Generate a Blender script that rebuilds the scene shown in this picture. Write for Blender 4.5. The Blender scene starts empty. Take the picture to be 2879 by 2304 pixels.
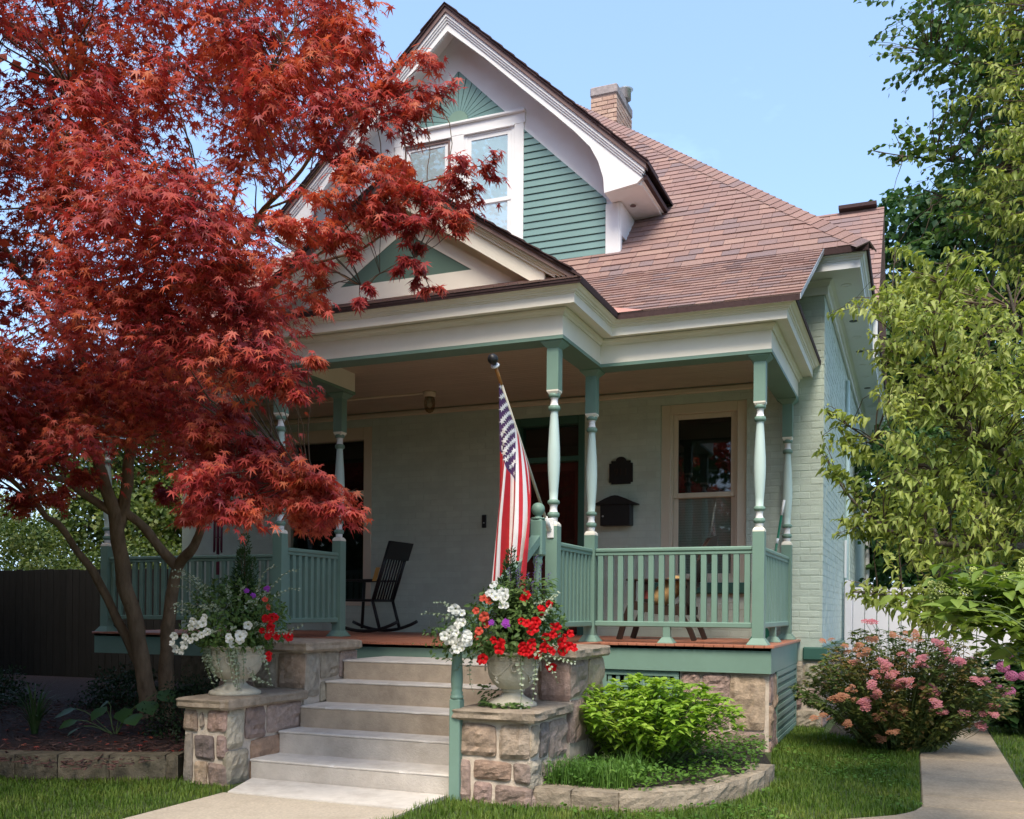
import bpy, math, random
import numpy as np
from mathutils import Vector, Matrix

scene = bpy.context.scene
random.seed(7)
RNG = np.random.default_rng(11)

# ---------------------------------------------------------------- camera
YAW, ROLL = 0.39135, 0.007706
_c, _s = math.cos(YAW), math.sin(YAW)
fwd = Vector((-_s, _c, 0)); rgt = Vector((_c, _s, 0)); upv = Vector((0, 0, 1))
r2 = rgt*math.cos(ROLL) + upv*math.sin(ROLL)
u2 = -rgt*math.sin(ROLL) + upv*math.cos(ROLL)
cam_data = bpy.data.cameras.new('camera')
cam = bpy.data.objects.new('camera', cam_data)
scene.collection.objects.link(cam)
cam.matrix_world = Matrix(((r2.x, u2.x, -fwd.x, 0), (r2.y, u2.y, -fwd.y, 0), (r2.z, u2.z, -fwd.z, 1.26), (0, 0, 0, 1)))
cam_data.sensor_width = 36.0
cam_data.lens = 34.198
cam_data.shift_y = 0.19437
cam_data.clip_start = 0.05
cam_data.clip_end = 2000
scene.camera = cam

# ---------------------------------------------------------------- sky, sun, exposure
SUN_EL, SUN_AZ = math.radians(55), math.radians(166)      # azimuth clockwise from +Y (into the house): in front of the house, a little to the right
world = bpy.data.worlds.new('World'); scene.world = world
world.use_nodes = True
nt = world.node_tree; nt.nodes.clear()
sky = nt.nodes.new('ShaderNodeTexSky'); sky.sky_type = 'NISHITA'; sky.sun_disc = False
sky.sun_elevation = SUN_EL; sky.sun_rotation = SUN_AZ
sky.air_density = 1.0; sky.dust_density = 2.0; sky.ozone_density = 1.6; sky.altitude = 200
tc = nt.nodes.new('ShaderNodeTexCoord')
mp = nt.nodes.new('ShaderNodeMapping'); mp.inputs['Scale'].default_value = (2.2, 2.2, 5.0)
nz = nt.nodes.new('ShaderNodeTexNoise'); nz.inputs['Scale'].default_value = 1.3; nz.inputs['Detail'].default_value = 6; nz.inputs['Roughness'].default_value = 0.62
rp = nt.nodes.new('ShaderNodeValToRGB'); rp.color_ramp.elements[0].position = 0.50; rp.color_ramp.elements[1].position = 0.74
rp.color_ramp.elements[0].color = (0.30, 0.30, 0.30, 1); rp.color_ramp.elements[1].color = (0.72, 0.72, 0.72, 1)
mx = nt.nodes.new('ShaderNodeMixRGB'); mx.inputs['Color2'].default_value = (3.0, 4.75, 7.6, 1)
bg = nt.nodes.new('ShaderNodeBackground'); bg.inputs['Strength'].default_value = 0.15
wo = nt.nodes.new('ShaderNodeOutputWorld')
nt.links.new(tc.outputs['Generated'], mp.inputs['Vector']); nt.links.new(mp.outputs['Vector'], nz.inputs['Vector'])
nt.links.new(nz.outputs['Fac'], rp.inputs['Fac']); nt.links.new(rp.outputs['Color'], mx.inputs['Fac'])
nt.links.new(sky.outputs['Color'], mx.inputs['Color1']); nt.links.new(mx.outputs['Color'], bg.inputs['Color'])
nt.links.new(bg.outputs['Background'], wo.inputs['Surface'])

sl = bpy.data.lights.new('sun', 'SUN'); sl.energy = 2.7; sl.angle = math.radians(26); sl.color = (1.0, 0.90, 0.74)
sun = bpy.data.objects.new('sun', sl); scene.collection.objects.link(sun)
sd = Vector((math.sin(SUN_AZ)*math.cos(SUN_EL), math.cos(SUN_AZ)*math.cos(SUN_EL), math.sin(SUN_EL)))
sun.rotation_euler = sd.to_track_quat('Z', 'Y').to_euler()
sun.location = (-6, -12, 14)

scene.view_settings.view_transform = 'Standard'
scene.view_settings.look = 'None'
scene.view_settings.gamma = 1.0
scene.view_settings.exposure = 0.86

# ---------------------------------------------------------------- materials
def _mk(name):
    m = bpy.data.materials.new(name); m.use_nodes = True
    n = m.node_tree; n.nodes.clear()
    return m, n, n.nodes, n.links

def _out(nd, lk, sh):
    o = nd.new('ShaderNodeOutputMaterial'); lk.new(sh, o.inputs['Surface'])

def mat(name, base, rough=0.6, var=0.12, scale=5.0, bump=0.0, bscale=60.0, spec=0.3, island=0.0, ramp=None, stretch=(1, 1, 1), metallic=0.0, stain=0.0, stain_col=(0.05, 0.05, 0.03), stain_scale=2.0):
    """painted / mineral surface: world-space mottling, optional per-piece tint, relief and stains"""
    m, n, nd, lk = _mk(name)
    geo = nd.new('ShaderNodeNewGeometry')
    mpn = nd.new('ShaderNodeMapping'); mpn.inputs['Scale'].default_value = stretch
    lk.new(geo.outputs['Position'], mpn.inputs['Vector'])
    P = mpn.outputs['Vector']
    a = nd.new('ShaderNodeTexNoise'); a.inputs['Scale'].default_value = scale; a.inputs['Detail'].default_value = 5; a.inputs['Roughness'].default_value = 0.6
    lk.new(P, a.inputs['Vector'])
    mixn = nd.new('ShaderNodeMixRGB')
    mixn.inputs['Color1'].default_value = tuple(x*(1-var) for x in base)+(1,)
    mixn.inputs['Color2'].default_value = tuple(min(1, x*(1+var)) for x in base)+(1,)
    r = nd.new('ShaderNodeValToRGB'); r.color_ramp.elements[0].position = 0.3; r.color_ramp.elements[1].position = 0.7
    lk.new(a.outputs['Fac'], r.inputs['Fac']); lk.new(r.outputs['Color'], mixn.inputs['Fac'])
    col = mixn.outputs['Color']
    if island or ramp:
        oi = nd.new('ShaderNodeObjectInfo'); cx = nd.new('ShaderNodeCombineXYZ')
        lk.new(oi.outputs['Random'], cx.inputs[0]); lk.new(geo.outputs['Random Per Island'], cx.inputs[1])
        wn = nd.new('ShaderNodeTexWhiteNoise'); wn.noise_dimensions = '3D'; lk.new(cx.outputs[0], wn.inputs['Vector'])
        if ramp:
            cr = nd.new('ShaderNodeValToRGB'); cr.color_ramp.interpolation = 'LINEAR'
            els = cr.color_ramp.elements
            while len(els) < len(ramp): els.new(0.5)
            for i, c in enumerate(ramp):
                els[i].position = i/(len(ramp)-1); els[i].color = tuple(c)+(1,)
            lk.new(wn.outputs['Value'], cr.inputs['Fac'])
            mm = nd.new('ShaderNodeMixRGB'); mm.blend_type = 'MULTIPLY'; mm.inputs['Fac'].default_value = 1
            lk.new(cr.outputs['Color'], mm.inputs['Color1'])
            g = nd.new('ShaderNodeMixRGB'); g.inputs['Color1'].default_value = (1-var,)*3+(1,); g.inputs['Color2'].default_value = (1+var,)*3+(1,)
            lk.new(r.outputs['Color'], g.inputs['Fac']); lk.new(g.outputs['Color'], mm.inputs['Color2'])
            col = mm.outputs['Color']
        else:
            mr = nd.new('ShaderNodeMapRange'); mr.inputs['To Min'].default_value = 1-island; mr.inputs['To Max'].default_value = 1+island
            lk.new(wn.outputs['Value'], mr.inputs['Value'])
            mm = nd.new('ShaderNodeMixRGB'); mm.blend_type = 'MULTIPLY'; mm.inputs['Fac'].default_value = 1
            lk.new(col, mm.inputs['Color1']); lk.new(mr.outputs['Result'], mm.inputs['Color2'])
            col = mm.outputs['Color']
    if stain:
        sn = nd.new('ShaderNodeTexNoise'); sn.inputs['Scale'].default_value = stain_scale; sn.inputs['Detail'].default_value = 8; sn.inputs['Roughness'].default_value = 0.7
        lk.new(P, sn.inputs['Vector'])
        sr = nd.new('ShaderNodeValToRGB'); sr.color_ramp.elements[0].position = 0.5; sr.color_ramp.elements[1].position = 0.74
        sr.color_ramp.elements[1].color = (stain, stain, stain, 1)
        lk.new(sn.outputs['Fac'], sr.inputs['Fac'])
        sm = nd.new('ShaderNodeMixRGB'); sm.inputs['Color2'].default_value = tuple(stain_col)+(1,)
        lk.new(sr.outputs['Color'], sm.inputs['Fac']); lk.new(col, sm.inputs['Color1'])
        col = sm.outputs['Color']
    b = nd.new('ShaderNodeBsdfPrincipled')
    lk.new(col, b.inputs['Base Color'])
    b.inputs['Roughness'].default_value = rough
    b.inputs['Specular IOR Level'].default_value = spec
    b.inputs['Metallic'].default_value = metallic
    if bump:
        bn = nd.new('ShaderNodeTexNoise'); bn.inputs['Scale'].default_value = bscale; bn.inputs['Detail'].default_value = 9; bn.inputs['Roughness'].default_value = 0.72
        lk.new(P, bn.inputs['Vector'])
        bp = nd.new('ShaderNodeBump'); bp.inputs['Strength'].default_value = min(1, bump); bp.inputs['Distance'].default_value = 0.02
        lk.new(bn.outputs['Fac'], bp.inputs['Height']); lk.new(bp.outputs['Normal'], b.inputs['Normal'])
    _out(nd, lk, b.outputs['BSDF'])
    return m

def leafmat(name, ramp, trans=0.4, gloss=0.12, tcol=None):
    """leaf: colour picked per leaf, diffuse + light shining through + a little gloss"""
    m, n, nd, lk = _mk(name)
    geo = nd.new('ShaderNodeNewGeometry'); oi = nd.new('ShaderNodeObjectInfo'); cx = nd.new('ShaderNodeCombineXYZ')
    lk.new(oi.outputs['Random'], cx.inputs[0]); lk.new(geo.outputs['Random Per Island'], cx.inputs[1])
    wn = nd.new('ShaderNodeTexWhiteNoise'); lk.new(cx.outputs[0], wn.inputs['Vector'])
    ns = nd.new('ShaderNodeTexNoise'); ns.inputs['Scale'].default_value = 2.2; ns.inputs['Detail'].default_value = 2
    lk.new(geo.outputs['Position'], ns.inputs['Vector'])
    mixf = nd.new('ShaderNodeMath'); mixf.operation = 'MULTIPLY_ADD'; mixf.inputs[1].default_value = 0.5
    lk.new(wn.outputs['Value'], mixf.inputs[0])
    half = nd.new('ShaderNodeMath'); half.operation = 'MULTIPLY_ADD'; half.inputs[1].default_value = 1.5; half.inputs[2].default_value = -0.5
    lk.new(ns.outputs['Fac'], half.inputs[0]); lk.new(half.outputs[0], mixf.inputs[2])
    cr = nd.new('ShaderNodeValToRGB'); els = cr.color_ramp.elements
    while len(els) < len(ramp): els.new(0.5)
    for i, c in enumerate(ramp):
        els[i].position = i/(len(ramp)-1); els[i].color = tuple(c)+(1,)
    lk.new(mixf.outputs[0], cr.inputs['Fac'])
    d = nd.new('ShaderNodeBsdfPrincipled'); lk.new(cr.outputs['Color'], d.inputs['Base Color'])
    d.inputs['Roughness'].default_value = 0.5; d.inputs['Specular IOR Level'].default_value = gloss*2
    t = nd.new('ShaderNodeBsdfTranslucent')
    if tcol:
        tm = nd.new('ShaderNodeMixRGB'); tm.blend_type = 'MULTIPLY'; tm.inputs['Fac'].default_value = 1; tm.inputs['Color2'].default_value = tuple(tcol)+(1,)
        lk.new(cr.outputs['Color'], tm.inputs['Color1']); lk.new(tm.outputs['Color'], t.inputs['Color'])
    else:
        lk.new(cr.outputs['Color'], t.inputs['Color'])
    ms = nd.new('ShaderNodeMixShader'); ms.inputs['Fac'].default_value = trans
    lk.new(d.outputs['BSDF'], ms.inputs[1]); lk.new(t.outputs['BSDF'], ms.inputs[2])
    _out(nd, lk, ms.outputs['Shader'])
    return m

def glassmat(name, tint=(0.9, 0.95, 0.95), trans=0.75):
    m, n, nd, lk = _mk(name)
    g = nd.new('ShaderNodeBsdfGlossy'); g.inputs['Roughness'].default_value = 0.02; g.inputs['Color'].default_value = (0.95, 0.97, 1, 1)
    t = nd.new('ShaderNodeBsdfTransparent'); t.inputs['Color'].default_value = tuple(tint)+(1,)
    f = nd.new('ShaderNodeFresnel'); f.inputs['IOR'].default_value = 1.5
    ad = nd.new('ShaderNodeMath'); ad.operation = 'ADD'; ad.inputs[1].default_value = 1-trans; ad.use_clamp = True
    lk.new(f.outputs[0], ad.inputs[0])
    # a thin pane: reflect off its outer face only, so no light is trapped between its two faces
    gb = nd.new('ShaderNodeNewGeometry'); iv = nd.new('ShaderNodeMath'); iv.operation = 'SUBTRACT'; iv.inputs[0].default_value = 1.0; lk.new(gb.outputs['Backfacing'], iv.inputs[1])
    mu = nd.new('ShaderNodeMath'); mu.operation = 'MULTIPLY'; lk.new(ad.outputs[0], mu.inputs[0]); lk.new(iv.outputs[0], mu.inputs[1])
    ms = nd.new('ShaderNodeMixShader'); lk.new(mu.outputs[0], ms.inputs['Fac'])
    lk.new(t.outputs[0], ms.inputs[1]); lk.new(g.outputs[0], ms.inputs[2])
    _out(nd, lk, ms.outputs[0])
    return m

M = {}
M['white'] = mat('white_trim_paint', (0.80, 0.80, 0.80), 0.5, 0.03, 3, 0.05, 90, stain=0.10, stain_col=(0.5, 0.46, 0.38), stain_scale=1.6)
M['cream'] = mat('cream_trim_paint', (0.84, 0.79, 0.68), 0.5, 0.03, 3, 0.05, 90, stain=0.15, stain_col=(0.5, 0.42, 0.28), stain_scale=1.3)
M['tan_trim'] = mat('tan_window_paint', (0.66, 0.56, 0.43), 0.5, 0.04, 4)
M['green'] = mat('sage_green_paint', (0.178, 0.285, 0.23), 0.45, 0.05, 3, 0.05, 80, stain=0.12, stain_col=(0.07, 0.12, 0.09))
M['deep_green'] = mat('deep_green_paint', (0.05, 0.13, 0.10), 0.45, 0.06, 3)
M['mint'] = mat('pale_mint_paint', (0.50, 0.63, 0.59), 0.45, 0.03, 4)
M['teal'] = mat('teal_clapboard_paint', (0.155, 0.27, 0.262), 0.5, 0.05, 3, 0.05, 70, island=0.04)
M['panel_green'] = mat('pediment_green_paint', (0.115, 0.185, 0.15), 0.5, 0.06, 3)
M['brick'] = mat('mint_painted_brick', (0.53, 0.595, 0.51), 0.6, 0.06, 6, 0.35, 55, island=0.05, stain=0.15, stain_col=(0.33, 0.42, 0.33), stain_scale=1.2)
M['mortar_paint'] = mat('mint_painted_joint', (0.50, 0.565, 0.48), 0.7, 0.08, 6, 0.3, 70)
M['ceiling'] = mat('beadboard_paint', (0.50, 0.41, 0.32), 0.5, 0.04, 3, island=0.04)
M['deck'] = mat('terracotta_deck_paint', (0.40, 0.155, 0.095), 0.45, 0.07, 5, 0.05, 60, island=0.06, stain=0.2, stain_col=(0.2, 0.1, 0.07))
M['shingle'] = mat('asphalt_shingle', (0.3, 0.17, 0.14), 0.9, 0.16, 90, 0.3, 260, 0.15,
    ramp=[(0.30, 0.19, 0.165), (0.265, 0.165, 0.145), (0.33, 0.215, 0.18), (0.24, 0.16, 0.145), (0.29, 0.18, 0.155), (0.21, 0.155, 0.155), (0.315, 0.195, 0.165)])
M['shingle_edge'] = mat('shingle_edge', (0.06, 0.035, 0.035), 0.9, 0.2, 40)
M['rake_board'] = mat('brown_drip_board', (0.19, 0.125, 0.115), 0.6, 0.1, 8)
M['chimney'] = mat('buff_chimney_brick', (0.55, 0.40, 0.30), 0.9, 0.15, 30, 0.4, 90, 0.15, ramp=[(0.52, 0.35, 0.27), (0.45, 0.29, 0.22), (0.56, 0.40, 0.31), (0.40, 0.25, 0.20)])
M['chimney_joint'] = mat('chimney_joint', (0.22, 0.15, 0.13), 0.9, 0.2, 30)
M['cement'] = mat('weathered_cement_cap', (0.33, 0.28, 0.27), 0.9, 0.25, 14, 0.3, 60)
M['stone'] = mat('fieldstone', (0.3, 0.24, 0.2), 0.85, 0.28, 16, 1.0, 22, 0.2,
    ramp=[(0.40, 0.35, 0.26), (0.26, 0.19, 0.165), (0.42, 0.31, 0.22), (0.44, 0.39, 0.30), (0.20, 0.16, 0.15), (0.43, 0.27, 0.17), (0.36, 0.30, 0.24)],
    stain=0.4, stain_col=(0.12, 0.10, 0.09), stain_scale=9)
M['stone_pink'] = mat('rough_granite', (0.4, 0.28, 0.23), 0.85, 0.25, 25, 1.0, 26, 0.2,
    ramp=[(0.42, 0.28, 0.23), (0.36, 0.26, 0.22), (0.44, 0.33, 0.27), (0.33, 0.23, 0.2)], stain=0.4, stain_col=(0.16, 0.11, 0.1), stain_scale=10)
M['mortar'] = mat('raised_mortar', (0.58, 0.49, 0.40), 0.9, 0.15, 20, 0.4, 70)
M['capstone'] = mat('sandstone_cap', (0.33, 0.265, 0.20), 0.85, 0.28, 12, 0.9, 28, 0.2, stain=0.5, stain_col=(0.11, 0.085, 0.06), stain_scale=5)
M['concrete'] = mat('step_concrete', (0.44, 0.365, 0.285), 0.9, 0.16, 7, 0.5, 70, stain=0.75, stain_col=(0.24, 0.19, 0.15), stain_scale=3.2)
M['concrete_pale'] = mat('pale_step_concrete', (0.52, 0.475, 0.425), 0.9, 0.12, 7, 0.5, 70, stain=0.7, stain_col=(0.36, 0.31, 0.26), stain_scale=3.2)
M['nosing'] = mat('painted_step_tread', (0.60, 0.56, 0.51), 0.85, 0.10, 9, 0.35, 90, stain=0.7, stain_col=(0.38, 0.33, 0.28), stain_scale=4)
M['walk'] = mat('sand_coloured_walk', (0.50, 0.43, 0.34), 0.9, 0.16, 60, 0.5, 220, stain=0.5, stain_col=(0.33, 0.27, 0.2), stain_scale=4)
M['path'] = mat('side_path_concrete', (0.41, 0.325, 0.23), 0.9, 0.2, 50, 0.5, 170, stain=0.7, stain_col=(0.19, 0.155, 0.11), stain_scale=3)
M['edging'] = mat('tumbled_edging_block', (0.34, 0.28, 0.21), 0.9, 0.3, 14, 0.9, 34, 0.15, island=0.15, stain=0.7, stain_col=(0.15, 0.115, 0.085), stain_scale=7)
M['edging_shaded'] = mat('mossy_shaded_edging', (0.13, 0.11, 0.08), 0.95, 0.4, 10, 0.9, 34, 0.1, island=0.25, stain=0.7, stain_col=(0.05, 0.055, 0.03), stain_scale=6)  # mossy block, base colour darkened to carry the maple's shade
M['fence_shade'] = mat('shade_black_fence', (0.012, 0.011, 0.010), 0.85, 0.3, 8, stretch=(4, 4, .5), island=0.2)  # near-black board colour stands in for deep shade
M['panicle_leaf'] = leafmat('panicle_leaf', [(0.11, 0.19, 0.035), (0.19, 0.28, 0.05), (0.29, 0.37, 0.08)], 0.35, 0.18, (1.2, 1.2, 0.5))
M['soil'] = mat('dark_soil', (0.035, 0.028, 0.02), 0.95, 0.3, 20, 0.8, 60)
M['mulch_ground'] = mat('mulch_ground', (0.040, 0.022, 0.018), 0.95, 0.4, 25, 1.0, 50)
M['mulch'] = mat('red_brown_mulch_chip', (0.06, 0.03, 0.025), 0.9, 0.3, 30, ramp=[(0.06, 0.028, 0.024), (0.10, 0.045, 0.036), (0.035, 0.02, 0.018), (0.13, 0.075, 0.06)])
M['turf'] = mat('turf_soil', (0.06, 0.085, 0.028), 0.95, 0.35, 8, 0.5, 60)
M['bark'] = mat('maple_bark', (0.25, 0.165, 0.10), 0.9, 0.35, 16, 1.0, 34, 0.1, stretch=(1, 1, 0.35), stain=0.5, stain_col=(0.05, 0.045, 0.035), stain_scale=8)
M['bark_grey'] = mat('grey_bark', (0.12, 0.10, 0.08), 0.9, 0.3, 16, 0.9, 40, 0.1)
M['twig'] = mat('thin_twig', (0.10, 0.065, 0.045), 0.8, 0.2, 20)
M['green_stem'] = mat('green_stem', (0.12, 0.17, 0.06), 0.7, 0.2, 20)
M['black'] = mat('black_metal', (0.012, 0.012, 0.013), 0.45, 0.1, 10, spec=0.4)
M['dark_wood'] = mat('dark_brown_wood', (0.035, 0.022, 0.017), 0.45, 0.25, 12, stretch=(1, 1, 0.3))
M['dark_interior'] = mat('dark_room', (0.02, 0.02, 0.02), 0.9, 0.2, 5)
M['door_red'] = mat('dark_red_door', (0.10, 0.025, 0.018), 0.4, 0.25, 6, stretch=(3, 3, 0.5))
M['urn'] = mat('cast_stone_urn', (0.50, 0.46, 0.37), 0.85, 0.12, 12, 0.5, 60, stain=0.45, stain_col=(0.26, 0.25, 0.16), stain_scale=7)
M['vinyl'] = mat('white_vinyl', (0.78, 0.74, 0.75), 0.4, 0.02, 3)
M['metal'] = mat('galvanised_metal', (0.55, 0.56, 0.56), 0.35, 0.08, 20, metallic=0.6)
M['white_metal'] = mat('white_enamel', (0.75, 0.75, 0.74), 0.35, 0.03, 10)
M['pole_wood'] = mat('varnished_pole', (0.38, 0.16, 0.045), 0.35, 0.2, 20, stretch=(1, 1, 0.2))
M['pole_alu'] = mat('pale_pole', (0.50, 0.47, 0.38), 0.35, 0.05, 20)
M['broom'] = mat('green_plastic', (0.01, 0.13, 0.075), 0.35, 0.05, 20)
M['glass'] = glassmat('window_glass', (0.75, 0.8, 0.78), 0.97)
M['glass_sky'] = glassmat('upper_window_glass', (0.88, 0.95, 0.98), 0.90)
M['lampglass'] = glassmat('jar_glass', (0.7, 0.65, 0.55), 0.85)
M['blind'] = mat('grey_blind', (0.55, 0.56, 0.52), 0.6, 0.05, 5)
M['shade'] = mat('white_roller_shade', (0.72, 0.78, 0.80), 0.7, 0.03, 3)
M['cushion'] = mat('tan_cushion', (0.52, 0.34, 0.15), 0.9, 0.2, 30, 0.5, 120)
M['rose_fabric'] = mat('faded_red_fabric', (0.25, 0.06, 0.05), 0.9, 0.3, 30)
M['amber'] = mat('amber_paper', (0.42, 0.23, 0.06), 0.8, 0.1, 20)
M['chime'] = mat('maroon_chime_tube', (0.10, 0.015, 0.03), 0.35, 0.1, 20)
M['old_red'] = mat('flag_red', (0.50, 0.025, 0.035), 0.65, 0.08, 15)
M['old_white'] = mat('flag_white', (0.74, 0.70, 0.69), 0.65, 0.04, 15)
M['old_blue'] = mat('flag_blue', (0.085, 0.035, 0.11), 0.65, 0.12, 15)
M['copper'] = mat('copper_flashing', (0.50, 0.25, 0.20), 0.5, 0.1, 10)

M['maple_leaf'] = leafmat('red_maple_leaf', [(0.20, 0.020, 0.030), (0.34, 0.040, 0.044), (0.45, 0.072, 0.054), (0.52, 0.12, 0.055), (0.57, 0.19, 0.075)], 0.42, 0.24, (1.3, 0.9, 0.8))
M['pear_leaf'] = leafmat('yellow_green_leaf', [(0.14, 0.20, 0.045), (0.26, 0.32, 0.07), (0.37, 0.42, 0.11), (0.50, 0.53, 0.20)], 0.38, 0.16, (1.2, 1.2, 0.6))
M['linden_leaf'] = leafmat('round_green_leaf', [(0.035, 0.085, 0.045), (0.06, 0.13, 0.045), (0.12, 0.19, 0.05), (0.21, 0.27, 0.07)], 0.35, 0.14, (1.1, 1.3, 0.6))
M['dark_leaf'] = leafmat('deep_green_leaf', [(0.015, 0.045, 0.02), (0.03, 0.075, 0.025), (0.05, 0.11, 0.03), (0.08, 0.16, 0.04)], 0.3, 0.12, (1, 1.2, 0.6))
M['hedge_leaf'] = leafmat('hedge_leaf', [(0.025, 0.05, 0.015), (0.06, 0.10, 0.022), (0.13, 0.17, 0.04), (0.28, 0.30, 0.10)], 0.35, 0.14, (1.2, 1.2, 0.6))
M['lime_leaf'] = leafmat('lime_green_leaf', [(0.09, 0.19, 0.025), (0.18, 0.33, 0.035), (0.28, 0.44, 0.05), (0.40, 0.54, 0.10)], 0.35, 0.16, (1.2, 1.2, 0.5))
M['spirea_leaf'] = leafmat('spirea_leaf', [(0.05, 0.09, 0.025), (0.09, 0.145, 0.04), (0.18, 0.19, 0.055), (0.34, 0.19, 0.09)], 0.3, 0.12, (1.1, 1.2, 0.6))
M['ground_leaf'] = leafmat('groundcover_leaf', [(0.05, 0.12, 0.02), (0.09, 0.19, 0.03), (0.16, 0.28, 0.05)], 0.3, 0.12, (1.1, 1.2, 0.5))
M['grass'] = leafmat('grass_blade', [(0.05, 0.105, 0.015), (0.09, 0.165, 0.024), (0.14, 0.21, 0.035), (0.22, 0.25, 0.06)], 0.35, 0.1, (1.2, 1.2, 0.5))
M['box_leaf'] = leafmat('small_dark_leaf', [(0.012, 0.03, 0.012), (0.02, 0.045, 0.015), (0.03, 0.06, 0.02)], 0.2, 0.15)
M['cypress_leaf'] = leafmat('cypress_needle', [(0.02, 0.05, 0.015), (0.035, 0.075, 0.02), (0.06, 0.11, 0.03)], 0.25, 0.1)
M['basket_leaf'] = leafmat('planter_leaf', [(0.05, 0.10, 0.025), (0.09, 0.16, 0.04), (0.16, 0.24, 0.07)], 0.3, 0.14)
M['silver_leaf'] = leafmat('silver_trailing_leaf', [(0.22, 0.28, 0.18), (0.36, 0.42, 0.30), (0.48, 0.52, 0.40)], 0.3, 0.1)
M['hosta_leaf'] = leafmat('broad_leaf', [(0.02, 0.06, 0.012), (0.04, 0.10, 0.02), (0.06, 0.13, 0.025)], 0.25, 0.2)
M['blade_leaf'] = leafmat('strap_leaf', [(0.02, 0.05, 0.015), (0.04, 0.08, 0.02), (0.10, 0.12, 0.05)], 0.25, 0.15)
M['fl_white'] = leafmat('white_petal', [(0.72, 0.73, 0.68), (0.80, 0.80, 0.76)], 0.3, 0.05)
M['fl_throat'] = leafmat('yellow_green_throat', [(0.45, 0.45, 0.12), (0.5, 0.5, 0.15)], 0.2, 0.05)
M['fl_red'] = leafmat('red_petal', [(0.55, 0.008, 0.012), (0.70, 0.015, 0.02)], 0.3, 0.06)
M['fl_coral'] = leafmat('coral_petal', [(0.62, 0.075, 0.045), (0.70, 0.13, 0.08)], 0.3, 0.06)
M['fl_purple'] = leafmat('purple_petal', [(0.32, 0.05, 0.45), (0.42, 0.08, 0.50)], 0.3, 0.06)
M['fl_violet'] = leafmat('violet_spike', [(0.16, 0.09, 0.34), (0.24, 0.14, 0.42)], 0.3, 0.06)
M['fl_pink'] = leafmat('pink_petal', [(0.50, 0.13, 0.17), (0.62, 0.25, 0.28), (0.50, 0.19, 0.13)], 0.3, 0.06)
M['fl_rust'] = leafmat('faded_rust_bloom', [(0.36, 0.15, 0.08), (0.45, 0.22, 0.12), (0.5, 0.2, 0.2)], 0.3, 0.06)
M['fl_hyd'] = leafmat('pink_hydrangea_petal', [(0.62, 0.15, 0.30), (0.74, 0.30, 0.44)], 0.3, 0.06)
M['fl_lime'] = leafmat('pale_lime_bud', [(0.50, 0.56, 0.16), (0.60, 0.65, 0.28)], 0.3, 0.06)

# ---------------------------------------------------------------- mesh helpers
COL = scene.collection
WL = {}                                        # world location of every parent (all parents are unrotated)

def thing(name, label, cat, loc=(0, 0, 0), group=None):
    o = bpy.data.objects.new(name, None); COL.objects.link(o)
    o.empty_display_size = 0.1
    o.location = loc; o['label'] = label; o['category'] = cat
    if group: o['group'] = group
    WL[o] = Vector(loc)
    return o

def tag(o, label=None, cat=None, group=None, kind=None):
    if label: o['label'] = label
    if cat: o['category'] = cat
    if group: o['group'] = group
    if kind: o['kind'] = kind
    return o

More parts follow.
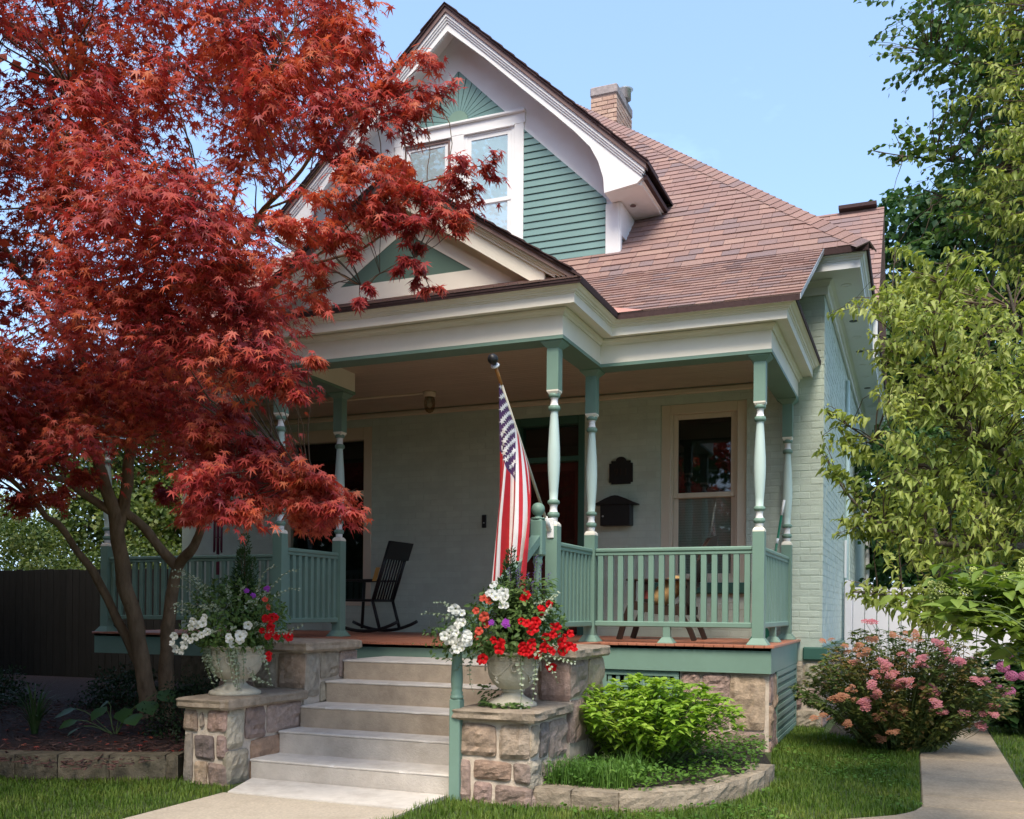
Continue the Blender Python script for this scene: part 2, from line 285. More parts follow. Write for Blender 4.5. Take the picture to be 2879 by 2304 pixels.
class MB:
    """collects polygons with a material slot each; build() links ONE mesh object"""
    def __init__(self): self.v = []; self.f = []; self.m = []; self.s = []
    def poly(self, pts, mi=0, smooth=False):
        i = len(self.v); self.v += [tuple(p) for p in pts]; self.f.append(tuple(range(i, i+len(pts)))); self.m.append(mi); self.s.append(smooth)
    def add(self, vs, fs, mi=0, smooth=False):
        i = len(self.v); self.v += [tuple(p) for p in vs]
        for f in fs: self.f.append(tuple(k+i for k in f)); self.m.append(mi); self.s.append(smooth)
    def box(self, x0, x1, y0, y1, z0, z1, mi=0, b=0.0, Mx=None):
        if x0 > x1: x0, x1 = x1, x0
        if y0 > y1: y0, y1 = y1, y0
        if z0 > z1: z0, z1 = z1, z0
        b = min(b, (x1-x0)*0.45, (y1-y0)*0.45, (z1-z0)*0.45)
        if b <= 0:
            vs = [(x, y, z) for x in (x0, x1) for y in (y0, y1) for z in (z0, z1)]
            fs = [(0, 1, 3, 2), (4, 6, 7, 5), (0, 4, 5, 1), (2, 3, 7, 6), (0, 2, 6, 4), (1, 5, 7, 3)]
        else:
            vs = []; idx = {}
            for ix, (x, xi) in enumerate(((x0, x0+b), (x1, x1-b))):
                for iy, (y, yi) in enumerate(((y0, y0+b), (y1, y1-b))):
                    for iz, (z, zi) in enumerate(((z0, z0+b), (z1, z1-b))):
                        for a, p in enumerate(((x, yi, zi), (xi, y, zi), (xi, yi, z))):
                            idx[(ix, iy, iz, a)] = len(vs); vs.append(p)
            g = lambda ix, iy, iz, a: idx[(ix, iy, iz, a)]
            fs = []
            for i in (0, 1):
                q = [g(i, 0, 0, 0), g(i, 0, 1, 0), g(i, 1, 1, 0), g(i, 1, 0, 0)]; fs.append(q if i == 0 else q[::-1])
                q = [g(0, i, 0, 1), g(1, i, 0, 1), g(1, i, 1, 1), g(0, i, 1, 1)]; fs.append(q if i == 0 else q[::-1])
                q = [g(0, 0, i, 2), g(0, 1, i, 2), g(1, 1, i, 2), g(1, 0, i, 2)]; fs.append(q if i == 0 else q[::-1])
            for i in (0, 1):
                for j in (0, 1):
                    q = [g(i, j, 0, 0), g(i, j, 1, 0), g(i, j, 1, 1), g(i, j, 0, 1)]; fs.append(q if i != j else q[::-1])
                    q = [g(i, 0, j, 0), g(i, 1, j, 0), g(i, 1, j, 2), g(i, 0, j, 2)]; fs.append(q[::-1] if i != j else q)
                    q = [g(0, i, j, 1), g(1, i, j, 1), g(1, i, j, 2), g(0, i, j, 2)]; fs.append(q if i != j else q[::-1])
            for ix in (0, 1):
                for iy in (0, 1):
                    for iz in (0, 1):
                        q = [g(ix, iy, iz, 0), g(ix, iy, iz, 1), g(ix, iy, iz, 2)]
                        fs.append(q if (ix+iy+iz) % 2 == 0 else q[::-1])
        if Mx is not None: vs = [Mx @ Vector(p) for p in vs]
        self.add(vs, fs, mi)
    def prism(self, pts, off, mi=0, cap_mi=None):
        """pts: 3-D polygon, off: extrusion vector"""
        n = len(pts); off = Vector(off)
        a = [Vector(p) for p in pts]; c = [p+off for p in a]
        nrm = Vector((0, 0, 0))
        for i in range(n): nrm += a[i].cross(a[(i+1) % n])
        if nrm.dot(off) > 0: a = a[::-1]; c = c[::-1]
        self.add(a+c, [tuple(range(n))], mi if cap_mi is None else cap_mi)
        i0 = len(self.v)-2*n
        self.f.append(tuple(i0+n+k for k in range(n-1, -1, -1))); self.m.append(mi); self.s.append(False)
        for k in range(n):
            j = (k+1) % n
            self.f.append((i0+k, i0+n+k, i0+n+j, i0+j)); self.m.append(mi); self.s.append(False)
    def tube(self, pts, rad, n=6, mi=0, smooth=True, cap=True):
        pts = [Vector(p) for p in pts]
        if not hasattr(rad, '__len__'): rad = [rad]*len(pts)
        i0 = len(self.v); up = None
        for k, p in enumerate(pts):
            t = (pts[min(k+1, len(pts)-1)]-pts[max(k-1, 0)])
            t = t.normalized() if t.length > 1e-9 else Vector((0, 0, 1))
            if up is None:
                up = Vector((0, 0, 1)) if abs(t.z) < 0.9 else Vector((1, 0, 0))
            a = t.cross(up)
            if a.length < 1e-6: a = t.cross(Vector((1, 0, 0)))
            a.normalize(); bb = a.cross(t).normalized(); up = bb
            for j in range(n):
                w = 2*math.pi*j/n
                self.v.append(tuple(p + (a*math.cos(w)+bb*math.sin(w))*rad[k]))
        for k in range(len(pts)-1):
            for j in range(n):
                j2 = (j+1) % n
                self.f.append((i0+k*n+j, i0+k*n+j2, i0+(k+1)*n+j2, i0+(k+1)*n+j)); self.m.append(mi); self.s.append(smooth)
        if cap:
            self.f.append(tuple(i0+j for j in range(n-1, -1, -1))); self.m.append(mi); self.s.append(False)
            e = i0+(len(pts)-1)*n
            self.f.append(tuple(e+j for j in range(n))); self.m.append(mi); self.s.append(False)
    def lathe(self, prof, n=16, c=(0, 0, 0), mi=0, smooth=True, square=False):
        """prof: [(radius, z, material slot)]; square=True gives a four-sided section (radius = half width)"""
        cx, cy, cz = c; i0 = len(self.v)
        if square: n = 4
        for r, z, *_ in prof:
            for j in range(n):
                w = 2*math.pi*j/n + (math.pi/4 if square else 0)
                rr = r*math.sqrt(2) if square else r
                self.v.append((cx+rr*math.cos(w), cy+rr*math.sin(w), cz+z))
        for k in range(len(prof)-1):
            mm = prof[k][2] if len(prof[k]) > 2 else mi
            for j in range(n):
                j2 = (j+1) % n
                self.f.append((i0+k*n+j, i0+k*n+j2, i0+(k+1)*n+j2, i0+(k+1)*n+j)); self.m.append(mm); self.s.append(smooth and not square)
        self.f.append(tuple(i0+j for j in range(n-1, -1, -1))); self.m.append(prof[0][2] if len(prof[0]) > 2 else mi); self.s.append(False)
        e = i0+(len(prof)-1)*n
        self.f.append(tuple(e+j for j in range(n))); self.m.append(prof[-1][2] if len(prof[-1]) > 2 else mi); self.s.append(False)
    def mesh(self, name, mats, origin=(0, 0, 0)):
        me = bpy.data.meshes.new(name)
        ox, oy, oz = origin
        me.from_pydata([(x-ox, y-oy, z-oz) for x, y, z in self.v], [], self.f)
        if not isinstance(mats, (list, tuple)): mats = [mats]
        for m in mats: me.materials.append(m)
        me.polygons.foreach_set('material_index', self.m)
        me.polygons.foreach_set('use_smooth', self.s)
        me.update()
        return me
    def build(self, name, mats, parent=None, loc=None):
        """verts are world coordinates; the object's own origin goes to loc (top level) or to its parent's origin"""
        org = WL[parent] if parent else Vector(loc or (0, 0, 0))
        o = bpy.data.objects.new(name, self.mesh(name, mats, org)); COL.objects.link(o)
        if parent: o.parent = parent
        else: o.location = org
        WL[o] = Vector(org)
        return o

def put(name, me, Mw, parent):
    """link a copy of shared mesh data under parent with world matrix Mw"""
    o = bpy.data.objects.new(name, me); COL.objects.link(o)
    o.parent = parent
    o.matrix_basis = Matrix.Translation(-WL[parent]) @ Mw
    return o

def np_mesh(name, V, F, mats, parent=None, mi=None, smooth=False, loc=(0, 0, 0)):
    """fast mesh from numpy arrays; F is (n, k) with one k for all faces"""
    org = WL[parent] if parent else Vector(loc)
    V = V - np.array(org)[None, :]
    me = bpy.data.meshes.new(name)
    k = F.shape[1]
    me.vertices.add(len(V)); me.vertices.foreach_set('co', V.astype(np.float32).ravel())
    me.loops.add(F.size); me.loops.foreach_set('vertex_index', F.astype(np.int32).ravel())
    me.polygons.add(len(F)); me.polygons.foreach_set('loop_start', (np.arange(len(F))*k).astype(np.int32))
    try: me.polygons.foreach_set('loop_total', np.full(len(F), k, np.int32))
    except Exception: pass
    if not isinstance(mats, (list, tuple)): mats = [mats]
    for m in mats: me.materials.append(m)
    if mi is not None: me.polygons.foreach_set('material_index', mi.astype(np.int32))
    if smooth: me.polygons.foreach_set('use_smooth', np.ones(len(F), bool))
    me.update(calc_edges=True); me.validate()
    o = bpy.data.objects.new(name, me); COL.objects.link(o)
    if parent: o.parent = parent
    else: o.location = org
    WL[o] = Vector(org)
    return o

def clip(poly, axis_fn):
    """keep the part of a 2-D polygon where axis_fn(p) >= 0"""
    out = []
    for i in range(len(poly)):
        a, b = poly[i], poly[(i+1) % len(poly)]
        fa, fb = axis_fn(a), axis_fn(b)
        if fa >= 0: out.append(a)
        if (fa >= 0) != (fb >= 0):
            t = fa/(fa-fb); out.append((a[0]+(b[0]-a[0])*t, a[1]+(b[1]-a[1])*t))
    return out

def clip_to(poly, region):
    """clip polygon to a convex counter-clockwise region"""
    n = len(region)
    for i in range(n):
        (x0, y0), (x1, y1) = region[i], region[(i+1) % n]
        poly = clip(poly, lambda p: (x1-x0)*(p[1]-y0)-(y1-y0)*(p[0]-x0))
        if len(poly) < 3: return []
    return poly

def area2(p):
    return 0.5*sum(p[i][0]*p[(i+1) % len(p)][1]-p[(i+1) % len(p)][0]*p[i][1] for i in range(len(p)))

def sweep(mb, path, prof, mi=0, closed=False):
    """run a profile [(out, z)] along a plan path with mitred corners; out is to the right of the path"""
    P = [Vector((x, y)) for x, y in path]; n = len(P); rows = []
    for i in range(n):
        d0 = (P[i]-P[i-1]).normalized() if i > 0 else None
        d1 = (P[i+1]-P[i]).normalized() if i < n-1 else None
        if d0 is None: d0 = d1
        if d1 is None: d1 = d0
        n0 = Vector((d0.y, -d0.x)); n1 = Vector((d1.y, -d1.x))
        m = (n0+n1); m = m/m.length_squared*2 if m.length > 1e-6 else n0
        rows.append([(P[i].x+m.x*o, P[i].y+m.y*o, z) for o, z in prof])
    k = len(prof)
    for i in range(n-1):
        for j in range(k if closed else k-1):
            j2 = (j+1) % k
            mb.poly([rows[i][j], rows[i+1][j], rows[i+1][j2], rows[i][j2]], mi)
    mb.poly(rows[0][::-1], mi); mb.poly(rows[-1], mi)

def wall_rects(a0, a1, z0, z1, holes):
    """split a rectangle with rectangular holes into cells"""
    xs = sorted({a0, a1, *[h[0] for h in holes], *[h[1] for h in holes]}); zs = sorted({z0, z1, *[h[2] for h in holes], *[h[3] for h in holes]})
    out = []
    for i in range(len(xs)-1):
        for j in range(len(zs)-1):
            cx, cz = (xs[i]+xs[i+1])/2, (zs[j]+zs[j+1])/2
            if cx < a0 or cx > a1 or cz < z0 or cz > z1: continue
            if any(h[0] < cx < h[1] and h[2] < cz < h[3] for h in holes): continue
            out.append((xs[i], xs[i+1], zs[j], zs[j+1]))
    return out
from mathutils import noise as mnoise
CAMP = Vector((0, 0, 1.26))
def seen_size(p, n, area):
    d = CAMP - Vector(p); L = d.length
    return max(0.0, d.normalized().dot(Vector(n)))*area/(L*L)
def in_view(p):
    v = Vector(p)-CAMP; z = v.dot(fwd)
    if z < 0.3: return False
    x = v.dot(r2)/z; y = v.dot(u2)/z
    return abs(x) < 0.535 and -0.225 < y < 0.635

def rock(mb, O, U, V, N, u0, u1, v0, v1, depth=0.03, g=6, joint=0.012, rough=0.020, mi=0, seed=0):
    """one rock-faced stone on a wall face: bulged uneven front, rounded irregular outline, sides running back into the wall"""
    rr = random.Random(seed)
    a0, a1, b0, b1 = u0+joint*rr.uniform(.5, 1.3), u1-joint*rr.uniform(.5, 1.3), v0+joint*rr.uniform(.5, 1.3), v1-joint*rr.uniform(.5, 1.3)
    sk = [rr.uniform(-.012, .012) for _ in range(8)]
    ww, hh = a1-a0, b1-b0
    def P(i, j, back=False):
        s, t = i/(g-1), j/(g-1)
        us = a0+ww*s + sk[0]*t*(1-s)+sk[1]*t*s; vs = b0+hh*t + sk[2]*s*(1-t)+sk[3]*s*t
        ex, ey = min(s, 1-s)*ww, min(t, 1-t)*hh
        # rounded corners
        rc = 0.016
        if ex < rc and ey < rc:
            k = (1-ex/rc)*(1-ey/rc)*0.4*rc
            us += k if s < .5 else -k; vs += k if t < .5 else -k
        p = O+U*us+V*vs
        e = min(ex, ey)
        nz_ = mnoise.noise(Vector((us*9+seed, vs*9, seed*1.7)))*rough + mnoise.noise(Vector((us*26, vs*26+seed, seed)))*rough*.8
        h = depth*(0.60+0.40*min(1, e/0.03)**.6)+nz_*(0.5+0.5*min(1, e/.03))
        edge = (i in (0, g-1) or j in (0, g-1))
        if back: h = -0.015
        elif edge:
            h *= .8
            w = mnoise.noise(Vector((us*14+seed*3, vs*14, 3.1)))*0.006
            p += U*w + V*w
        return p+N*h
    vs = []; fs = []
    for j in range(g):
        for i in range(g): vs.append(P(i, j))
    for j in range(g-1):
        for i in range(g-1): fs.append((j*g+i, j*g+i+1, (j+1)*g+i+1, (j+1)*g+i))
    ring = [(i, 0) for i in range(g)]+[(g-1, j) for j in range(1, g)]+[(i, g-1) for i in range(g-2, -1, -1)]+[(0, j) for j in range(g-2, 0, -1)]
    nb = len(vs)
    for (i, j) in ring: vs.append(P(i, j, True))
    L = len(ring)
    for k in range(L):
        k2 = (k+1) % L
        a, b = ring[k][1]*g+ring[k][0], ring[k2][1]*g+ring[k2][0]
        fs.append((a, nb+k, nb+k2, b))
    mb.add(vs, fs, mi, False)

def ashlar(u0, u1, v0, v1, seed=0, big=0.34, small=0.13):
    """irregular coursed rubble: rectangles that fill the face"""
    rr = random.Random(seed); out = []
    def rec(a0, a1, b0, b1):
        w, h = a1-a0, b1-b0
        if (w < big and h < big*.75 and (rr.random() < .75 or w < 2*small)) or (w < 1.7*small and h < 1.7*small):
            out.append((a0, a1, b0, b1)); return
        if w > h*1.15 and w > 1.7*small:
            c = a0+w*rr.uniform(.36, .64); rec(a0, c, b0, b1); rec(c, a1, b0, b1)
        elif h > 1.6*small:
            c = b0+h*rr.uniform(.38, .62); rec(a0, a1, b0, c); rec(a0, a1, c, b1)
        else: out.append((a0, a1, b0, b1))
    rec(u0, u1, v0, v1); return out

def stones_on(parent, O, U, V, N, rects, mats, depth=0.03, seed=0, joint=0.012):
    for k, (a, b, c, d) in enumerate(rects):
        mb = MB(); m_ = mats[(k*7+seed*3) % len(mats)] if isinstance(mats, (list, tuple)) else mats
        rock(mb, Vector(O), Vector(U), Vector(V), Vector(N), a, b, c, d, depth, 8, joint, seed=seed*31+k)
        mb.build('stone', m_, parent)

X_, Y_, Z_ = Vector((1, 0, 0)), Vector((0, 1, 0)), Vector((0, 0, 1))

# ================================================================ ground
def sheet(name, pts, z, m, kind='structure'):
    mb = MB(); mb.poly([(x, y, z) for x, y in pts], 0); return tag(mb.build(name, m), kind=kind)
def arc(cx, cy, r, a0, a1, n):
    return [(cx+r*math.cos(math.radians(a0+(a1-a0)*i/n)), cy+r*math.sin(math.radians(a0+(a1-a0)*i/n))) for i in range(n+1)]

mb = MB(); mb.poly([(-400, -400, 0), (400, -400, 0), (400, 400, 0), (-400, 400, 0)]); tag(mb.build('lawn', M['turf']), kind='structure')
# front walk (runs from the steps towards the street) and the side path
mb = MB(); mb.prism([(-4.27, -12, 0.012), (-2.86, -12, 0.012), (-2.86, 5.30, 0.012), (-4.27, 5.30, 0.012)], (0, 0, -0.1)); tag(mb.build('front_walk', M['walk']), kind='structure')
side = MB()
ys = [6.78, 7.18, 8.09, 9.0, 9.95, 10.9, 11.9, 13.0, 14.2]
for a, b in zip(ys[:-1], ys[1:]): side.box(0.06, 0.735, a+.006, b-.006, -0.1, 0.014, 0, 0.008)
tag(side.build('side_path', M['path']), kind='structure')
mb = MB()
outl = [(0.735, 6.765)]+[(0.06, 6.765)]+[(0.02, 6.60), (-0.03, 6.50), (-0.09, 6.41), (-0.17, 6.33), (-0.30, 6.22), (-0.45, 6.08), (-0.6, 5.9), (-0.7, 5.5), (-0.7, 4.0), (0.735, 4.0)]
mb.prism([(x, y, 0.014) for x, y in outl], (0, 0, -0.1)); tag(mb.build('path_apron', M['path']), kind='structure')

# planting beds: low mounds of soil / mulch
def mound(name, outline, h, m, n=18):
    cx = sum(p[0] for p in outline)/len(outline); cy = sum(p[1] for p in outline)/len(outline)
    mb = MB(); rings = []
    for k in range(6):
        t = k/5
        rings.append([(x+(cx-x)*t, y+(cy-y)*t, -0.02+(h+.02)*min(1, (t*7 if k else 0))+0.02*mnoise.noise(Vector((x*(1-t)*2, y*2, k)))*(1 if k else 0)) for x, y in outline])
    L = len(outline)
    for k in range(5):
        for i in range(L):
            j = (i+1) % L
            mb.poly([rings[k][i], rings[k][j], rings[k+1][j], rings[k+1][i]], 0, True)
    mb.poly(rings[5]); return tag(mb.build(name, m), kind='structure')
bed_out = [(-2.28, 5.80), (-1.9, 5.82), (-1.62, 5.86), (-1.3, 6.15), (-1.1, 6.5), (-0.98, 6.9), (-0.95, 7.4), (-1.0, 8.0), (-1.2, 8.85), (-2.6, 8.85), (-2.3, 7.6)]
mound('planting_bed', bed_out, 0.12, M['soil'])
mound('mulch_bed', [(-12, 4.95), (-9, 4.85), (-7.5, 4.9), (-6.05, 5.12), (-4.95, 5.60), (-4.9, 6.2), (-5.25, 6.4), (-5.3, 7.7), (-5.8, 8.75), (-9.2, 8.75), (-9.4, 12.2), (-17, 12.2), (-15, 6)], 0.16, M['mulch_ground'])
mound('side_bed', [(-0.86, 10.3), (-0.3, 9.7), (0.05, 9.5), (0.05, 13.8), (-0.86, 13.8)], 0.02, M['soil'])

# ================================================================ house
house = thing('house', 'mint brick cottage with a wraparound porch, sage green posts and brown shingle roof', 'house', (-5.28, 10.93, 0))
XR, YF, XL = -0.90, 10.93, -9.57
ZD = 0.95

# ---- masonry walls with real openings
holes = [(-4.50, -3.60, ZD, 3.56), (-2.69, -1.72, 1.57, 3.60), (-7.90, -6.49, 1.28, 3.60)]
wall = MB()
for (a, b, c, d) in wall_rects(XL, XR-.006, 0.72, 4.68, holes): wall.box(a, b, YF+.0065, YF+.30, c, d)
for (a, b, c, d) in wall_rects(YF+.30, 22, 0.72, 4.68, [(14.7, 15.7, 1.7, 3.6)]): wall.box(XR-.30, XR-.0065, a, b, c, d)
wall.box(XL, XL+.3, YF+.30, 22, 0.0, 4.68); wall.box(XL, XR, 21.7, 22, 0, 4.68)
brick_wall = wall.build('brick_wall', M['mortar_paint'], house)
BR = MB(); BR.box(-.1015, .1015, -.002, .02, -.0325, .0325, 0, 0.004)
br_me = BR.mesh('brick', M['brick'])
cand = []
CP = 0.0755; BLn = 0.2135
def brick_run(axis, a0, a1, z0, z1, holes, reg):
    k = 0; z = z0
    while z+0.06 < z1:
        a = a0 - (BLn/2 if k % 2 else 0)
        while a < a1:
            s, e = max(a, a0), min(a+BLn, a1)
            zc = z+CP/2
            for h in holes:
                if h[2]-.02 < zc < h[3]+.02:
                    if s < h[0] < e and e <= h[1]: e = h[0]
                    elif h[0] <= s < h[1] < e: s = h[1]
                    elif s >= h[0] and e <= h[1]: s = e
            if e-s > 0.03 and reg((s+e)/2, zc):
                w = e-s-.0105
                rot = random.uniform(-.006, .006); pr = random.uniform(-.0025, .002)
                if axis == 'x': Mw = Matrix.Translation(((s+e)/2, YF+.006+pr, zc)) @ Matrix.Rotation(rot, 4, 'Y') @ Matrix.Diagonal((w/.203, 1, 1, 1)); n = (0, -1, 0)
                else: Mw = Matrix.Translation((XR-.006-pr, (s+e)/2, zc)) @ Matrix.Rotation(math.pi/2, 4, 'Z') @ Matrix.Rotation(rot, 4, 'Y') @ Matrix.Diagonal((w/.203, 1, 1, 1)); n = (1, 0, 0)
                p = Mw.translation
                cand.append((seen_size(p, n, w*.065)*(1 if in_view(p) else 0.01), Mw))
            a += BLn
        z += CP; k += 1
brick_run('x', XL+.1, XR, 0.885, 4.66, holes, lambda a, z: (z < 3.76 and a > -8.2) or a > -1.45)
brick_run('y', YF, 17.5, 0.885, 4.66, [(14.7, 15.7, 1.7, 3.6)], lambda a, z: True)
cand.sort(key=lambda t: -t[0])
# prefer bricks at the open right end of the wall, the ones that read singly in the picture
cand.sort(key=lambda t: -(t[0]*(1.0 if t[1].translation.x > -1.75 else 0.35)))
for s, Mw in cand[:210]: put('brick', br_me, Mw, brick_wall)
rest = MB()
for s, Mw in cand[210:]:
    rest.box(-.1015, .1015, -.002, .02, -.0325, .0325, 0, 0.0, Mw)
tag(rest.build('brick_field', M['brick'], brick_wall), kind='stuff')

# ---- water table ledge and rubble base
led = MB()
for k in range(7):
    a = YF-.03+k*.62
    led.box(XR-.05, XR+.045, a, a+.61, .735, .868, 0, .012)
led.box(XR-.20, XR+.05, YF-.05, YF+.05, .728, .870, 0, .014)
led.build('stone_ledge', M['deep_green'], house)
base = MB(); base.box(XR-.30, XR-.012, YF+.012, 22, -.2, .72); 
fl0 = MB(); fl0.box(XL, XR-.301, YF+.012, YF+.3, -.2, .72); fl0.build('foundation', M['edging_shaded'], house)  # reuses the shade-darkened edging colour
fb = base.build('foundation', M['mortar'], house)
stones_on(fb, (XR-.30, YF+.005, 0), X_, Z_, -Y_, [(0, .12, .46, .71), (0, .10, .2, .45), (.10, .30, .44, .71), (.13, .30, .22, .43), (0, .3, -.02, .2)], [M['stone_pink'], M['stone']], .03, 3)
stones_on(fb, (XR-.005, YF+.01, 0), Y_, Z_, X_, ashlar(0, 2.6, 0, .71, 5), [M['stone_pink'], M['stone']], .03, 4)

# ---- windows (box frame, two sashes, panes)
def sash_window(x0, x1, z0, z1, y, meet, frame_m, glass_m, tw=0.10, head=None, blind=None, curtain_m=None, sash=0.055):
    f = MB()
    t = tw
    f.box(x0, x0+t, y-.02, y+.12, z0, z1, 0, .006); f.box(x1-t, x1, y-.02, y+.12, z0, z1, 0, .006)
    f.box(x0+t, x1-t, y-.022, y+.12, z1-t, z1, 0, .006); f.box(x0+t-.01, x1-t+.01, y-.035, y+.12, z0, z0+.05, 0, .006)
    f.box(x0+t, x0+t+.02, y+.005, y+.12, z0+.05, z1-t, 0); f.box(x1-t-.02, x1-t, y+.005, y+.12, z0+.05, z1-t, 0)
    w = f.build('window', frame_m, house)
    a0, a1 = x0+t+.02, x1-t-.02
    zt, zb = z1-t, z0+.05
    for (c0, c1, yy) in ((meet-.02, zt, y+.035), (zb, meet+.03, y+.065)):
        s = MB(); q = sash
        s.box(a0, a0+q, yy, yy+.03, c0, c1, 0, .004); s.box(a1-q, a1, yy, yy+.03, c0, c1, 0, .004)
        s.box(a0+q, a1-q, yy+.001, yy+.029, c0, c0+q, 0, .004); s.box(a0+q, a1-q, yy+.001, yy+.029, c1-q, c1, 0, .004)
        s.build('sash', frame_m, w)
        g = MB(); g.box(a0+q-.005, a1-q+.005, yy+.012, yy+.016, c0+q-.005, c1-q+.005); g.build('pane', glass_m, w)
    return w, (a0, a1, zb, zt)

w1, (a0, a1, zb, zt) = sash_window(-2.69, -1.72, 1.57, 3.60, YF+.06, 2.56, M['tan_trim'], M['glass'], .11)
b = MB()
for k in range(30):
    z = 1.66+k*.030
    b.poly([(a0+.03, YF+.172, z), (a1-.03, YF+.172, z), (a1-.03, YF+.162, z+.0275), (a0+.03, YF+.162, z+.0275)])
b.build('blind', M['blind'], w1)
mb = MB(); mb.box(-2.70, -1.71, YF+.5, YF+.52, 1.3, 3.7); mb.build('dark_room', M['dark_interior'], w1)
mb = MB(); mb.box(-2.77, -1.66, YF-.065, YF+.02, 1.44, 1.566, 0, .015); mb.build('window_sill', M['deep_green'], house)
# left window with transom, in the shade of the porch
f = MB()
f.box(-7.90, -7.78, YF-.0, YF+.14, 1.28, 3.60, 0, .006); f.box(-6.61, -6.49, YF, YF+.14, 1.28, 3.60, 0, .006)
f.box(-7.78, -6.61, YF, YF+.14, 3.44, 3.60, 0, .006); f.box(-7.78, -6.61, YF, YF+.14, 1.28, 1.36, 0, .006); f.box(-7.78, -6.61, YF, YF+.13, 2.70, 2.78, 0, .006)
w2 = f.build('window', M['tan_trim'], house)
for c0, c1 in ((1.36, 2.70), (2.78, 3.44)):
    g = MB(); g.box(-7.78, -6.61, YF+.07, YF+.075, c0, c1); g.build('pane', M['glass'], w2)
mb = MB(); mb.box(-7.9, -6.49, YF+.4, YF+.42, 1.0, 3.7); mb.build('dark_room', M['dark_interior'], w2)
# far side window hidden behind the pear, and the door
mb = MB(); mb.box(XR-.12, XR-.02, 14.7, 14.80, 1.7, 3.6, 0, .005); mb.box(XR-.12, XR-.02, 15.6, 15.7, 1.7, 3.6, 0, .005); mb.box(XR-.12, XR-.02, 14.8, 15.6, 3.5, 3.6); mb.box(XR-.12, XR-.0, 14.68, 15.72, 1.66, 1.74)
w3 = mb.build('window', M['white'], house)
mb = MB(); mb.box(XR-.10, XR-.095, 14.8, 15.6, 1.74, 3.5); mb.build('pane', M['glass'], w3)
d = MB(); d.box(-4.50, -4.42, YF-.0, YF+.20, ZD, 3.56, 0, .006); d.box(-3.68, -3.60, YF, YF+.20, ZD, 3.56, 0, .006); d.box(-4.42, -3.68, YF, YF+.20, 3.46, 3.56, 0, .006); d.box(-4.42, -3.68, YF+.01, YF+.19, 3.02, 3.08, 0, .004)
door = d.build('door', M['deep_green'], house)
d = MB(); d.box(-4.42, -3.68, YF+.13, YF+.17, ZD+.02, 3.02, 0, .003)
for (c0, c1) in ((ZD+.12, ZD+.42), (ZD+.48, ZD+.78)):
    for (e0, e1) in ((-4.36, -4.08), (-4.02, -3.74)): d.box(e0, e1, YF+.115, YF+.135, c0, c1, 0, .01)
d.build('door_leaf', M['door_red'], door)
mb = MB(); mb.box(-4.34, -3.76, YF+.117, YF+.125, 1.86, 2.92); mb.build('door_pane', M['glass'], door)
mb = MB(); mb.box(-4.42, -3.68, YF+.1, YF+.11, 3.08, 3.46); mb.build('transom', M['glass'], door)
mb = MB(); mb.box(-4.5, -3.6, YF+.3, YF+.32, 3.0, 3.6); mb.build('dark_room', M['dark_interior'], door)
mb = MB(); mb.tube([(-4.36, YF+.13, 1.92), (-4.36, YF+.07, 1.92)], .012, 8); mb.lathe([(.005, 0), (.03, .008), (.032, .02), (.02, .035), (.004, .04)], 10, (-4.36, YF+.06, 1.90)); mb.build('door_knob', M['metal'], door)
mb = MB(); mb.box(-4.42, -4.29, YF+.108, YF+.116, 2.30, 2.36, 0, .002); mb.build('door_sticker', M['white_metal'], door)

# ---- porch floor, skirt, ceiling
fl = MB(); fl.box(-9.0, -1.16, 8.80, YF, ZD-.05, ZD-.024); fl.box(-5.75, -2.75, 7.73, 8.80, ZD-.05, ZD-.024)
floor = fl.build('porch_floor', M['deck'], house)
dbm = MB(); dbm.box(-.043, .043, 0, 1, -.024, 0, 0, .003); db_me = dbm.mesh('deck_board', M['deck'])
x = -9.0
while x < -1.13:
    y0 = 7.68 if -5.80 <= x+.043 <= -2.68 else 8.76
    put('deck_board', db_me, Matrix.Translation((x+.043, y0, ZD+random.uniform(-.0012, .0012))) @ Matrix.Diagonal((1, YF-y0, 1, 1)), floor)
    x += .0885
sk = MB(); sweep(sk, [(-9.0, YF), (-9.0, 8.80), (-5.74, 8.80), (-5.74, 7.73), (-2.72, 7.73), (-2.72, 8.80), (-1.155, 8.80), (-1.155, YF)], [(-.03, .70), (0, .70), (0, .925), (-.03, .925)])
sk.build('porch_skirt', M['green'], house)
cl = MB(); cl.box(-8.9, -1.28, 8.85, YF, 3.79, 3.81); cl.box(-5.7, -2.8, 7.8, 8.85, 3.79, 3.81)
ceil_ = cl.build('porch_ceiling', M['ceiling'], house)
cbm = MB(); cbm.box(0, 1, -.036, .036, -.012, .012, 0, .004); cb_me = cbm.mesh('ceiling_board', M['ceiling'])
y = 7.86
while y < YF-.05:
    x0, x1 = (-5.65, -2.85) if y < 8.83 else (-8.86, -1.28)
    put('ceiling_board', cb_me, Matrix.Translation((x0, y, 3.775)) @ Matrix.Diagonal((x1-x0, 1, 1, 1)), ceil_)
    y += .076
mb = MB(); mb.box(-8.9, -1.25, YF-.045, YF+.004, 3.70, 3.762, 0, .012); mb.build('ceiling_trim', M['tan_trim'], house)

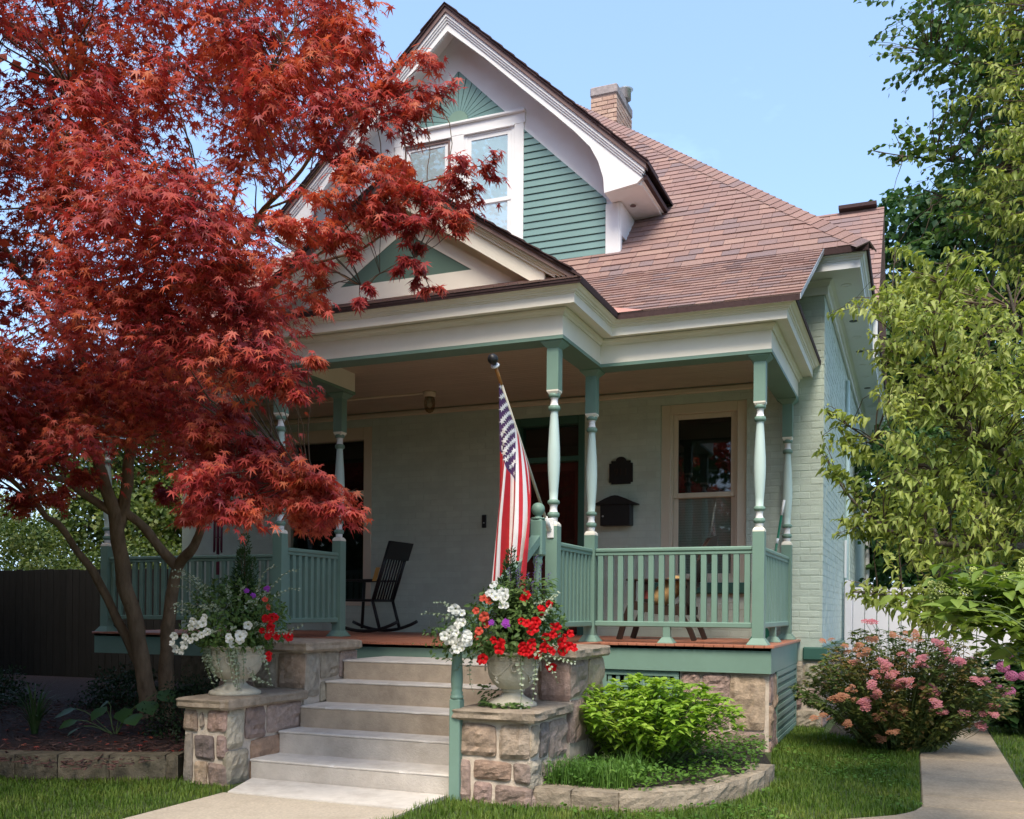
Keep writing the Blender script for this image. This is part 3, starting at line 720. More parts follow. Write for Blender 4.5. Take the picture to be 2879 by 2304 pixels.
# ---- porch beam and cornice: one run round wing, bay and wing
EAVE = [(-9.02, YF), (-9.02, 8.78), (-5.76, 8.78), (-5.76, 7.71), (-2.74, 7.71), (-2.74, 8.78), (-1.171, 8.78), (-1.171, YF)]
mb = MB(); sweep(mb, EAVE, [(0, 3.568), (0, 3.79), (-.21, 3.79), (-.21, 3.568)], 0, True); mb.build('frieze', M['cream'], house)
mb = MB(); sweep(mb, EAVE, [(.004, 3.536), (.004, 3.566), (-.214, 3.566), (-.214, 3.536)], 0, True); mb.build('porch_beam', M['green'], house)
mb = MB()
sweep(mb, EAVE, [(.002, 3.735), (.012, 3.735), (.02, 3.755), (.04, 3.766), (.045, 3.784), (.002, 3.784)], 0, True)
sweep(mb, EAVE, [(-.02, 3.7905), (.128, 3.7905), (.128, 3.80), (-.02, 3.80)], 0, True)
sweep(mb, EAVE, [(.13, 3.777), (.150, 3.777), (.150, 3.852), (.158, 3.855), (.160, 3.866), (.172, 3.868), (.176, 3.880), (.190, 3.884), (.205, 3.899), (.222, 3.903), (.222, 3.914), (.13, 3.914)], 0, True)
mb.build('cornice', M['cream'], house)
mb = MB(); sweep(mb, EAVE, [(.10, 3.9145), (.232, 3.906), (.236, 3.946), (.10, 3.95)], 0, True); mb.build('drip_edge', M['shingle_edge'], house)
mb = MB(); mb.box(-1.25, -0.94, 8.6, YF, 3.93, 3.944); mb.build('cornice_cap', M['shingle_edge'], house)

# ---- turned posts
def post(x, y, half=.052, z0=ZD):
    p = MB()
    lower = 1.985
    p.lathe([(half, z0+.045), (half, lower-.02)], square=True, c=(x, y, 0), mi=0)
    p.lathe([(half+.042, z0), (half+.042, z0+.006), (half+.004, z0+.062)], square=True, c=(x, y, 0), mi=0)
    # lamb's tongues: the square shoulders drawn in to the turning, edges worn to bare cream paint
    p.lathe([(half, lower-.02, 1), (half*.98, lower-.004, 1), (half*.8, lower+.012, 1), (.034, lower+.02, 1)], square=True, c=(x, y, 0))
    o = p.build('porch_post', [M['green'], M['cream']], house)
    h = MB()
    h.lathe([(half, 3.125, 0), (half, 3.478, 0), (half+.045, 3.524, 0), (half+.045, 3.536, 0)], square=True, c=(x, y, 0), mi=0)
    h.lathe([(.034, 3.085, 1), (half*.8, 3.096, 1), (half*.98, 3.112, 1), (half, 3.126, 1)], square=True, c=(x, y, 0))
    h.build('post_head', [M['green'], M['cream']], o)
    t = MB()
    G, W, V_ = 0, 1, 2
    prof = [(.034, 1.985, W), (.036, 2.035, W), (.036, 2.040, G), (.049, 2.048, G), (.052, 2.064, G), (.049, 2.08, G), (.036, 2.088, W), (.034, 2.096, W), (.0305, 2.115, W), (.034, 2.142, W), (.037, 2.15, G), (.05, 2.157, G), (.053, 2.17, G), (.05, 2.184, G), (.038, 2.192, V_),
            (.0345, 2.196, V_), (.039, 2.27, V_), (.046, 2.36, V_), (.0515, 2.45, V_), (.0535, 2.54, V_), (.0515, 2.63, V_), (.046, 2.73, V_), (.039, 2.84, V_), (.0325, 2.935, V_), (.034, 2.948, G), (.049, 2.955, G), (.053, 2.972, G), (.049, 2.99, G), (.036, 2.997, W), (.0305, 3.02, W), (.0305, 3.045, W), (.036, 3.062, G), (.048, 3.067, G), (.052, 3.082, G), (.047, 3.098, G), (.03, 3.105, G)]
    t.lathe(prof, 18, (x, y, 0)); t.build('turning', [M['green'], M['white'], M['mint']], o)
    return o
for (x, y) in ((-5.65, 7.82), (-5.67, 8.89), (-2.85, 7.82), (-2.855, 8.89), (-1.28, 8.89), (-1.265, 10.82), (-8.9, 8.89)): post(x, y)

# ---- railings
bal = MB(); bal.box(-.0255, .0255, -.021, .021, 0, 1, 0, 0.003); bal_me = bal.mesh('baluster', M['green'])
def railing(x0, y0, x1, y1, n, block=True):
    p0, p1 = Vector((x0, y0, 0)), Vector((x1, y1, 0)); d = (p1-p0); L = d.length; d.normalize()
    ang = math.atan2(d.y, d.x); R = Matrix.Translation(p0) @ Matrix.Rotation(ang, 4, 'Z')
    m = MB()
    m.box(0, L, -.036, .036, 1.795, 1.838, 0, .012, R); m.box(0, L, -.026, .026, 1.768, 1.796, 0, .004, R)
    m.box(0, L, -.034, .034, 1.098, 1.150, 0, .008, R)
    if block:
        c = L*0.47
        m.box(c-.034, c+.034, -.03, .03, ZD+.05, 1.1, 0, .003, R)
        m.lathe([(.075, ZD), (.075, ZD+.006), (.038, ZD+.055)], square=True, c=tuple(p0+d*c))
    o = m.build('railing', M['green'], house)
    for k in range(n):
        t = L*(k+.5)/n
        put('baluster', bal_me, Matrix.Translation(p0+d*t) @ Matrix.Rotation(ang, 4, 'Z') @ Matrix.Translation((0, 0, 1.148)) @ Matrix.Diagonal((1, 1, .622, 1)), o)
railing(-2.803, 8.89, -1.332, 8.89, 15)
railing(-1.28, 8.942, -1.265, 10.77, 17)
railing(-2.85, 7.872, -2.855, 8.838, 9, False)
railing(-5.65, 7.872, -5.67, 8.838, 9, False)
railing(-8.848, 8.89, -5.722, 8.89, 29)

# ---- stone pier, lattice
pier = MB(); pier.box(-1.98, -1.18, 8.86, 9.30, -.1, .70); pr = pier.build('stone_pier', M['mortar'], house)
RS = [(0, .20, .46, .69), (.20, .46, .46, .69), (.46, .78, .18, .69), (0, .46, .18, .46), (0, .40, -.06, .18), (.40, .78, -.06, .18)]
stones_on(pr, (-1.98, 8.855, 0), X_, Z_, -Y_, RS, [M['stone_pink'], M['stone_pink'], M['stone']], .028, 11)
stones_on(pr, (-1.175, 8.86, 0), Y_, Z_, X_, [(0, .16, .42, .69), (0, .16, .1, .42), (.0, .16, -.05, .1), (.16, .44, .35, .69), (.16, .44, -.05, .35)], [M['stone_pink'], M['stone']], .02, 12)
slm = MB(); slm.box(0, 1, -.004, .004, -.019, .019, 0, .002); sl_me = slm.mesh('lattice_slat', M['green'])
def lattice(O, U, w, z0, z1, N, pitch=.083):
    O, U, N = Vector(O), Vector(U), Vector(N)
    ang = math.atan2(U.y, U.x); R = Matrix.Translation(O) @ Matrix.Rotation(ang, 4, 'Z')
    m = MB()
    for (a, b, c, d) in ((0, w, z1-.05, z1), (0, w, z0, z0+.05), (0, .045, z0+.05, z1-.05), (w-.045, w, z0+.05, z1-.05)): m.box(a, b, -.012, .012, c, d, 0, .003, R)
    o = m.build('lattice_panel', M['green'], house)
    z = z0+.08
    while z < z1-.06:
        put('lattice_slat', sl_me, Matrix.Translation(O+U*.02+N*.004) @ Matrix.Rotation(ang, 4, 'Z') @ Matrix.Translation((0, 0, z)) @ Matrix.Diagonal((w-.04, 1, 1.15, 1)), o); z += pitch
    a = .075
    while a < w-.05:
        put('lattice_slat', sl_me, Matrix.Translation(O+U*a-N*.006) @ Matrix.Rotation(ang, 4, 'Z') @ Matrix.Translation((0, 0, z0+.02)) @ Matrix.Rotation(-math.pi/2, 4, 'Y') @ Matrix.Diagonal((z1-z0-.04, 1, 1, 1)), o); a += pitch*.95
lattice((-2.72, 8.84, 0), (1, 0, 0), .735, .06, .695, (0, -1, 0))
lattice((-1.168, 9.24, 0), (0, 1, 0), 1.62, .02, .695, (1, 0, 0))
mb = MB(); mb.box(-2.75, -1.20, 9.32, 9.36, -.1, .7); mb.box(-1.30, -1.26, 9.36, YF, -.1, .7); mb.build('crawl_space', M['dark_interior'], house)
# ================================================================ roofs
SL = 0.966
EZ, EY = 4.985, 10.48            # main eave: top edge height, front plane
EX = -0.445
sh_c = []                        # shingle candidates: (size in picture, matrix, plane parent, uv polygon)
EXPO = 0.138
def roof_frame(O, U, V):
    U = Vector(U).normalized(); V = Vector(V).normalized(); N = U.cross(V).normalized()
    if N.z < 0: N = -N
    return Vector(O), U, V, N
def shingles(parent, O, U, V, region, seed=0, start=0.0):
    O, U, V, N = roof_frame(O, U, V)
    rr = random.Random(seed)
    if area2(region) < 0: region = region[::-1]
    u0 = min(p[0] for p in region); u1 = max(p[0] for p in region); v1 = max(p[1] for p in region)
    v = start; row = 0
    while v < v1:
        u = u0-rr.uniform(0, .3)
        jit = rr.uniform(-.003, .003)
        while u < u1:
            w = rr.choice((.11, .15, .19, .24, .29))*rr.uniform(.93, 1.07)
            drop = rr.choice((0, 0, 0, -.010))
            q = [(u+.002, v+drop+jit), (u+w-.002, v+drop+jit), (u+w-.002, v+EXPO+.012), (u+.002, v+EXPO+.012)]
            c = clip_to(q, region)
            if c and abs(area2(c)) > .002:
                full = len(c) == 4 and abs(abs(area2(c))-abs(area2(q))) < 1e-6
                ctr = O+U*(u+w/2)+V*(v+EXPO/2)
                s = seen_size(ctr, N, abs(area2(c)))*(1 if in_view(ctr) else .001)
                th = .007+(.005 if drop else 0)
                sh_c.append((s if full else s*.01, (O, U, V, N), q if full else c, v+drop+jit, th, parent))
            u += w
        v += EXPO; row += 1
def finish_shingles(nbig=300, skip=lambda c: False):
    u = MB(); u.add([(0, 0, 0), (1, 0, 0), (1, 1, 0), (0, 1, 0), (0, 0, 1), (1, 0, 1), (1, 1, .12), (0, 1, .12)],
                    [(3, 2, 1, 0), (4, 5, 6, 7), (0, 1, 5, 4), (1, 2, 6, 5), (2, 3, 7, 6), (3, 0, 4, 7)], 0)
    me = u.mesh('shingle', M['shingle'])
    sh_c.sort(key=lambda t: -t[0])
    rest = {}
    for k, (s, (O, U, V, N), q, vb, th, parent) in enumerate(sh_c):
        if k < nbig:
            base = O+U*q[0][0]+V*q[0][1]+N*.001
            w = q[1][0]-q[0][0]; h = q[2][1]-q[1][1]
            A = U*w; B = V*h; C = N*(th+.006)
            put('shingle', me, Matrix(((A.x, B.x, C.x, base.x), (A.y, B.y, C.y, base.y), (A.z, B.z, C.z, base.z), (0, 0, 0, 1))), parent)
        else:
            m = rest.setdefault(parent, MB())
            bot = [O+U*a+V*b+N*.001 for a, b in q]
            top = [O+U*a+V*b+N*(.002+(th+.005)*max(0, 1-(b-vb)/(EXPO+.012))) for a, b in q]
            n = len(q); m.add(top, [tuple(range(n))], 0)
            i0 = len(m.v); m.v += [tuple(p) for p in bot]
            for k2 in range(n):
                j = (k2+1) % n
                m.f.append((i0+k2, i0+j, i0-n+j, i0-n+k2)); m.m.append(0); m.s.append(False)
    for p, m in rest.items(): tag(m.build('shingle_field', M['shingle'], p), kind='stuff')

# ---- main hipped roof
PK = (-5.30, EY+4.855, EZ+4.855*SL)
XLE = -10.155
RY = PK[1]+1.9
mr = MB()
for q in ([(EX, EY, EZ), (XLE, EY, EZ), PK], [(EX, EY, EZ), PK, (PK[0], RY, PK[2]), (EX, RY+4.855, EZ)], [(XLE, EY, EZ), PK, (PK[0], RY, PK[2]), (XLE, RY+4.855, EZ)], [(EX, RY+4.855, EZ), (XLE, RY+4.855, EZ), (PK[0], RY, PK[2])]):
    mr.poly(q)
main_roof = mr.build('main_roof', M['shingle'], house)
vlen = 4.855*math.sqrt(1+SL*SL)
# left open where the front gable's own roof covers it
shingles(main_roof, (EX, EY, EZ), (-1, 0, 0), (0, 1, SL), [(0.0, 0), (5.2, 0), (4.855, vlen)], 1)
shingles(main_roof, (EX, EY, EZ), (-1, 0, 0), (0, 1, SL), [(6.9, 0), (9.71, 0), (6.9, 2.81*math.sqrt(1+SL*SL))], 2)
# hip caps
hc = Vector(PK)-Vector((EX, EY, EZ)); HL = hc.length; hc.normalize()
capm = MB()
n1 = Vector((0, -SL, 1)).normalized(); n2 = Vector((SL, 0, 1)).normalized()
d1 = hc.cross(n1).normalized(); d2 = hc.cross(n2).normalized()
if d1.x > 0: d1 = -d1
if d2.y < 0: d2 = -d2
hcv = [Vector((0, 0, 0))]
t_ = .018
def capmesh():
    m = MB(); L = .165; w = .15
    c0, c1 = n1*0.5+n2*0.5, hc
    top = (n1+n2).normalized()
    a = [d1*w+n1*.004, top*.012, d2*w+n2*.004]
    lo = [p+(n1+n2).normalized()*t_ for p in a]; hi = [p+hc*L+(n1+n2).normalized()*.006 for p in a]
    m.add(lo+hi, [(0, 1, 4, 3), (1, 2, 5, 4)], 0)
    m.add([a[0], a[1], lo[1], lo[0]], [(0, 1, 2, 3)], 0); m.add([a[1], a[2], lo[2], lo[1]], [(0, 1, 2, 3)], 0)
    return m.mesh('hip_cap', M['shingle'])
cm = capmesh()
k = 0
while k*.142 < HL-.1:
    put('hip_cap', cm, Matrix.Translation(Vector((EX, EY, EZ))+hc*(k*.142)), main_roof); k += 1

# ---- main cornice on the right and front return
MAIN = [(-1.28, YF), (XR, YF), (XR, 23.0)]
mb = MB(); sweep(mb, MAIN, [(.002, 4.655), (.030, 4.655), (.030, 4.80), (.002, 4.80)], 0, True); sweep(mb, MAIN, [(.031, 4.735), (.045, 4.74), (.055, 4.775), (.085, 4.795), (.031, 4.797)], 0, True)
sweep(mb, MAIN, [(-.1, 4.801), (.345, 4.801), (.345, 4.815), (-.1, 4.815)], 0, True)
sweep(mb, MAIN, [(.346, 4.785), (.372, 4.785), (.372, 4.865), (.382, 4.87), (.385, 4.885), (.40, 4.89), (.41, 4.91), (.43, 4.915), (.43, 4.93), (.346, 4.93)], 0, True)
soff = mb.build('main_cornice', M['white'], house)
mb = MB(); sweep(mb, MAIN, [(.30, 4.931), (.452, 4.925), (.458, 4.985), (.30, 4.99)], 0, True); mb.build('drip_edge', M['shingle_edge'], house)
vm = MB(); vm.lathe([(.055, 0), (.055, -.006), (.042, -.006), (.04, -.001)], 14); vm_me = vm.mesh('soffit_vent', M['white'])
vd = MB(); vd.lathe([(.05, 0), (.05, -.004)], 14); vd_me = vd.mesh('soffit_vent', M['black'])
for k, y in enumerate((11.14, 11.82, 12.55, 13.3, 14.05, 14.85, 15.6, 16.4, 17.15, 17.9, 18.65, 19.4, 20.2)):
    put('soffit_vent', vd_me if k in (2, 4, 7) else vm_me, Matrix.Translation((-.70, y, 4.8005)), soff)

# ---- porch roof on the right wing (and its twin on the left)
PSL = .537; PY, PZ = 8.54, 3.945
prr = MB()
th = Vector((0, 0, -.05))
top = [(-2.49, PY, PZ), (-.905, PY, PZ), (-.885, 10.60, PZ+PSL*2.06), (-4.25, 10.93, PZ+PSL*2.39), (-4.25, PY+1.18*1.76, PZ+PSL*1.18*1.76)]
prr.prism(top, th)
porch_roof = prr.build('porch_roof', M['shingle_edge'], house)
U = (1, 0, 0); V = (0, 1, PSL); kk = math.sqrt(1+PSL*PSL)
shingles(porch_roof, (-4.25, PY, PZ), U, V, [(1.76, 0), (3.35, 0), (3.365, 2.06*kk), (3.365, 2.39*kk), (.0, 2.39*kk), (.0, 1.18*1.76*kk)], 3)
mb = MB(); a, b = Vector((-.905, PY-.01, PZ-.045)), Vector((-.880, 10.50, PZ+PSL*1.96-.04))
mb.prism([a, b, b+Vector((0, 0, .048)), a+Vector((0, 0, .048))], (.006, 0, 0)); mb.build('rake_flashing', M['metal'], house)
lw = MB(); lw.prism([(-9.27, PY, PZ), (-6.01, PY, PZ), (-4.25, PY+1.18*1.76, PZ+PSL*1.18*1.76), (-4.25, YF, PZ+PSL*2.39), (-9.27, YF, PZ+PSL*2.39)], th)
lroof = lw.build('porch_roof', M['shingle_edge'], house)
shingles(lroof, (-9.27, PY, PZ), U, V, [(0, 0), (3.26, 0), (5.02, 1.18*1.76*kk), (5.02, 2.39*kk), (0, 2.39*kk)], 4)
# valley flashing where wing and bay eaves meet
mb = MB(); mb.poly([(-2.50, PY-.01, PZ+.012), (-2.26, PY-.01, PZ+.012), (-2.62, PY+.24, PZ+.145)]); mb.build('valley_flashing', M['copper'], house)

# ---- bay pediment
PC = -4.25; PR = .655
zap = 4.885                                 # inner apex of the white rake boards, taken on the front plane
tym = MB(); tym.prism([(PC-1.62, 7.712, 3.95), (PC+1.62, 7.712, 3.95), (PC, 7.712, 3.95+1.62*.64)], (0, .06, 0)); ped = tym.build('pediment', M['cream'], house)
mb = MB(); mb.prism([(-4.92, 7.706, 4.215), (-3.58, 7.706, 4.215), (PC, 7.706, 4.635)], (0, -.004, 0)); mb.build('pediment_panel', M['panel_green'], ped)
fr = MB()
def hollow_tri(mb, xc, xa, z0, zt, wid_x, wid_z, y, dy, sl):
    pass
# raised flat border round the green panel (three boards)
mb = MB()
mb.prism([(-5.35, 7.694, 4.06), (-3.15, 7.694, 4.06), (-3.58, 7.694, 4.213), (-4.92, 7.694, 4.213)], (0, .017, 0))
mb.prism([(-5.35, 7.695, 4.06), (-4.92, 7.695, 4.213), (PC, 7.695, 4.636), (PC, 7.695, 4.76)], (0, .016, 0))
mb.prism([(-3.15, 7.695, 4.06), (-3.58, 7.695, 4.213), (PC, 7.695, 4.636), (PC, 7.695, 4.76)], (0, .016, 0))
mb.build('panel_border', M['cream'], ped)
def rake(mb, sgn, xc, z_top, sl, x_end, h0, h1, y0, y1, mi=0, xin=0.0):
    """sloping board from the ridge line down one side: vertical offsets h0..h1 about the line, thickness y0..y1"""
    x1 = xc+sgn*x_end; z1 = z_top-sl*x_end
    xi = xc+sgn*xin; zi = z_top-sl*xin
    mb.prism([(xi, y0, zi+h0), (x1, y0, z1+h0), (x1, y0, z1+h1), (xi, y0, zi+h1)], (0, y1-y0, 0), mi)
for s in (-1, 1):
    mb = MB(); rake(mb, s, PC, zap, PR, 1.40, -.055, .085, 7.555, 7.59); rake(mb, s, PC, zap, PR, 1.50, .0855, .110, 7.535, 7.59); rake(mb, s, PC, zap, PR, 1.55, .1105, .128, 7.52, 7.59); rake(mb, s, PC, zap, PR, 1.60, .1285, .15, 7.50, 7.59)
    mb.build('rake_board', M['cream'], ped)
    mb = MB(); rake(mb, s, PC, zap, PR, 1.68, .1505, .200, 7.475, 7.60); mb.build('rake_drip', M['rake_board'], ped)
    mb = MB()
    ed = 1.74; zt = zap+.222
    q = [(PC, 7.455, zt), (PC+s*ed, 7.455, zt-PR*ed), (PC+s*ed, 8.60, zt-PR*ed), (PC, 10.9, zt)]
    mb.prism(q, (0, 0, -.022)); pr_ = mb.build('pediment_roof', [M['shingle_edge']], ped)
    mb = MB(); mb.poly([(x, y, z+.001) for x, y, z in q]); mb.build('roof_cover', M['shingle'], ped)
    # ragged shingle butts along the rake
    rr = random.Random(5+s); t = 0; mb = MB()
    while t < ed-.1:
        w = .138; x0 = PC+s*t; x1 = PC+s*min(ed, t+w+.02); z0 = zt-PR*t; z1 = zt-PR*min(ed, t+w+.02)
        j = rr.uniform(0, .012)
        mb.prism([(x0, 7.445-j, z0+.004), (x1, 7.445-j, z1+.020), (x1, 7.445-j, z1+.004), (x0, 7.445-j, z0)], (0, .4, 0)); t += w
    mb.build('rake_shingle', M['shingle_edge'], ped)
# soffit under the rakes
mb = MB()
for s in (-1, 1):
    mb.poly([(PC, 7.59, zap+.10), (PC+s*1.6, 7.59, zap+.10-PR*1.6), (PC+s*1.6, 7.715, zap+.10-PR*1.6), (PC, 7.715, zap+.10)])
mb.build('rake_soffit', M['cream'], ped)
# little pent roof at the foot of the pediment
pt = MB(); pt.prism([(-6.0, 7.47, 3.945), (-2.50, 7.47, 3.945), (-2.62, 7.72, 4.05), (-5.88, 7.72, 4.05)], (0, 0, -.02)); pent = pt.build('pent_roof', M['shingle_edge'], ped)
shingles(pent, (-6.0, 7.462, 3.945), (1, 0, 0), (0, .25, .105), [(0, 0), (3.5, 0), (3.39, .272), (.11, .272)], 6)

# ---- front gable
GC, GS = -5.28, .925
GZ = 8.27                                   # inner apex of the barge boards
gw = MB(); gw.prism([(GC-2.08, YF, 5.0), (GC+2.08, YF, 5.0), (GC+2.08, YF, 6.60), (GC, YF, 8.53), (GC-2.08, YF, 6.60)], (0, .12, 0))
gable = gw.build('front_gable', M['white'], house)
bo = [(2.45, 6.100), (2.38, 6.040), (2.00, 5.990), (1.986, 6.162), (1.925, 6.36), (1.826, 6.546), (1.645, 6.748), (1.38, 7.006), (.965, 7.394), (.494, 7.842), (0, GZ)]
for s in (-1, 1):
    mb = MB(); mb.prism([(GC, 10.60, GZ+.20)]+[(GC+s*a, 10.60, z) for a, z in bo], (0, .045, 0)); mb.build('barge_board', M['white'], gable)
    mb = MB(); zt = GZ+.20
    rake(mb, s, GC, zt, GS, 2.44, -.105, -.075, 10.585, 10.601); rake(mb, s, GC, zt, GS, 2.46, -.0745, -.045, 10.57, 10.601); rake(mb, s, GC, zt, GS, 2.475, -.0445, .0, 10.555, 10.601)
    mb.build('barge_moulding', M['white'], gable)
    mb = MB(); rake(mb, s, GC, zt, GS, 2.50, .0005, .062, 10.535, 10.62); mb.build('rake_drip', M['rake_board'], gable)
    ed = 2.53; z2 = zt+.095
    q = [(GC, 10.515, z2), (GC+s*ed, 10.515, z2-GS*ed), (GC+s*ed, 11.75, z2-GS*ed), (GC, 14.3, z2)]
    mb = MB(); mb.prism(q, (0, 0, -.032)); gr = mb.build('gable_roof', M['shingle_edge'], gable)
    mb = MB(); mb.poly([(x, y, z+.001) for x, y, z in q]); mb.build('roof_cover', M['shingle'], gable)
    rr = random.Random(9+s); t = 0; mb = MB()
    while t < ed-.1:
        w = .15; x0 = GC+s*t; x1 = GC+s*min(ed, t+w+.02); za, zb_ = z2-GS*t, z2-GS*min(ed, t+w+.02); j = rr.uniform(0, .012)
        mb.prism([(x0, 10.505-j, za+.005), (x1, 10.505-j, zb_+.022), (x1, 10.505-j, zb_+.004), (x0, 10.505-j, za)], (0, .5, 0)); t += w
    mb.build('rake_shingle', M['shingle_edge'], gable)
    mb = MB()
    mb.poly([(GC, 10.64, zt-.02), (GC+s*2.45, 10.64, zt-.02-GS*2.45), (GC+s*2.45, 11.6, zt-.02-GS*2.45), (GC, 11.6, zt-.02)])
    mb.build('gable_soffit', M['white'], gable)
    # boxed eave return
    mb = MB(); xa, xb = GC+s*2.0, GC+s*2.40
    mb.prism([(xa, 10.645, 5.992), (xb, 10.645, 6.035), (xb, 11.72, 6.035), (xa, 11.72, 5.992)], (0, 0, .012))
    mb.box(xb, xb+s*.03, 10.646, 11.72, 6.03, 6.10); mb.box(xb+s*.03, xb+s*.055, 10.646, 11.72, 6.06, 6.11)
    mb.box(GC+s*2.081, GC+s*2.11, 10.95, 11.75, 5.62, 5.99)
    mb.build('eave_box', M['white'], gable)
    mb = MB(); mb.box(xb+s*.056, xb+s*.10, 10.60, 11.72, 6.062, 6.112); mb.build('drip_edge', M['shingle_edge'], gable)
    mb = MB(); mb.box(GC+s*2.0, GC+s*2.079, YF+.12, 12.4, 5.0, 6.2); mb.build('gable_cheek', M['teal'], gable)
    # corner board
    mb = MB(); xo = GC+s*1.925; mb.box(xo, GC+s*2.085, YF-.03, YF, 5.25, 5.99, 0, .004); mb.box(GC+s*2.081, GC+s*2.105, YF-.02, YF+.05, 5.28, 5.99, 0, .004); mb.build('corner_board', M['white'], gable)
vm2 = MB(); vm2.lathe([(.035, 0), (.035, -.005)], 12); put('soffit_vent', vm2.mesh('soffit_vent', M['rake_board']), Matrix.Translation((-3.08, 11.1, 6.005)), gable)
# clapboards: triangles either side of the windows
for s in (-1, 1):
    reg = [(.885, 5.25), (1.925, 5.25), (1.925, 6.06), (.885, 7.06)]
    k = 0; z = 5.25
    back = MB(); back.prism([(GC+s*a, YF-.001, b) for a, b in reg], (0, -.002, 0)); back.build('siding_backing', M['deep_green'], gable)
    while z < 7.06:
        q = clip(clip(reg, lambda p: p[1]-z), lambda p: z+.0775-p[1])
        if len(q) >= 3:
            mb = MB(); n = len(q)
            fr_ = [(GC+s*a, YF-.006-.014*max(0, 1-(b-z)/.08), b) for a, b in q]; bk = [(GC+s*a, YF-.003, b) for a, b in q]
            if s > 0: mb.add(fr_, [tuple(range(n))])
            else: mb.add(fr_, [tuple(range(n-1, -1, -1))])
            i0 = len(mb.v); mb.v += bk
            for a in range(n):
                b = (a+1) % n; mb.f.append((i0-n+a, i0+a, i0+b, i0-n+b)); mb.m.append(0); mb.s.append(False)
            mb.build('siding_board', M['teal'], gable)
        z += .0845
# sunburst fan
FZ, FA = 7.30, 7.945
tri = [(GC-.652, FZ), (GC+.652, FZ), (GC, FA)]
mb = MB(); mb.prism([(x, YF-.001, z) for x, z in tri], (0, -.002, 0)); mb.build('fan_backing', M['deep_green'], gable)
NS = 16
for k in range(NS):
    a0, a1 = math.pi*k/NS+.012, math.pi*(k+1)/NS-.012
    c0, s0, c1, s1 = math.cos(a0), math.sin(a0), math.cos(a1), math.sin(a1)
    pol = [(GC+.145*c0, FZ+.145*s0), (GC+3*c0, FZ+3*s0), (GC+3*c1, FZ+3*s1), (GC+.145*c1, FZ+.145*s1)]
    q = clip_to(pol, tri)
    if len(q) < 3: continue
    mb = MB(); mb.prism([(x, YF-.004, z) for x, z in q], (0, -.012, 0)); mb.build('fan_board', M['teal'], gable)
mb = MB(); mb.prism([(GC+.142*math.cos(math.pi*i/12), YF-.004, FZ+.142*math.sin(math.pi*i/12)) for i in range(13)], (0, -.024, 0)); mb.build('fan_hub', M['green'], gable)
# casings and the pair of sashes
mb = MB()
mb.box(GC-.90, GC+.90, YF-.030, YF, 7.135, 7.262, 0, .003); mb.box(GC-.91, GC+.91, YF-.065, YF, 7.2625, 7.297, 0, .008)
mb.box(GC+.765, GC+.885, YF-.028, YF, 5.2, 7.135, 0, .003); mb.box(GC-.885, GC-.765, YF-.028, YF, 5.2, 7.135, 0, .003); mb.box(GC-.085, GC+.09, YF-.028, YF, 5.2, 7.135, 0, .003)
mb.box(GC-.765, GC+.765, YF-.04, YF, 5.52, 5.585, 0, .006)
mb.build('window_casing', M['white'], gable)
def gwin(x0, x1, dark):
    m_ = M['white']
    f = MB(); f.box(x0, x0+.045, YF-.022, YF+.01, 5.586, 7.134, 0, .003); f.box(x1-.045, x1, YF-.022, YF+.01, 5.586, 7.134, 0, .003); f.box(x0+.045, x1-.045, YF-.022, YF+.01, 7.09, 7.134, 0, .003); f.box(x0, x1, YF-.05, YF-.02, 7.115, 7.134, 0, .003)
    w = f.build('window', m_, gable)
    a0, a1 = x0+.045, x1-.045
    for c0, c1, yy in ((6.235, 7.09, -.016), (5.586, 6.275, -.008)):
        s = MB(); q = .05
        s.box(a0, a0+q, YF+yy, YF+yy+.012, c0, c1, 0, .003); s.box(a1-q, a1, YF+yy, YF+yy+.012, c0, c1, 0, .003); s.box(a0+q, a1-q, YF+yy+.001, YF+yy+.011, c0, c0+q, 0, .003); s.box(a0+q, a1-q, YF+yy+.001, YF+yy+.011, c1-q, c1, 0, .003)
        s.build('sash', m_, w)
        g = MB(); g.box(a0+q-.004, a1-q+.004, YF+yy+.005, YF+yy+.007, c0+q-.004, c1-q+.004); g.build('pane', M['glass_sky'], w)
    b = MB(); b.box(a0+.03, a1-.03, YF-.006, YF-.003, 6.29, 7.06); b.build('shade', M['shade'] if not dark else M['blind'], w)
    if dark:
        e = MB(); e.box(a0-.02, a0, YF-.030, YF-.02, 5.6, 7.1); e.box(a1, a1+.025, YF-.030, YF-.02, 5.6, 7.1); e.box(a0, a1, YF-.030, YF-.02, 7.075, 7.105); e.build('screen_frame', M['rake_board'], w)
gwin(GC+.09, GC+.765, False); gwin(GC-.765, GC-.085, True)

# ---- chimney
ch = MB(); CX0, CX1, CY0, CY1, CT = -5.35, -4.88, 16.45, 17.45, 10.33
ch.box(CX0+.006, CX1-.006, CY0+.006, CY1-.006, 8.6, CT)
chim = ch.build('chimney', M['chimney_joint'], house)
cb = MB(); cb.box(0, 1, -.004, .02, 0, .062, 0, 0.0); cb_me = cb.mesh('brick', M['chimney'])
z = 9.14; k = 0
while z < CT-.05:
    for face in (0, 1):
        L = (CX1-CX0) if face == 0 else (CY1-CY0)
        a = -(.11 if (k+face) % 2 else 0)
        while a < L-.02:
            s, e = max(0, a), min(L, a+.215)
            if e-s > .03:
                pr = random.uniform(-.004, .004)
                Mw = Matrix.Translation((CX0+s, CY0+pr, z)) @ Matrix.Diagonal((e-s-.012, 1, 1, 1)) if face == 0 else Matrix.Translation((CX1-pr, CY0+s, z)) @ Matrix.Rotation(math.pi/2, 4, 'Z') @ Matrix.Diagonal((e-s-.012, 1, 1, 1))
                put('brick', cb_me, Mw, chim)
            a += .215
    z += .078; k += 1
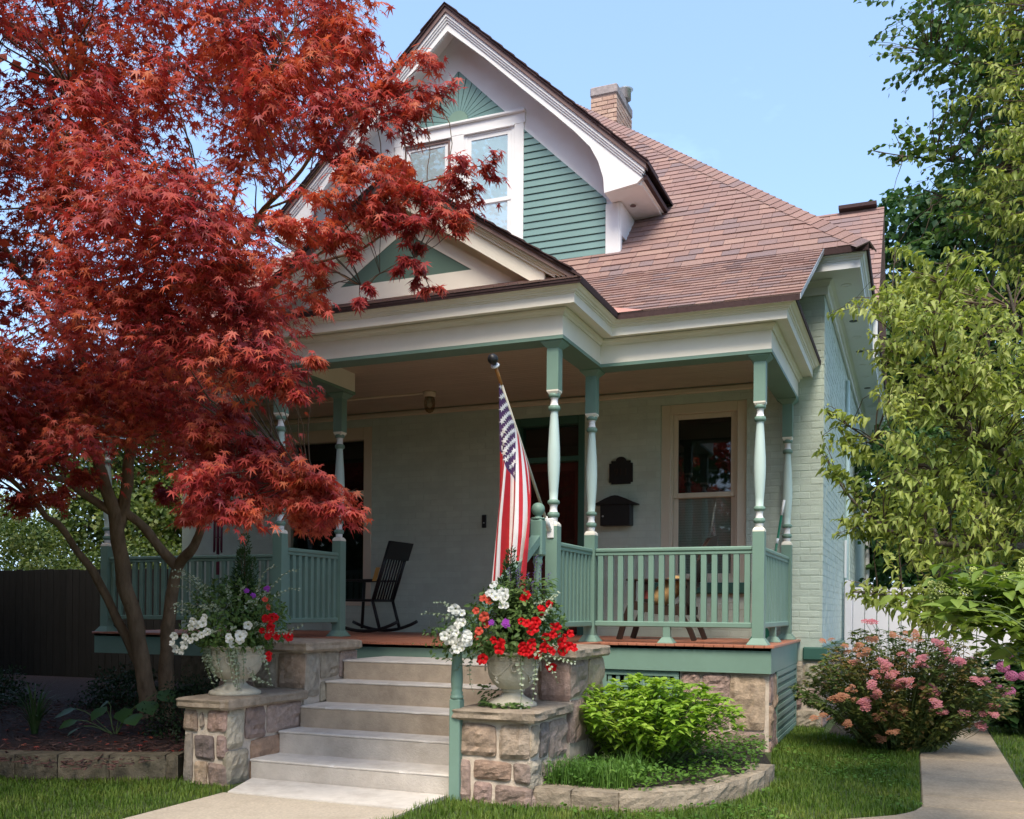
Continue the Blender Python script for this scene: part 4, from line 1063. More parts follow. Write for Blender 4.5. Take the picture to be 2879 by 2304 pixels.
mb = MB(); mb.box(CX0-.015, CX1+.015, CY0-.015, CY1+.015, CT, CT+.17, 0, .02); mb.build('chimney_cap', M['cement'], chim)
mb = MB(); mb.lathe([(.11, 0), (.11, .16), (.15, .18), (.02, .24)], 12, (CX1-.02, CY0+.62, CT+.17)); mb.build('flue_cowl', M['metal'], chim)

# ---- rear cross gable on the right
rw = MB(); RWX, RWY, RWZ = -.43, 15.0, 7.09
rw.prism([(-5, RWY, RWZ), (RWX, RWY, RWZ), (RWX, 12.9, 5.0), (-5, 12.9, 5.0)], (0, .03, -.06)); rw.prism([(-5, RWY, RWZ), (RWX, RWY, RWZ), (RWX, 17.1, 5.0), (-5, 17.1, 5.0)], (0, -.03, -.06))
rwo = rw.build('rear_wing_roof', M['shingle'], house)
shingles(rwo, (-2.6, 12.9, 5.0), (1, 0, 0), (0, 2.1, 2.09), [(0, 0), (2.17, 0), (2.17, 2.96), (0, 2.96)], 8)
mb = MB(); mb.box(-1.05, RWX-.1, RWY-.12, RWY+.12, RWZ+.02, RWZ+.07); mb.build('ridge_vent', M['shingle_edge'], house)
mb = MB(); mb.prism([(RWX-.16, 13.0, 4.98), (RWX-.16, 17.0, 4.98), (RWX-.16, RWY, RWZ-.1)], (-.06, 0, 0)); mb.box(RWX-.06, RWX-.01, 12.93, 13.05, 4.42, 4.99); mb.build('rear_wing_gable', M['white'], house)
finish_shingles(300)

# ---- fittings on the side wall
mb = MB(); mb.tube([(-.875, 14.45, 0.4), (-.875, 14.45, 4.5)], .03, 8); mb.build('conduit_pipe', M['mint'], house)
mb = MB(); mb.box(-.895, -.86, 14.35, 14.55, 1.36, 1.55, 0, .01); mb.box(-.87, -.84, 14.40, 14.52, 1.33, 1.42, 0, .01); mb.build('outlet_box', M['deep_green'], house)
mb = MB(); mb.box(-.89, -.86, 14.22, 14.27, 1.72, 2.24, 0, .004); mb.build('cable_cover', M['white_metal'], house)
mb = MB(); mb.tube([(-.87, 20.8, .3), (-.87, 20.8, 4.75)], .05, 8); mb.build('downpipe', M['white_metal'], house)
# ================================================================ front steps and their stone cheek walls
ST = [(5.78, .160), (6.12, .325), (6.39, .490), (6.75, .660), (7.01, .820)]
steps = thing('front_steps', 'five weathered concrete steps with pale worn treads leading up to the porch', 'steps', (-3.6, 5.8, 0))
for k, (y, z) in enumerate(ST):
    yb = ST[k+1][0]+.02 if k < 4 else 7.725
    zb = ST[k-1][1]-.03 if k else -.1
    m = MB(); m.box(-4.42, -2.76, y, yb, zb, z-.016, 0, .006); s_ = m.build('step', M['concrete' if k > 1 else 'concrete_pale'], steps)
    # tread: cast edge worn round and chipped
    m = MB(); n = 64; rows = []
    for i in range(n+1):
        x = -4.425+1.668*i/n
        w = mnoise.noise(Vector((x*5, k*3.1, 0)))*.003+mnoise.noise(Vector((x*22, k*3.1, 2)))*.0025
        c = max(0, mnoise.noise(Vector((x*9, k*5.3, 7)))-.38)*.05
        yy = yb-.02 if k < 4 else yb
        rows.append([(x, y+.004, z-.0165), (x, y-.002+w*.4, z-.0155), (x, y-.0035+w*.6+c, z-.009-c*.3), (x, y+.000+w+c, z-.0035-c*.6), (x, y+.010+w+c, z-.0005-c*.4), (x, y+.05, z+.001*mnoise.noise(Vector((x*3, k, 4)))), (x, yy, z)])
    for i in range(n):
        for j in range(6): m.poly([rows[i][j], rows[i+1][j], rows[i+1][j+1], rows[i][j+1]], 0, True)
    m.poly(rows[0][::-1]); m.poly(rows[n])
    m.build('tread', M['nosing'], s_)
m = MB(); m.prism([(-4.40, 5.775, .026), (-2.84, 5.775, .026), (-2.84, 5.305, .020), (-4.24, 5.305, .020)], (0, 0, -.08)); m.build('landing_slab', M['nosing'], steps)

def capstone(name, x0, x1, y0, y1, z0, z1, parent, seed):
    """thick rough-hewn slab with chipped edges"""
    mb = MB(); g = 14; cx, cy = (x0+x1)/2, (y0+y1)/2
    def ring(z, ins, amp, k):
        out = []
        for i in range(4*g):
            s, t = divmod(i, g); f = t/g
            x, y = [(x0+(x1-x0)*f, y0), (x1, y0+(y1-y0)*f), (x1-(x1-x0)*f, y1), (x0, y1-(y1-y0)*f)][s]
            n_ = mnoise.noise(Vector((x*7+seed, y*7, z*16+k)))*amp + mnoise.noise(Vector((x*22, y*22+seed, z*30+k)))*amp*.5
            e = min(f, 1-f)*g/2
            cr = ins + n_ + (.018 if e < .5 else 0)
            dx, dy = cx-x, cy-y; L = math.hypot(dx, dy)
            out.append((x+dx/L*cr, y+dy/L*cr, z+n_*.25))
        return out
    h = z1-z0
    R = [ring(z0, .02, .010, 0), ring(z0+h*.22, .0, .014, 1), ring(z0+h*.55, .004, .014, 2), ring(z0+h*.82, .002, .012, 3), ring(z1-.004, .018, .008, 4)]
    L = 4*g
    for k in range(len(R)-1):
        for i in range(L):
            j = (i+1) % L; mb.poly([R[k][i], R[k][j], R[k+1][j], R[k+1][i]], 0, True)
    mb.poly(R[0][::-1]); top = [(x+(cx-x)*.12, y+(cy-y)*.12, z1+.002) for x, y, z in R[-1]]
    for i in range(L): mb.poly([R[-1][i], R[-1][(i+1) % L], top[(i+1) % L], top[i]], 0, True)
    mb.poly(top)
    return mb.build(name, M['capstone'], parent)

def cheek(label, x0, x1, yf, side, front_rects, seed):
    """side=+1: the right-hand face looks at the camera"""
    t = thing('stone_cheek_wall', label, 'stone wall', ((x0+x1)/2, yf+.5, 0), 'stone walls beside the steps')
    yl, ye = 6.46, 7.24
    xa, xb = (x0-.45, x1) if side < 0 else (x0, x1+.02)
    c = MB(); c.box(x0+.018, x1-.018, yf+.018, yl, -.1, .535); c.box(xa+.018, xb-.018, yl+.018, ye, -.1, .90)
    mo = c.build('mortar_core', M['mortar'], t)
    stm = [M['stone'], M['stone'], M['stone_pink']]
    stones_on(t, (x0, yf+.022, 0), X_, Z_, -Y_, front_rects, stm, .034, seed, .013)
    XF = x1-.022
    if side < 0:
        sr = [(0, .20, .25, .54), (.20, .46, .30, .54), (.46, .92, .30, .54), (0, .26, .0, .25), (.26, .92, -.02, .30)]
        stones_on(t, (XF, yf, 0), Y_, Z_, X_, sr, stm, .032, seed+1)
        ur = [(0, .22, .54, .90), (.22, .50, .67, .90), (.50, .80, .66, .90), (.22, .52, .48, .67)]
        stones_on(t, (XF, yl+.01, 0), Y_, Z_, X_, ur, stm, .030, seed+2)
        stones_on(t, (xa, yl+.022, 0), X_, Z_, -Y_, [(0, .36, .66, .90), (.36, .58, .60, .90), (.58, .85, .60, .90), (0, .36, .4, .66)], [M['stone']], .03, seed+3)
    else:
        sr = [(0, .16, .30, .52), (.16, .34, .28, .52), (.34, .70, .25, .52), (0, .22, .08, .30), (.22, .42, .05, .28), (0, .20, -.05, .08), (.42, .74, -.02, .25)]
        stones_on(t, (XF, yf, 0), Y_, Z_, X_, sr, stm, .030, seed+1)
        stones_on(t, (xb-.022, yl, 0), Y_, Z_, X_, [(0, .4, .62, .90), (.4, .78, .55, .90), (0, .4, .3, .62), (.4, .78, .1, .55)], stm, .03, seed+2)
        stones_on(t, (x0, yl+.022, 0), X_, Z_, -Y_, [(.02, .28, .60, .90), (.28, .54, .60, .90)], [M['stone_pink']], .03, seed+3)
    capstone('capstone', x0-.035, x1+.045, yf-.05, yl+.02, .535, .61, t, seed)
    capstone('capstone', xa-.03, xb+.06, yl-.06, ye+.02, .905, .985, t, seed+9)
    return t
fl_ = [(0, .15, .36, .53), (.15, .205, .38, .53), (.205, .40, .36, .53), (0, .10, .0, .36), (.10, .29, .17, .36), (.29, .40, .17, .36), (.10, .23, -.04, .17), (.23, .40, -.04, .17)]
cheek('stone wall left of the steps carrying the urn of mostly white petunias', -4.83, -4.43, 5.53, -1, fl_, 21)
fr_r = [(0, .28, .29, .525), (.28, .52, .28, .525), (0, .105, .0, .29), (.105, .38, .145, .29), (.38, .52, .14, .28), (.105, .25, -.03, .145), (.25, .52, -.03, .14)]
cheek('stone wall right of the steps carrying the urn of red petunias', -2.75, -2.23, 5.75, 1, fr_r, 42)

# ================================================================ stair handrail
hr = thing('stair_handrail', 'sage green handrail with ball topped newel posts beside the right stone wall', 'handrail', (-2.762, 5.757, 0))
def newel(x, y, z0, zs, zt, nm):
    p = MB(); p.box(x-.038, x+.038, y-.038, y+.038, z0, zs, 0, .006)
    o = p.build(nm, M['green'], hr)
    t = MB(); t.lathe([(.04, zs), (.044, zs+.01), (.044, zs+.02), (.036, zs+.028), (.042, zs+.04), (.034, zs+.055), (.037, zs+.07), (.040, zs+.13), (.036, zs+.22), (.030, zs+.31), (.034, zs+.325), (.034, zs+.335), (.030, zs+.345)], 14, (x, y, 0)); t.build('turning', M['green'], o)
    return o
nl = newel(-2.762, 5.757, 0, .665, 0, 'newel_post')
q = MB(); q.box(-2.80, -2.724, 5.719, 5.795, 1.0101, 1.05, 0, .006); q.build('newel_block', M['green'], nl)
q = MB(); q.box(-2.875, -2.785, 7.355, 7.445, .822, 1.02, 0, .006); nu = q.build('newel_post', M['green'], hr)
q = MB(); q.lathe([(.04, 1.02), (.044, 1.035), (.036, 1.05), (.042, 1.07), (.038, 1.2), (.031, 1.5), (.030, 1.6), (.036, 1.63), (.042, 1.64), (.036, 1.66), (.04, 1.69)], 14, (-2.83, 7.40, 0)); q.build('turning', M['green'], nu)
q = MB(); q.box(-2.883, -2.777, 7.347, 7.453, 1.69, 1.985, 0, .012); q.lathe([(.055, 1.985), (.058, 2.0), (.03, 2.005), (.026, 2.018), (.04, 2.028), (.052, 2.05), (.055, 2.072), (.05, 2.095), (.036, 2.113), (.012, 2.123)], 16, (-2.83, 7.40, 0)); q.build('newel_head', M['green'], nu)
q = MB(); a, b = Vector((-2.83, 7.36, 1.86)), Vector((-2.764, 5.78, 1.05)); dn = Vector((0, 0, -.075)); w = Vector((.04, 0, 0))
q.prism([a-w, b-w, b-w+dn, a-w+dn], (.08, 0, 0)); q.build('handrail', M['green'], hr)

# ================================================================ garden edging
def edging(name, label, pts, heights, depth, blk, seed, courses=1, em='edging'):
    t = thing(name, label, 'garden edging', (pts[0][0], pts[0][1], 0))
    P = [Vector((x, y, 0)) for x, y in pts]; seg = [(P[i+1]-P[i]).length for i in range(len(P)-1)]; T = sum(seg)
    def at_(s):
        for i, L in enumerate(seg):
            if s <= L or i == len(seg)-1: return P[i]+(P[i+1]-P[i])*(s/L)
            s -= L
    for c in range(courses):
        s = -blk*.5*c; k = 0; rr = random.Random(seed+c)
        while s < T-.05:
            e = min(T, s+blk*rr.uniform(.85, 1.12)); s0 = max(0, s)
            a, b = at_(s0), at_(e); d = (b-a); L = d.length
            if L > .04:
                d.normalize(); nrm = Vector((d.y, -d.x, 0))      # outward: right of the run
                h = heights/courses; z0 = c*h - (.03 if c == 0 else 0); z1 = (c+1)*h
                off = nrm*(.02 if c == 0 and courses > 1 else 0)
                mb = MB()
                rock(mb, a+off-nrm*.012, d, Z_, nrm, 0, L, z0, z1, .022, 6, .004, .012, 0, seed+k+c*50)
                top = [a+off, b+off, b+off-nrm*depth, a+off-nrm*depth]
                R_ = [(p+Vector((0, 0, z1-.004+.004*mnoise.noise(p*9)))) for p in top]
                g = d*.006
                mb.prism([R_[0]+g, R_[1]-g, R_[2]-g, R_[3]+g], (0, 0, -(z1-z0)+.01))
                mb.build('edging_block', M[em], t)
            s = e; k += 1
    return t
edging('garden_edging', 'curved low wall of tumbled tan blocks round the lime green shrub', [(-2.26, 5.80), (-1.95, 5.795), (-1.65, 5.83), (-1.42, 5.98), (-1.22, 6.25), (-1.06, 6.62), (-0.97, 7.0), (-0.935, 7.42)], .125, .17, .30, 60, 1)
edging('garden_edging', 'straight stone edging holding the dark mulch bed under the red maple', [(-10.5, 4.80), (-8, 4.82), (-6.9, 4.90), (-6.05, 5.07), (-5.4, 5.32), (-4.88, 5.56)], .19, .17, .36, 90, 1, 'edging_shaded')

# ================================================================ urns
def urn(cx, cy, z0, sc, label):
    t = thing('garden_urn', label, 'urn', (cx, cy, z0), 'stone urns beside the steps')
    u = MB()
    pr_ = [(.160, 0), (.164, .012), (.158, .026), (.14, .036), (.115, .050), (.085, .066), (.070, .082), (.066, .094), (.078, .100), (.082, .108), (.078, .114), (.10, .122), (.130, .148), (.152, .182), (.166, .222), (.172, .262), (.170, .285), (.174, .290), (.176, .298), (.172, .304), (.174, .338), (.184, .342), (.190, .352), (.186, .360), (.170, .362), (.160, .340), (.15, .30), (.02, .295)]
    u.lathe([(r*sc, z*1.0) for r, z in pr_], 40, (cx, cy, z0)); ub = u.build('urn_bowl', M['urn'], t)
    k_ = MB(); n = 22
    for i in range(n):                       # meander band under the rim
        w0 = 2*math.pi*i/n; dw = 2*math.pi/n
        def bar(a0, a1, za, zb):
            vs = []
            for r in (.170*sc, .1795*sc):
                for a, z in ((a0, za), (a1, za), (a1, zb), (a0, zb)):
                    w = w0+dw*a; vs.append((cx+r*math.cos(w), cy+r*math.sin(w), z0+z))
            k_.add(vs, [(0, 1, 2, 3), (4, 7, 6, 5), (0, 4, 5, 1), (1, 5, 6, 2), (2, 6, 7, 3), (3, 7, 4, 0)])
        bar(.05, .17, .308, .335); bar(.171, .83, .328, .335); bar(.71, .83, .314, .327); bar(.40, .709, .314, .320); bar(.171, .95, .3062, .3105)
    tag(k_.build('key_band', M['urn'], t), kind='stuff')
    for i in range(4):                       # ring handles and swags of fruit
        w = math.pi/4+math.pi/2*i - .35
        h = MB(); R = .178*sc
        pts = [(cx+(R+.006)*math.cos(w+.10*math.sin(a)), cy+(R+.006)*math.sin(w+.10*math.sin(a)), z0+.262+.026*math.cos(a)) for a in [2*math.pi*j/14 for j in range(15)]]
        h.tube(pts, .0055, 6); h.build('ring_handle', M['urn'], t)
        g = MB(); pts = []
        for j in range(13):
            f = j/12; a = w+.16+f*(math.pi/2-.32); z = .286-.075*math.sin(math.pi*f)
            r = (.176-.022*math.sin(math.pi*f))*sc
            pts.append((cx+r*math.cos(a), cy+r*math.sin(a), z0+z))
        g.tube(pts, [.004+.010*math.sin(math.pi*j/12) for j in range(13)], 6)
        g.build('swag', M['urn'], t)
        gr_ = MB(); rr = random.Random(i)
        for j in range(16):
            a = w+math.pi/4+rr.uniform(-.10, .10); z = .225-j*.0042; r = .160*sc
            gr_.lathe([(.002, -.007), (.007, -.003), (.008, .002), (.003, .008)], 6, (cx+r*math.cos(a), cy+r*math.sin(a), z0+z))
        tag(gr_.build('grape_cluster', M['urn'], t), kind='stuff')
    return t
urn(-2.466, 6.0, .611, 1.0, 'cast stone urn on the right wall overflowing with red and white flowers')
urn(-4.64, 5.88, .611, 1.16, 'cast stone urn on the left wall wrapped in trailing vines')

# ================================================================ flag on the post
flag = thing('flag', 'american flag hanging limp from an angled pole on the porch post', 'flag', (-2.85, 7.76, 1.97))
PB, PT = Vector((-2.862, 7.72, 1.965)), Vector((-2.885, 6.60, 3.085))
PT = Vector((-3.026/6.9*6.6, 6.6, 1.26+(3.196-1.26)*6.6/6.9))
pd = PT-PB
q = MB(); q.tube([PB, PB+pd*.86], .0125, 10); q.build('pole', M['pole_alu'], flag)
q = MB(); q.tube([PB+pd*.8605, PB+pd*.958], .0145, 10); q.build('pole_tip', M['pole_wood'], flag)
dq = pd.normalized().to_track_quat('Z', 'Y').to_matrix().to_4x4()
q = MB(); q.lathe([(.018, -.012), (.034, -.006), (.034, .004), (.02, .008)], 14); me = q.mesh('pole_collar', M['white_metal']); put('pole_collar', me, Matrix.Translation(PB+pd*.962) @ dq, flag)
q = MB(); q.lathe([(.012, -.01), (.018, 0), (.031, .012), (.039, .03), (.040, .042), (.036, .056), (.024, .072), (.006, .08)], 16); me = q.mesh('pole_ball', M['black']); put('pole_ball', me, Matrix.Translation(PB+pd*.972) @ dq, flag)
q = MB(); q.box(-2.885, -2.825, 7.755, 7.768, 1.86, 2.03, 0, .008); q.tube([PB-pd*.03, PB+pd*.055], .02, 10); q.build('bracket', M['white_metal'], flag)
HT, HB = PB+pd*.90, PB+pd*.425
def cloth(u, v):
    """u: 0 at the pole tip .. 1 down the pole (hoist), v: 0 at the pole .. 1 at the fly end"""
    h = HT+(HB-HT)*u
    L = 1.52-.10*u
    sag = v**1.15
    x = h.x; y = h.y
    # the cloth swings in under the pole tip: everything gathers as it hangs
    gather = min(1, v*1.5)
    xg = HT.x-.07-.07*v+.37*u*(1-.22*v)+.02*math.sin(9*u+3*v)
    yg = HT.y+.20+.05*math.sin(17*u+1.3*v)*min(1, v*2.2)+.03*math.sin(31*u+2*v)*v
    s = gather**.9
    x = x*(1-s)+xg*s; y = y*(1-s)+yg*s
    z = h.z-L*sag*(1-.16*u) - .14*u*math.sin(math.pi*min(1, v*1.3))*0 
    z -= .02*math.sin(math.pi*v*3)*math.sin(9*u)*v
    return Vector((x, y, z))
NU, NV = 52, 60
fv = [cloth(i/NU, j/NV) for i in range(NU+1) for j in range(NV+1)]
ff = []; fm = []
for i in range(NU):
    for j in range(NV):
        ff.append((i*(NV+1)+j, i*(NV+1)+j+1, (i+1)*(NV+1)+j+1, (i+1)*(NV+1)+j))
        uu, vv = (i+.5)/NU, (j+.5)/NV
        fm.append(2 if (uu < 7/13 and vv < .40) else int(uu*13) % 2)
q = MB(); q.v = [tuple(p) for p in fv]; q.f = ff; q.m = fm; q.s = [True]*len(ff)
q.build('flag_cloth', [M['old_red'], M['old_white'], M['old_blue']], flag)
q = MB()
for r in range(9):
    for c in range(6 if r % 2 == 0 else 5):
        u0 = (r+1)*(7/13)/10; v0 = ((2*c+1+(r % 2))/12)*.40
        p = cloth(u0, v0); e = .004
        du = (cloth(u0+e, v0)-cloth(u0-e, v0))/(2*e); dv = (cloth(u0, v0+e)-cloth(u0, v0-e))/(2*e)
        du_, dv_ = du.normalized(), (dv-du*(dv.dot(du)/du.length_squared)).normalized(); n_ = du_.cross(dv_)
        for sg in (1, -1):
            pts = []
            for k in range(10):
                a = math.pi*2*k/10; rad = .026 if k % 2 == 0 else .0105
                pts.append(p-du_*rad*math.cos(a)+dv_*rad*math.sin(a)+n_*.0035*sg)
            ctr = p+n_*.0045*sg
            for k in range(10): q.poly([ctr, pts[k], pts[(k+1) % 10]] if sg < 0 else [ctr, pts[(k+1) % 10], pts[k]])
tag(q.build('star_field', M['old_white'], flag), kind='stuff')

# ================================================================ things on the porch wall
def wall_poly(mb, pts, y0, y1, mi=0): mb.prism([(x, y0, z) for x, z in pts], (0, y1-y0, 0), mi)
mbx = thing('mailbox', 'black metal wall mailbox with a curved lid below the house number plaque', 'mailbox', (-3.18, YF, 2.23))
q = MB(); q.box(-3.36, -3.0, YF-.14, YF+.001, 2.225, 2.47, 0, .006); q.build('box', M['black'], mbx)
lid = [(-3.43, 2.478), (-3.37, 2.50), (-3.30, 2.535), (-3.22, 2.565), (-3.18, 2.57), (-3.14, 2.565), (-3.06, 2.535), (-2.99, 2.50), (-2.93, 2.478), (-2.93, 2.466), (-3.43, 2.466)]
q = MB(); wall_poly(q, lid, YF-.17, YF+.001); q.build('lid', M['black'], mbx)
q = MB(); q.tube([(-3.325, YF-.139, 2.335), (-3.325, YF-.148, 2.335)], .011, 10); q.build('lock', M['metal'], mbx)
plq = thing('house_number_plaque', 'black plaque with notched corners and a rounded top carrying the house number', 'plaque', (-3.15, YF, 2.7))
pp = [(-3.265, 2.715), (-3.265, 2.735), (-3.29, 2.735), (-3.29, 2.955), (-3.265, 2.955), (-3.265, 2.985), (-3.205, 2.985)]
pp += [(-3.15+.062*math.cos(math.pi-math.pi*i/10), 2.987+.045*math.sin(math.pi*i/10)) for i in range(11)]
pp += [(-3.095, 2.985), (-3.035, 2.985), (-3.035, 2.955), (-3.01, 2.955), (-3.01, 2.735), (-3.035, 2.735), (-3.035, 2.715)]
q = MB(); wall_poly(q, pp, YF-.02, YF+.001); q.build('plate', M['black'], plq)
tcv = bpy.data.curves.new('house_number', 'FONT'); tcv.body = '911'; tcv.size = .115; tcv.extrude = .002; tcv.align_x = 'CENTER'; tcv.align_y = 'CENTER'
to = bpy.data.objects.new('tmp', tcv); COL.objects.link(to)
bpy.context.view_layer.update()
tme = bpy.data.meshes.new_from_object(to.evaluated_get(bpy.context.evaluated_depsgraph_get())); bpy.data.objects.remove(to)
tme.materials.clear(); tme.materials.append(M['dark_wood'])
put('number', tme, Matrix.Translation((-3.15, YF-.0225, 2.85)) @ Matrix.Rotation(math.pi/2, 4, 'X'), plq)
db = thing('doorbell', 'small dark doorbell plate on the wall left of the front door', 'doorbell', (-4.886, YF, 2.3))
q = MB(); q.box(-4.915, -4.857, YF-.018, YF+.001, 2.25, 2.41, 0, .006); q.build('plate', M['black'], db)
q = MB(); q.tube([(-4.886, YF-.017, 2.31), (-4.886, YF-.024, 2.31)], .009, 8); q.build('button', M['metal'], db)
lt = thing('ceiling_light', 'jar shaped porch ceiling light with a pipe running along the boards', 'ceiling light', (-5.2, 10.05, 3.76))
q = MB(); q.lathe([(.075, 3.762), (.078, 3.745), (.07, 3.72), (.058, 3.70)], 18, (-5.2, 10.05, 0)); q.build('canopy', M['tan_trim'], lt)
q = MB(); q.lathe([(.056, 3.70), (.064, 3.66), (.066, 3.62), (.058, 3.57), (.04, 3.535), (.012, 3.52)], 18, (-5.2, 10.05, 0)); q.build('glass_jar', M['lampglass'], lt)
q = MB(); q.lathe([(.018, 3.70), (.018, 3.66), (.03, 3.62), (.028, 3.595), (.008, 3.575)], 12, (-5.2, 10.05, 0)); q.build('bulb', M['white_metal'], lt)
q = MB(); q.tube([(-5.27, 10.05, 3.752), (-8.2, 10.05, 3.752)], .014, 8); q.build('pipe', M['tan_trim'], lt)

br_ = thing('broom', 'green pole with a white grip leaning in the porch corner by the last post', 'broom', (-1.42, 10.6, ZD))
q = MB(); a, b = Vector((-1.45, 10.35, ZD+.12)), Vector((-1.262, 10.52, 2.42)); q.tube([a, a+(b-a)*.88], .0125, 8); q.build('handle', M['broom'], br_)
q = MB(); q.tube([a+(b-a)*.8801, b], .014, 8); q.build('grip', M['white_metal'], br_)
q = MB(); q.tube([a+(b-a)*.66, a+(b-a)*.70], .0135, 8); q.build('sticker', M['shade'], br_)
q = MB(); q.prism([(-1.58, 10.30, ZD+.002), (-1.32, 10.30, ZD+.002), (-1.42, 10.33, ZD+.16), (-1.48, 10.33, ZD+.16)], (0, .05, 0)); q.build('brush', M['broom'], br_)

# wind chime
wc = thing('wind_chime', 'maroon wind chime of thin tubes hanging under the red maple', 'wind chime', (-6.95, 8.5, 2.23))
q = MB(); q.lathe([(.05, 0), (.055, .008), (.05, .016)], 14, (-6.95, 8.5, 2.22)); q.build('top_disc', M['chime'], wc)
q = MB(); q.tube([(-6.95, 8.5, 2.23), (-6.95, 8.5, 3.54)], .003, 4); q.build('cord', M['twig'], wc)
for k in range(6):
    a = 2*math.pi*k/6; x, y = -6.95+.042*math.cos(a), 8.5+.042*math.sin(a)
    q = MB(); q.tube([(x, y, 2.20), (x, y, 1.86-.02*(k % 3))], .0095, 8); q.build('chime_tube', M['chime'], wc)
    q = MB(); q.tube([(x, y, 2.20), (x, y, 2.222)], .001, 3); q.build('thread', M['twig'], wc)
q = MB(); q.tube([(-6.95, 8.5, 2.22), (-6.95, 8.5, 1.74)], .0015, 3); q.lathe([(.03, 0), (.03, .008)], 12, (-6.95, 8.5, 2.0)); q.build('clapper', M['chime'], wc)
q = MB(); q.box(-6.97, -6.93, 8.498, 8.502, 1.60, 1.74); q.build('wind_sail', M['chime'], wc)

# ================================================================ porch chairs
ac = thing('porch_armchair', 'dark slatted wooden armchair with a tan cushion behind the right railing', 'chair', (-2.35, 9.95, ZD))
W0, W1 = 9.68, 10.22
def leg(name, pts, w, d, parent, m):
    q = MB()
    for (p0, p1) in zip(pts[:-1], pts[1:]):
        p0, p1 = Vector(p0), Vector(p1); t = (p1-p0).normalized(); s = Vector((0, 1, 0)); n = t.cross(s).normalized()
        q.prism([p0-n*w/2-s*d/2, p0+n*w/2-s*d/2, p1+n*w/2-s*d/2, p1-n*w/2-s*d/2], s*d)
    return q.build(name, m, parent)
DW = M['dark_wood']
for y in (W0, W1):
    leg('leg', [(-2.80, y, ZD), (-2.74, y, ZD+.20), (-2.66, y, ZD+.40), (-2.655, y, ZD+.60)], .055, .045, ac, DW)
    leg('leg', [(-2.02, y, ZD), (-2.07, y, ZD+.12), (-2.22, y, ZD+.36)], .05, .045, ac, DW)
    leg('side_rail', [(-2.68, y, ZD+.36), (-2.35, y, ZD+.30), (-2.10, y, ZD+.30)], .09, .03, ac, DW)
    q = MB(); q.box(-2.72, -2.02, y-.05, y+.05, ZD+.601, ZD+.625, 0, .008); q.build('arm', DW, ac)
for k in range(8):
    x = -2.68+k*.058; q = MB(); q.box(x-.025, x+.025, W0+.03, W1-.03, ZD+.375-k*.010, ZD+.395-k*.010, 0, .005); q.build('seat_slat', DW, ac)
for k in range(7):
    y = W0+.05+k*.073; q = MB(); h = .66+.07*math.sin(math.pi*(k+.5)/7)
    a, b = Vector((-2.22, y, ZD+.30)), Vector((-1.93, y, ZD+.30+h+.02)); t = (b-a).normalized(); n = Vector((t.z, 0, -t.x))
    q.prism([a-n*.009, b-n*.009, b+n*.009, a+n*.009], (0, .066, 0)); q.build('back_slat', DW, ac)
q = MB(); q.box(-2.12, -2.09, W0-.04, W1+.04, ZD+.55, ZD+.60, 0, .005); q.build('back_rail', DW, ac)
q = MB(); hp_ = []
for k in range(13):
    a = math.pi*k/12; y = 9.95+.30*math.cos(a); t_h = ZD+.80+.26*math.sin(a)**.8; hp_.append((-2.22+.29*(t_h-ZD-.30)/.68+.012, y, t_h))
q.prism(hp_, (.022, 0, .008)); q.build('back_crest', DW, ac)
cu = thing('cushion', 'crumpled tan and red cushion lying on the dark porch armchair', 'cushion', (-2.38, 9.9, ZD+.39))
q = MB(); vs = []; n1, n2 = 12, 14
for i in range(n1+1):
    for j in range(n2):
        th_ = math.pi*i/n1; ph = 2*math.pi*j/n2
        sx = abs(math.cos(ph))**.6*math.copysign(1, math.cos(ph)); sy = abs(math.sin(ph))**.6*math.copysign(1, math.sin(ph))
        p = Vector((.20*math.sin(th_)**.6*sx, .16*math.sin(th_)**.6*sy, .10*math.cos(th_)))
        p = Matrix.Rotation(-.75, 3, 'Y') @ p
        p *= 1+.10*mnoise.noise(p*14)
        vs.append(p+Vector((-2.33, 9.86, ZD+.50)))
q.add(vs, [(i*n2+j, i*n2+(j+1) % n2, (i+1)*n2+(j+1) % n2, (i+1)*n2+j) for i in range(n1) for j in range(n2)], 0, True); q.build('pillow', M['cushion'], cu)
q = MB(); vs = [(-2.52+.05*math.sin(t)*1.2+.01*math.cos(5*t), 9.80+.05*math.cos(t), ZD+.42+.03*k) for k in range(4) for t in [2*math.pi*j/10 for j in range(10)]]
q.add(vs, [(k*10+j, k*10+(j+1) % 10, (k+1)*10+(j+1) % 10, (k+1)*10+j) for k in range(3) for j in range(10)]+[tuple(range(30, 40))], 0, True); q.build('folded_throw', M['rose_fabric'], cu)

rk = thing('rocking_chair', 'black slatted rocking chair standing in the dark part of the porch', 'rocking chair', (-6.0, 10.2, ZD))
def rockpt(f): return (-6.46+f*.90, ZD+.012+.10*(2*f-1)**2*(1.0 if f < .5 else 1.15))
for y in (9.98, 10.46):
    q = MB(); q.tube([(rockpt(k/10)[0], y, rockpt(k/10)[1]+.018) for k in range(11)], .02, 8); q.build('rocker', M['black'], rk)
    q = MB(); q.tube([(-6.33, y, ZD+.05), (-6.30, y, ZD+.62)], .02, 8); q.build('leg', M['black'], rk)
    q = MB(); q.tube([(-5.80, y, ZD+.05), (-5.90, y, ZD+.40)], .02, 8); q.build('leg', M['black'], rk)
    q = MB(); q.box(-6.38, -5.85, y-.035, y+.035, ZD+.621, ZD+.645, 0, .008); q.build('arm', M['black'], rk)
    q = MB(); q.tube([(-5.90, y, ZD+.38), (-5.68, y, ZD+1.05)], .02, 8); q.build('back_post', M['black'], rk)
q = MB(); q.box(-6.36, -5.88, 9.98, 10.46, ZD+.38, ZD+.41, 0, .008); q.build('seat', M['black'], rk)
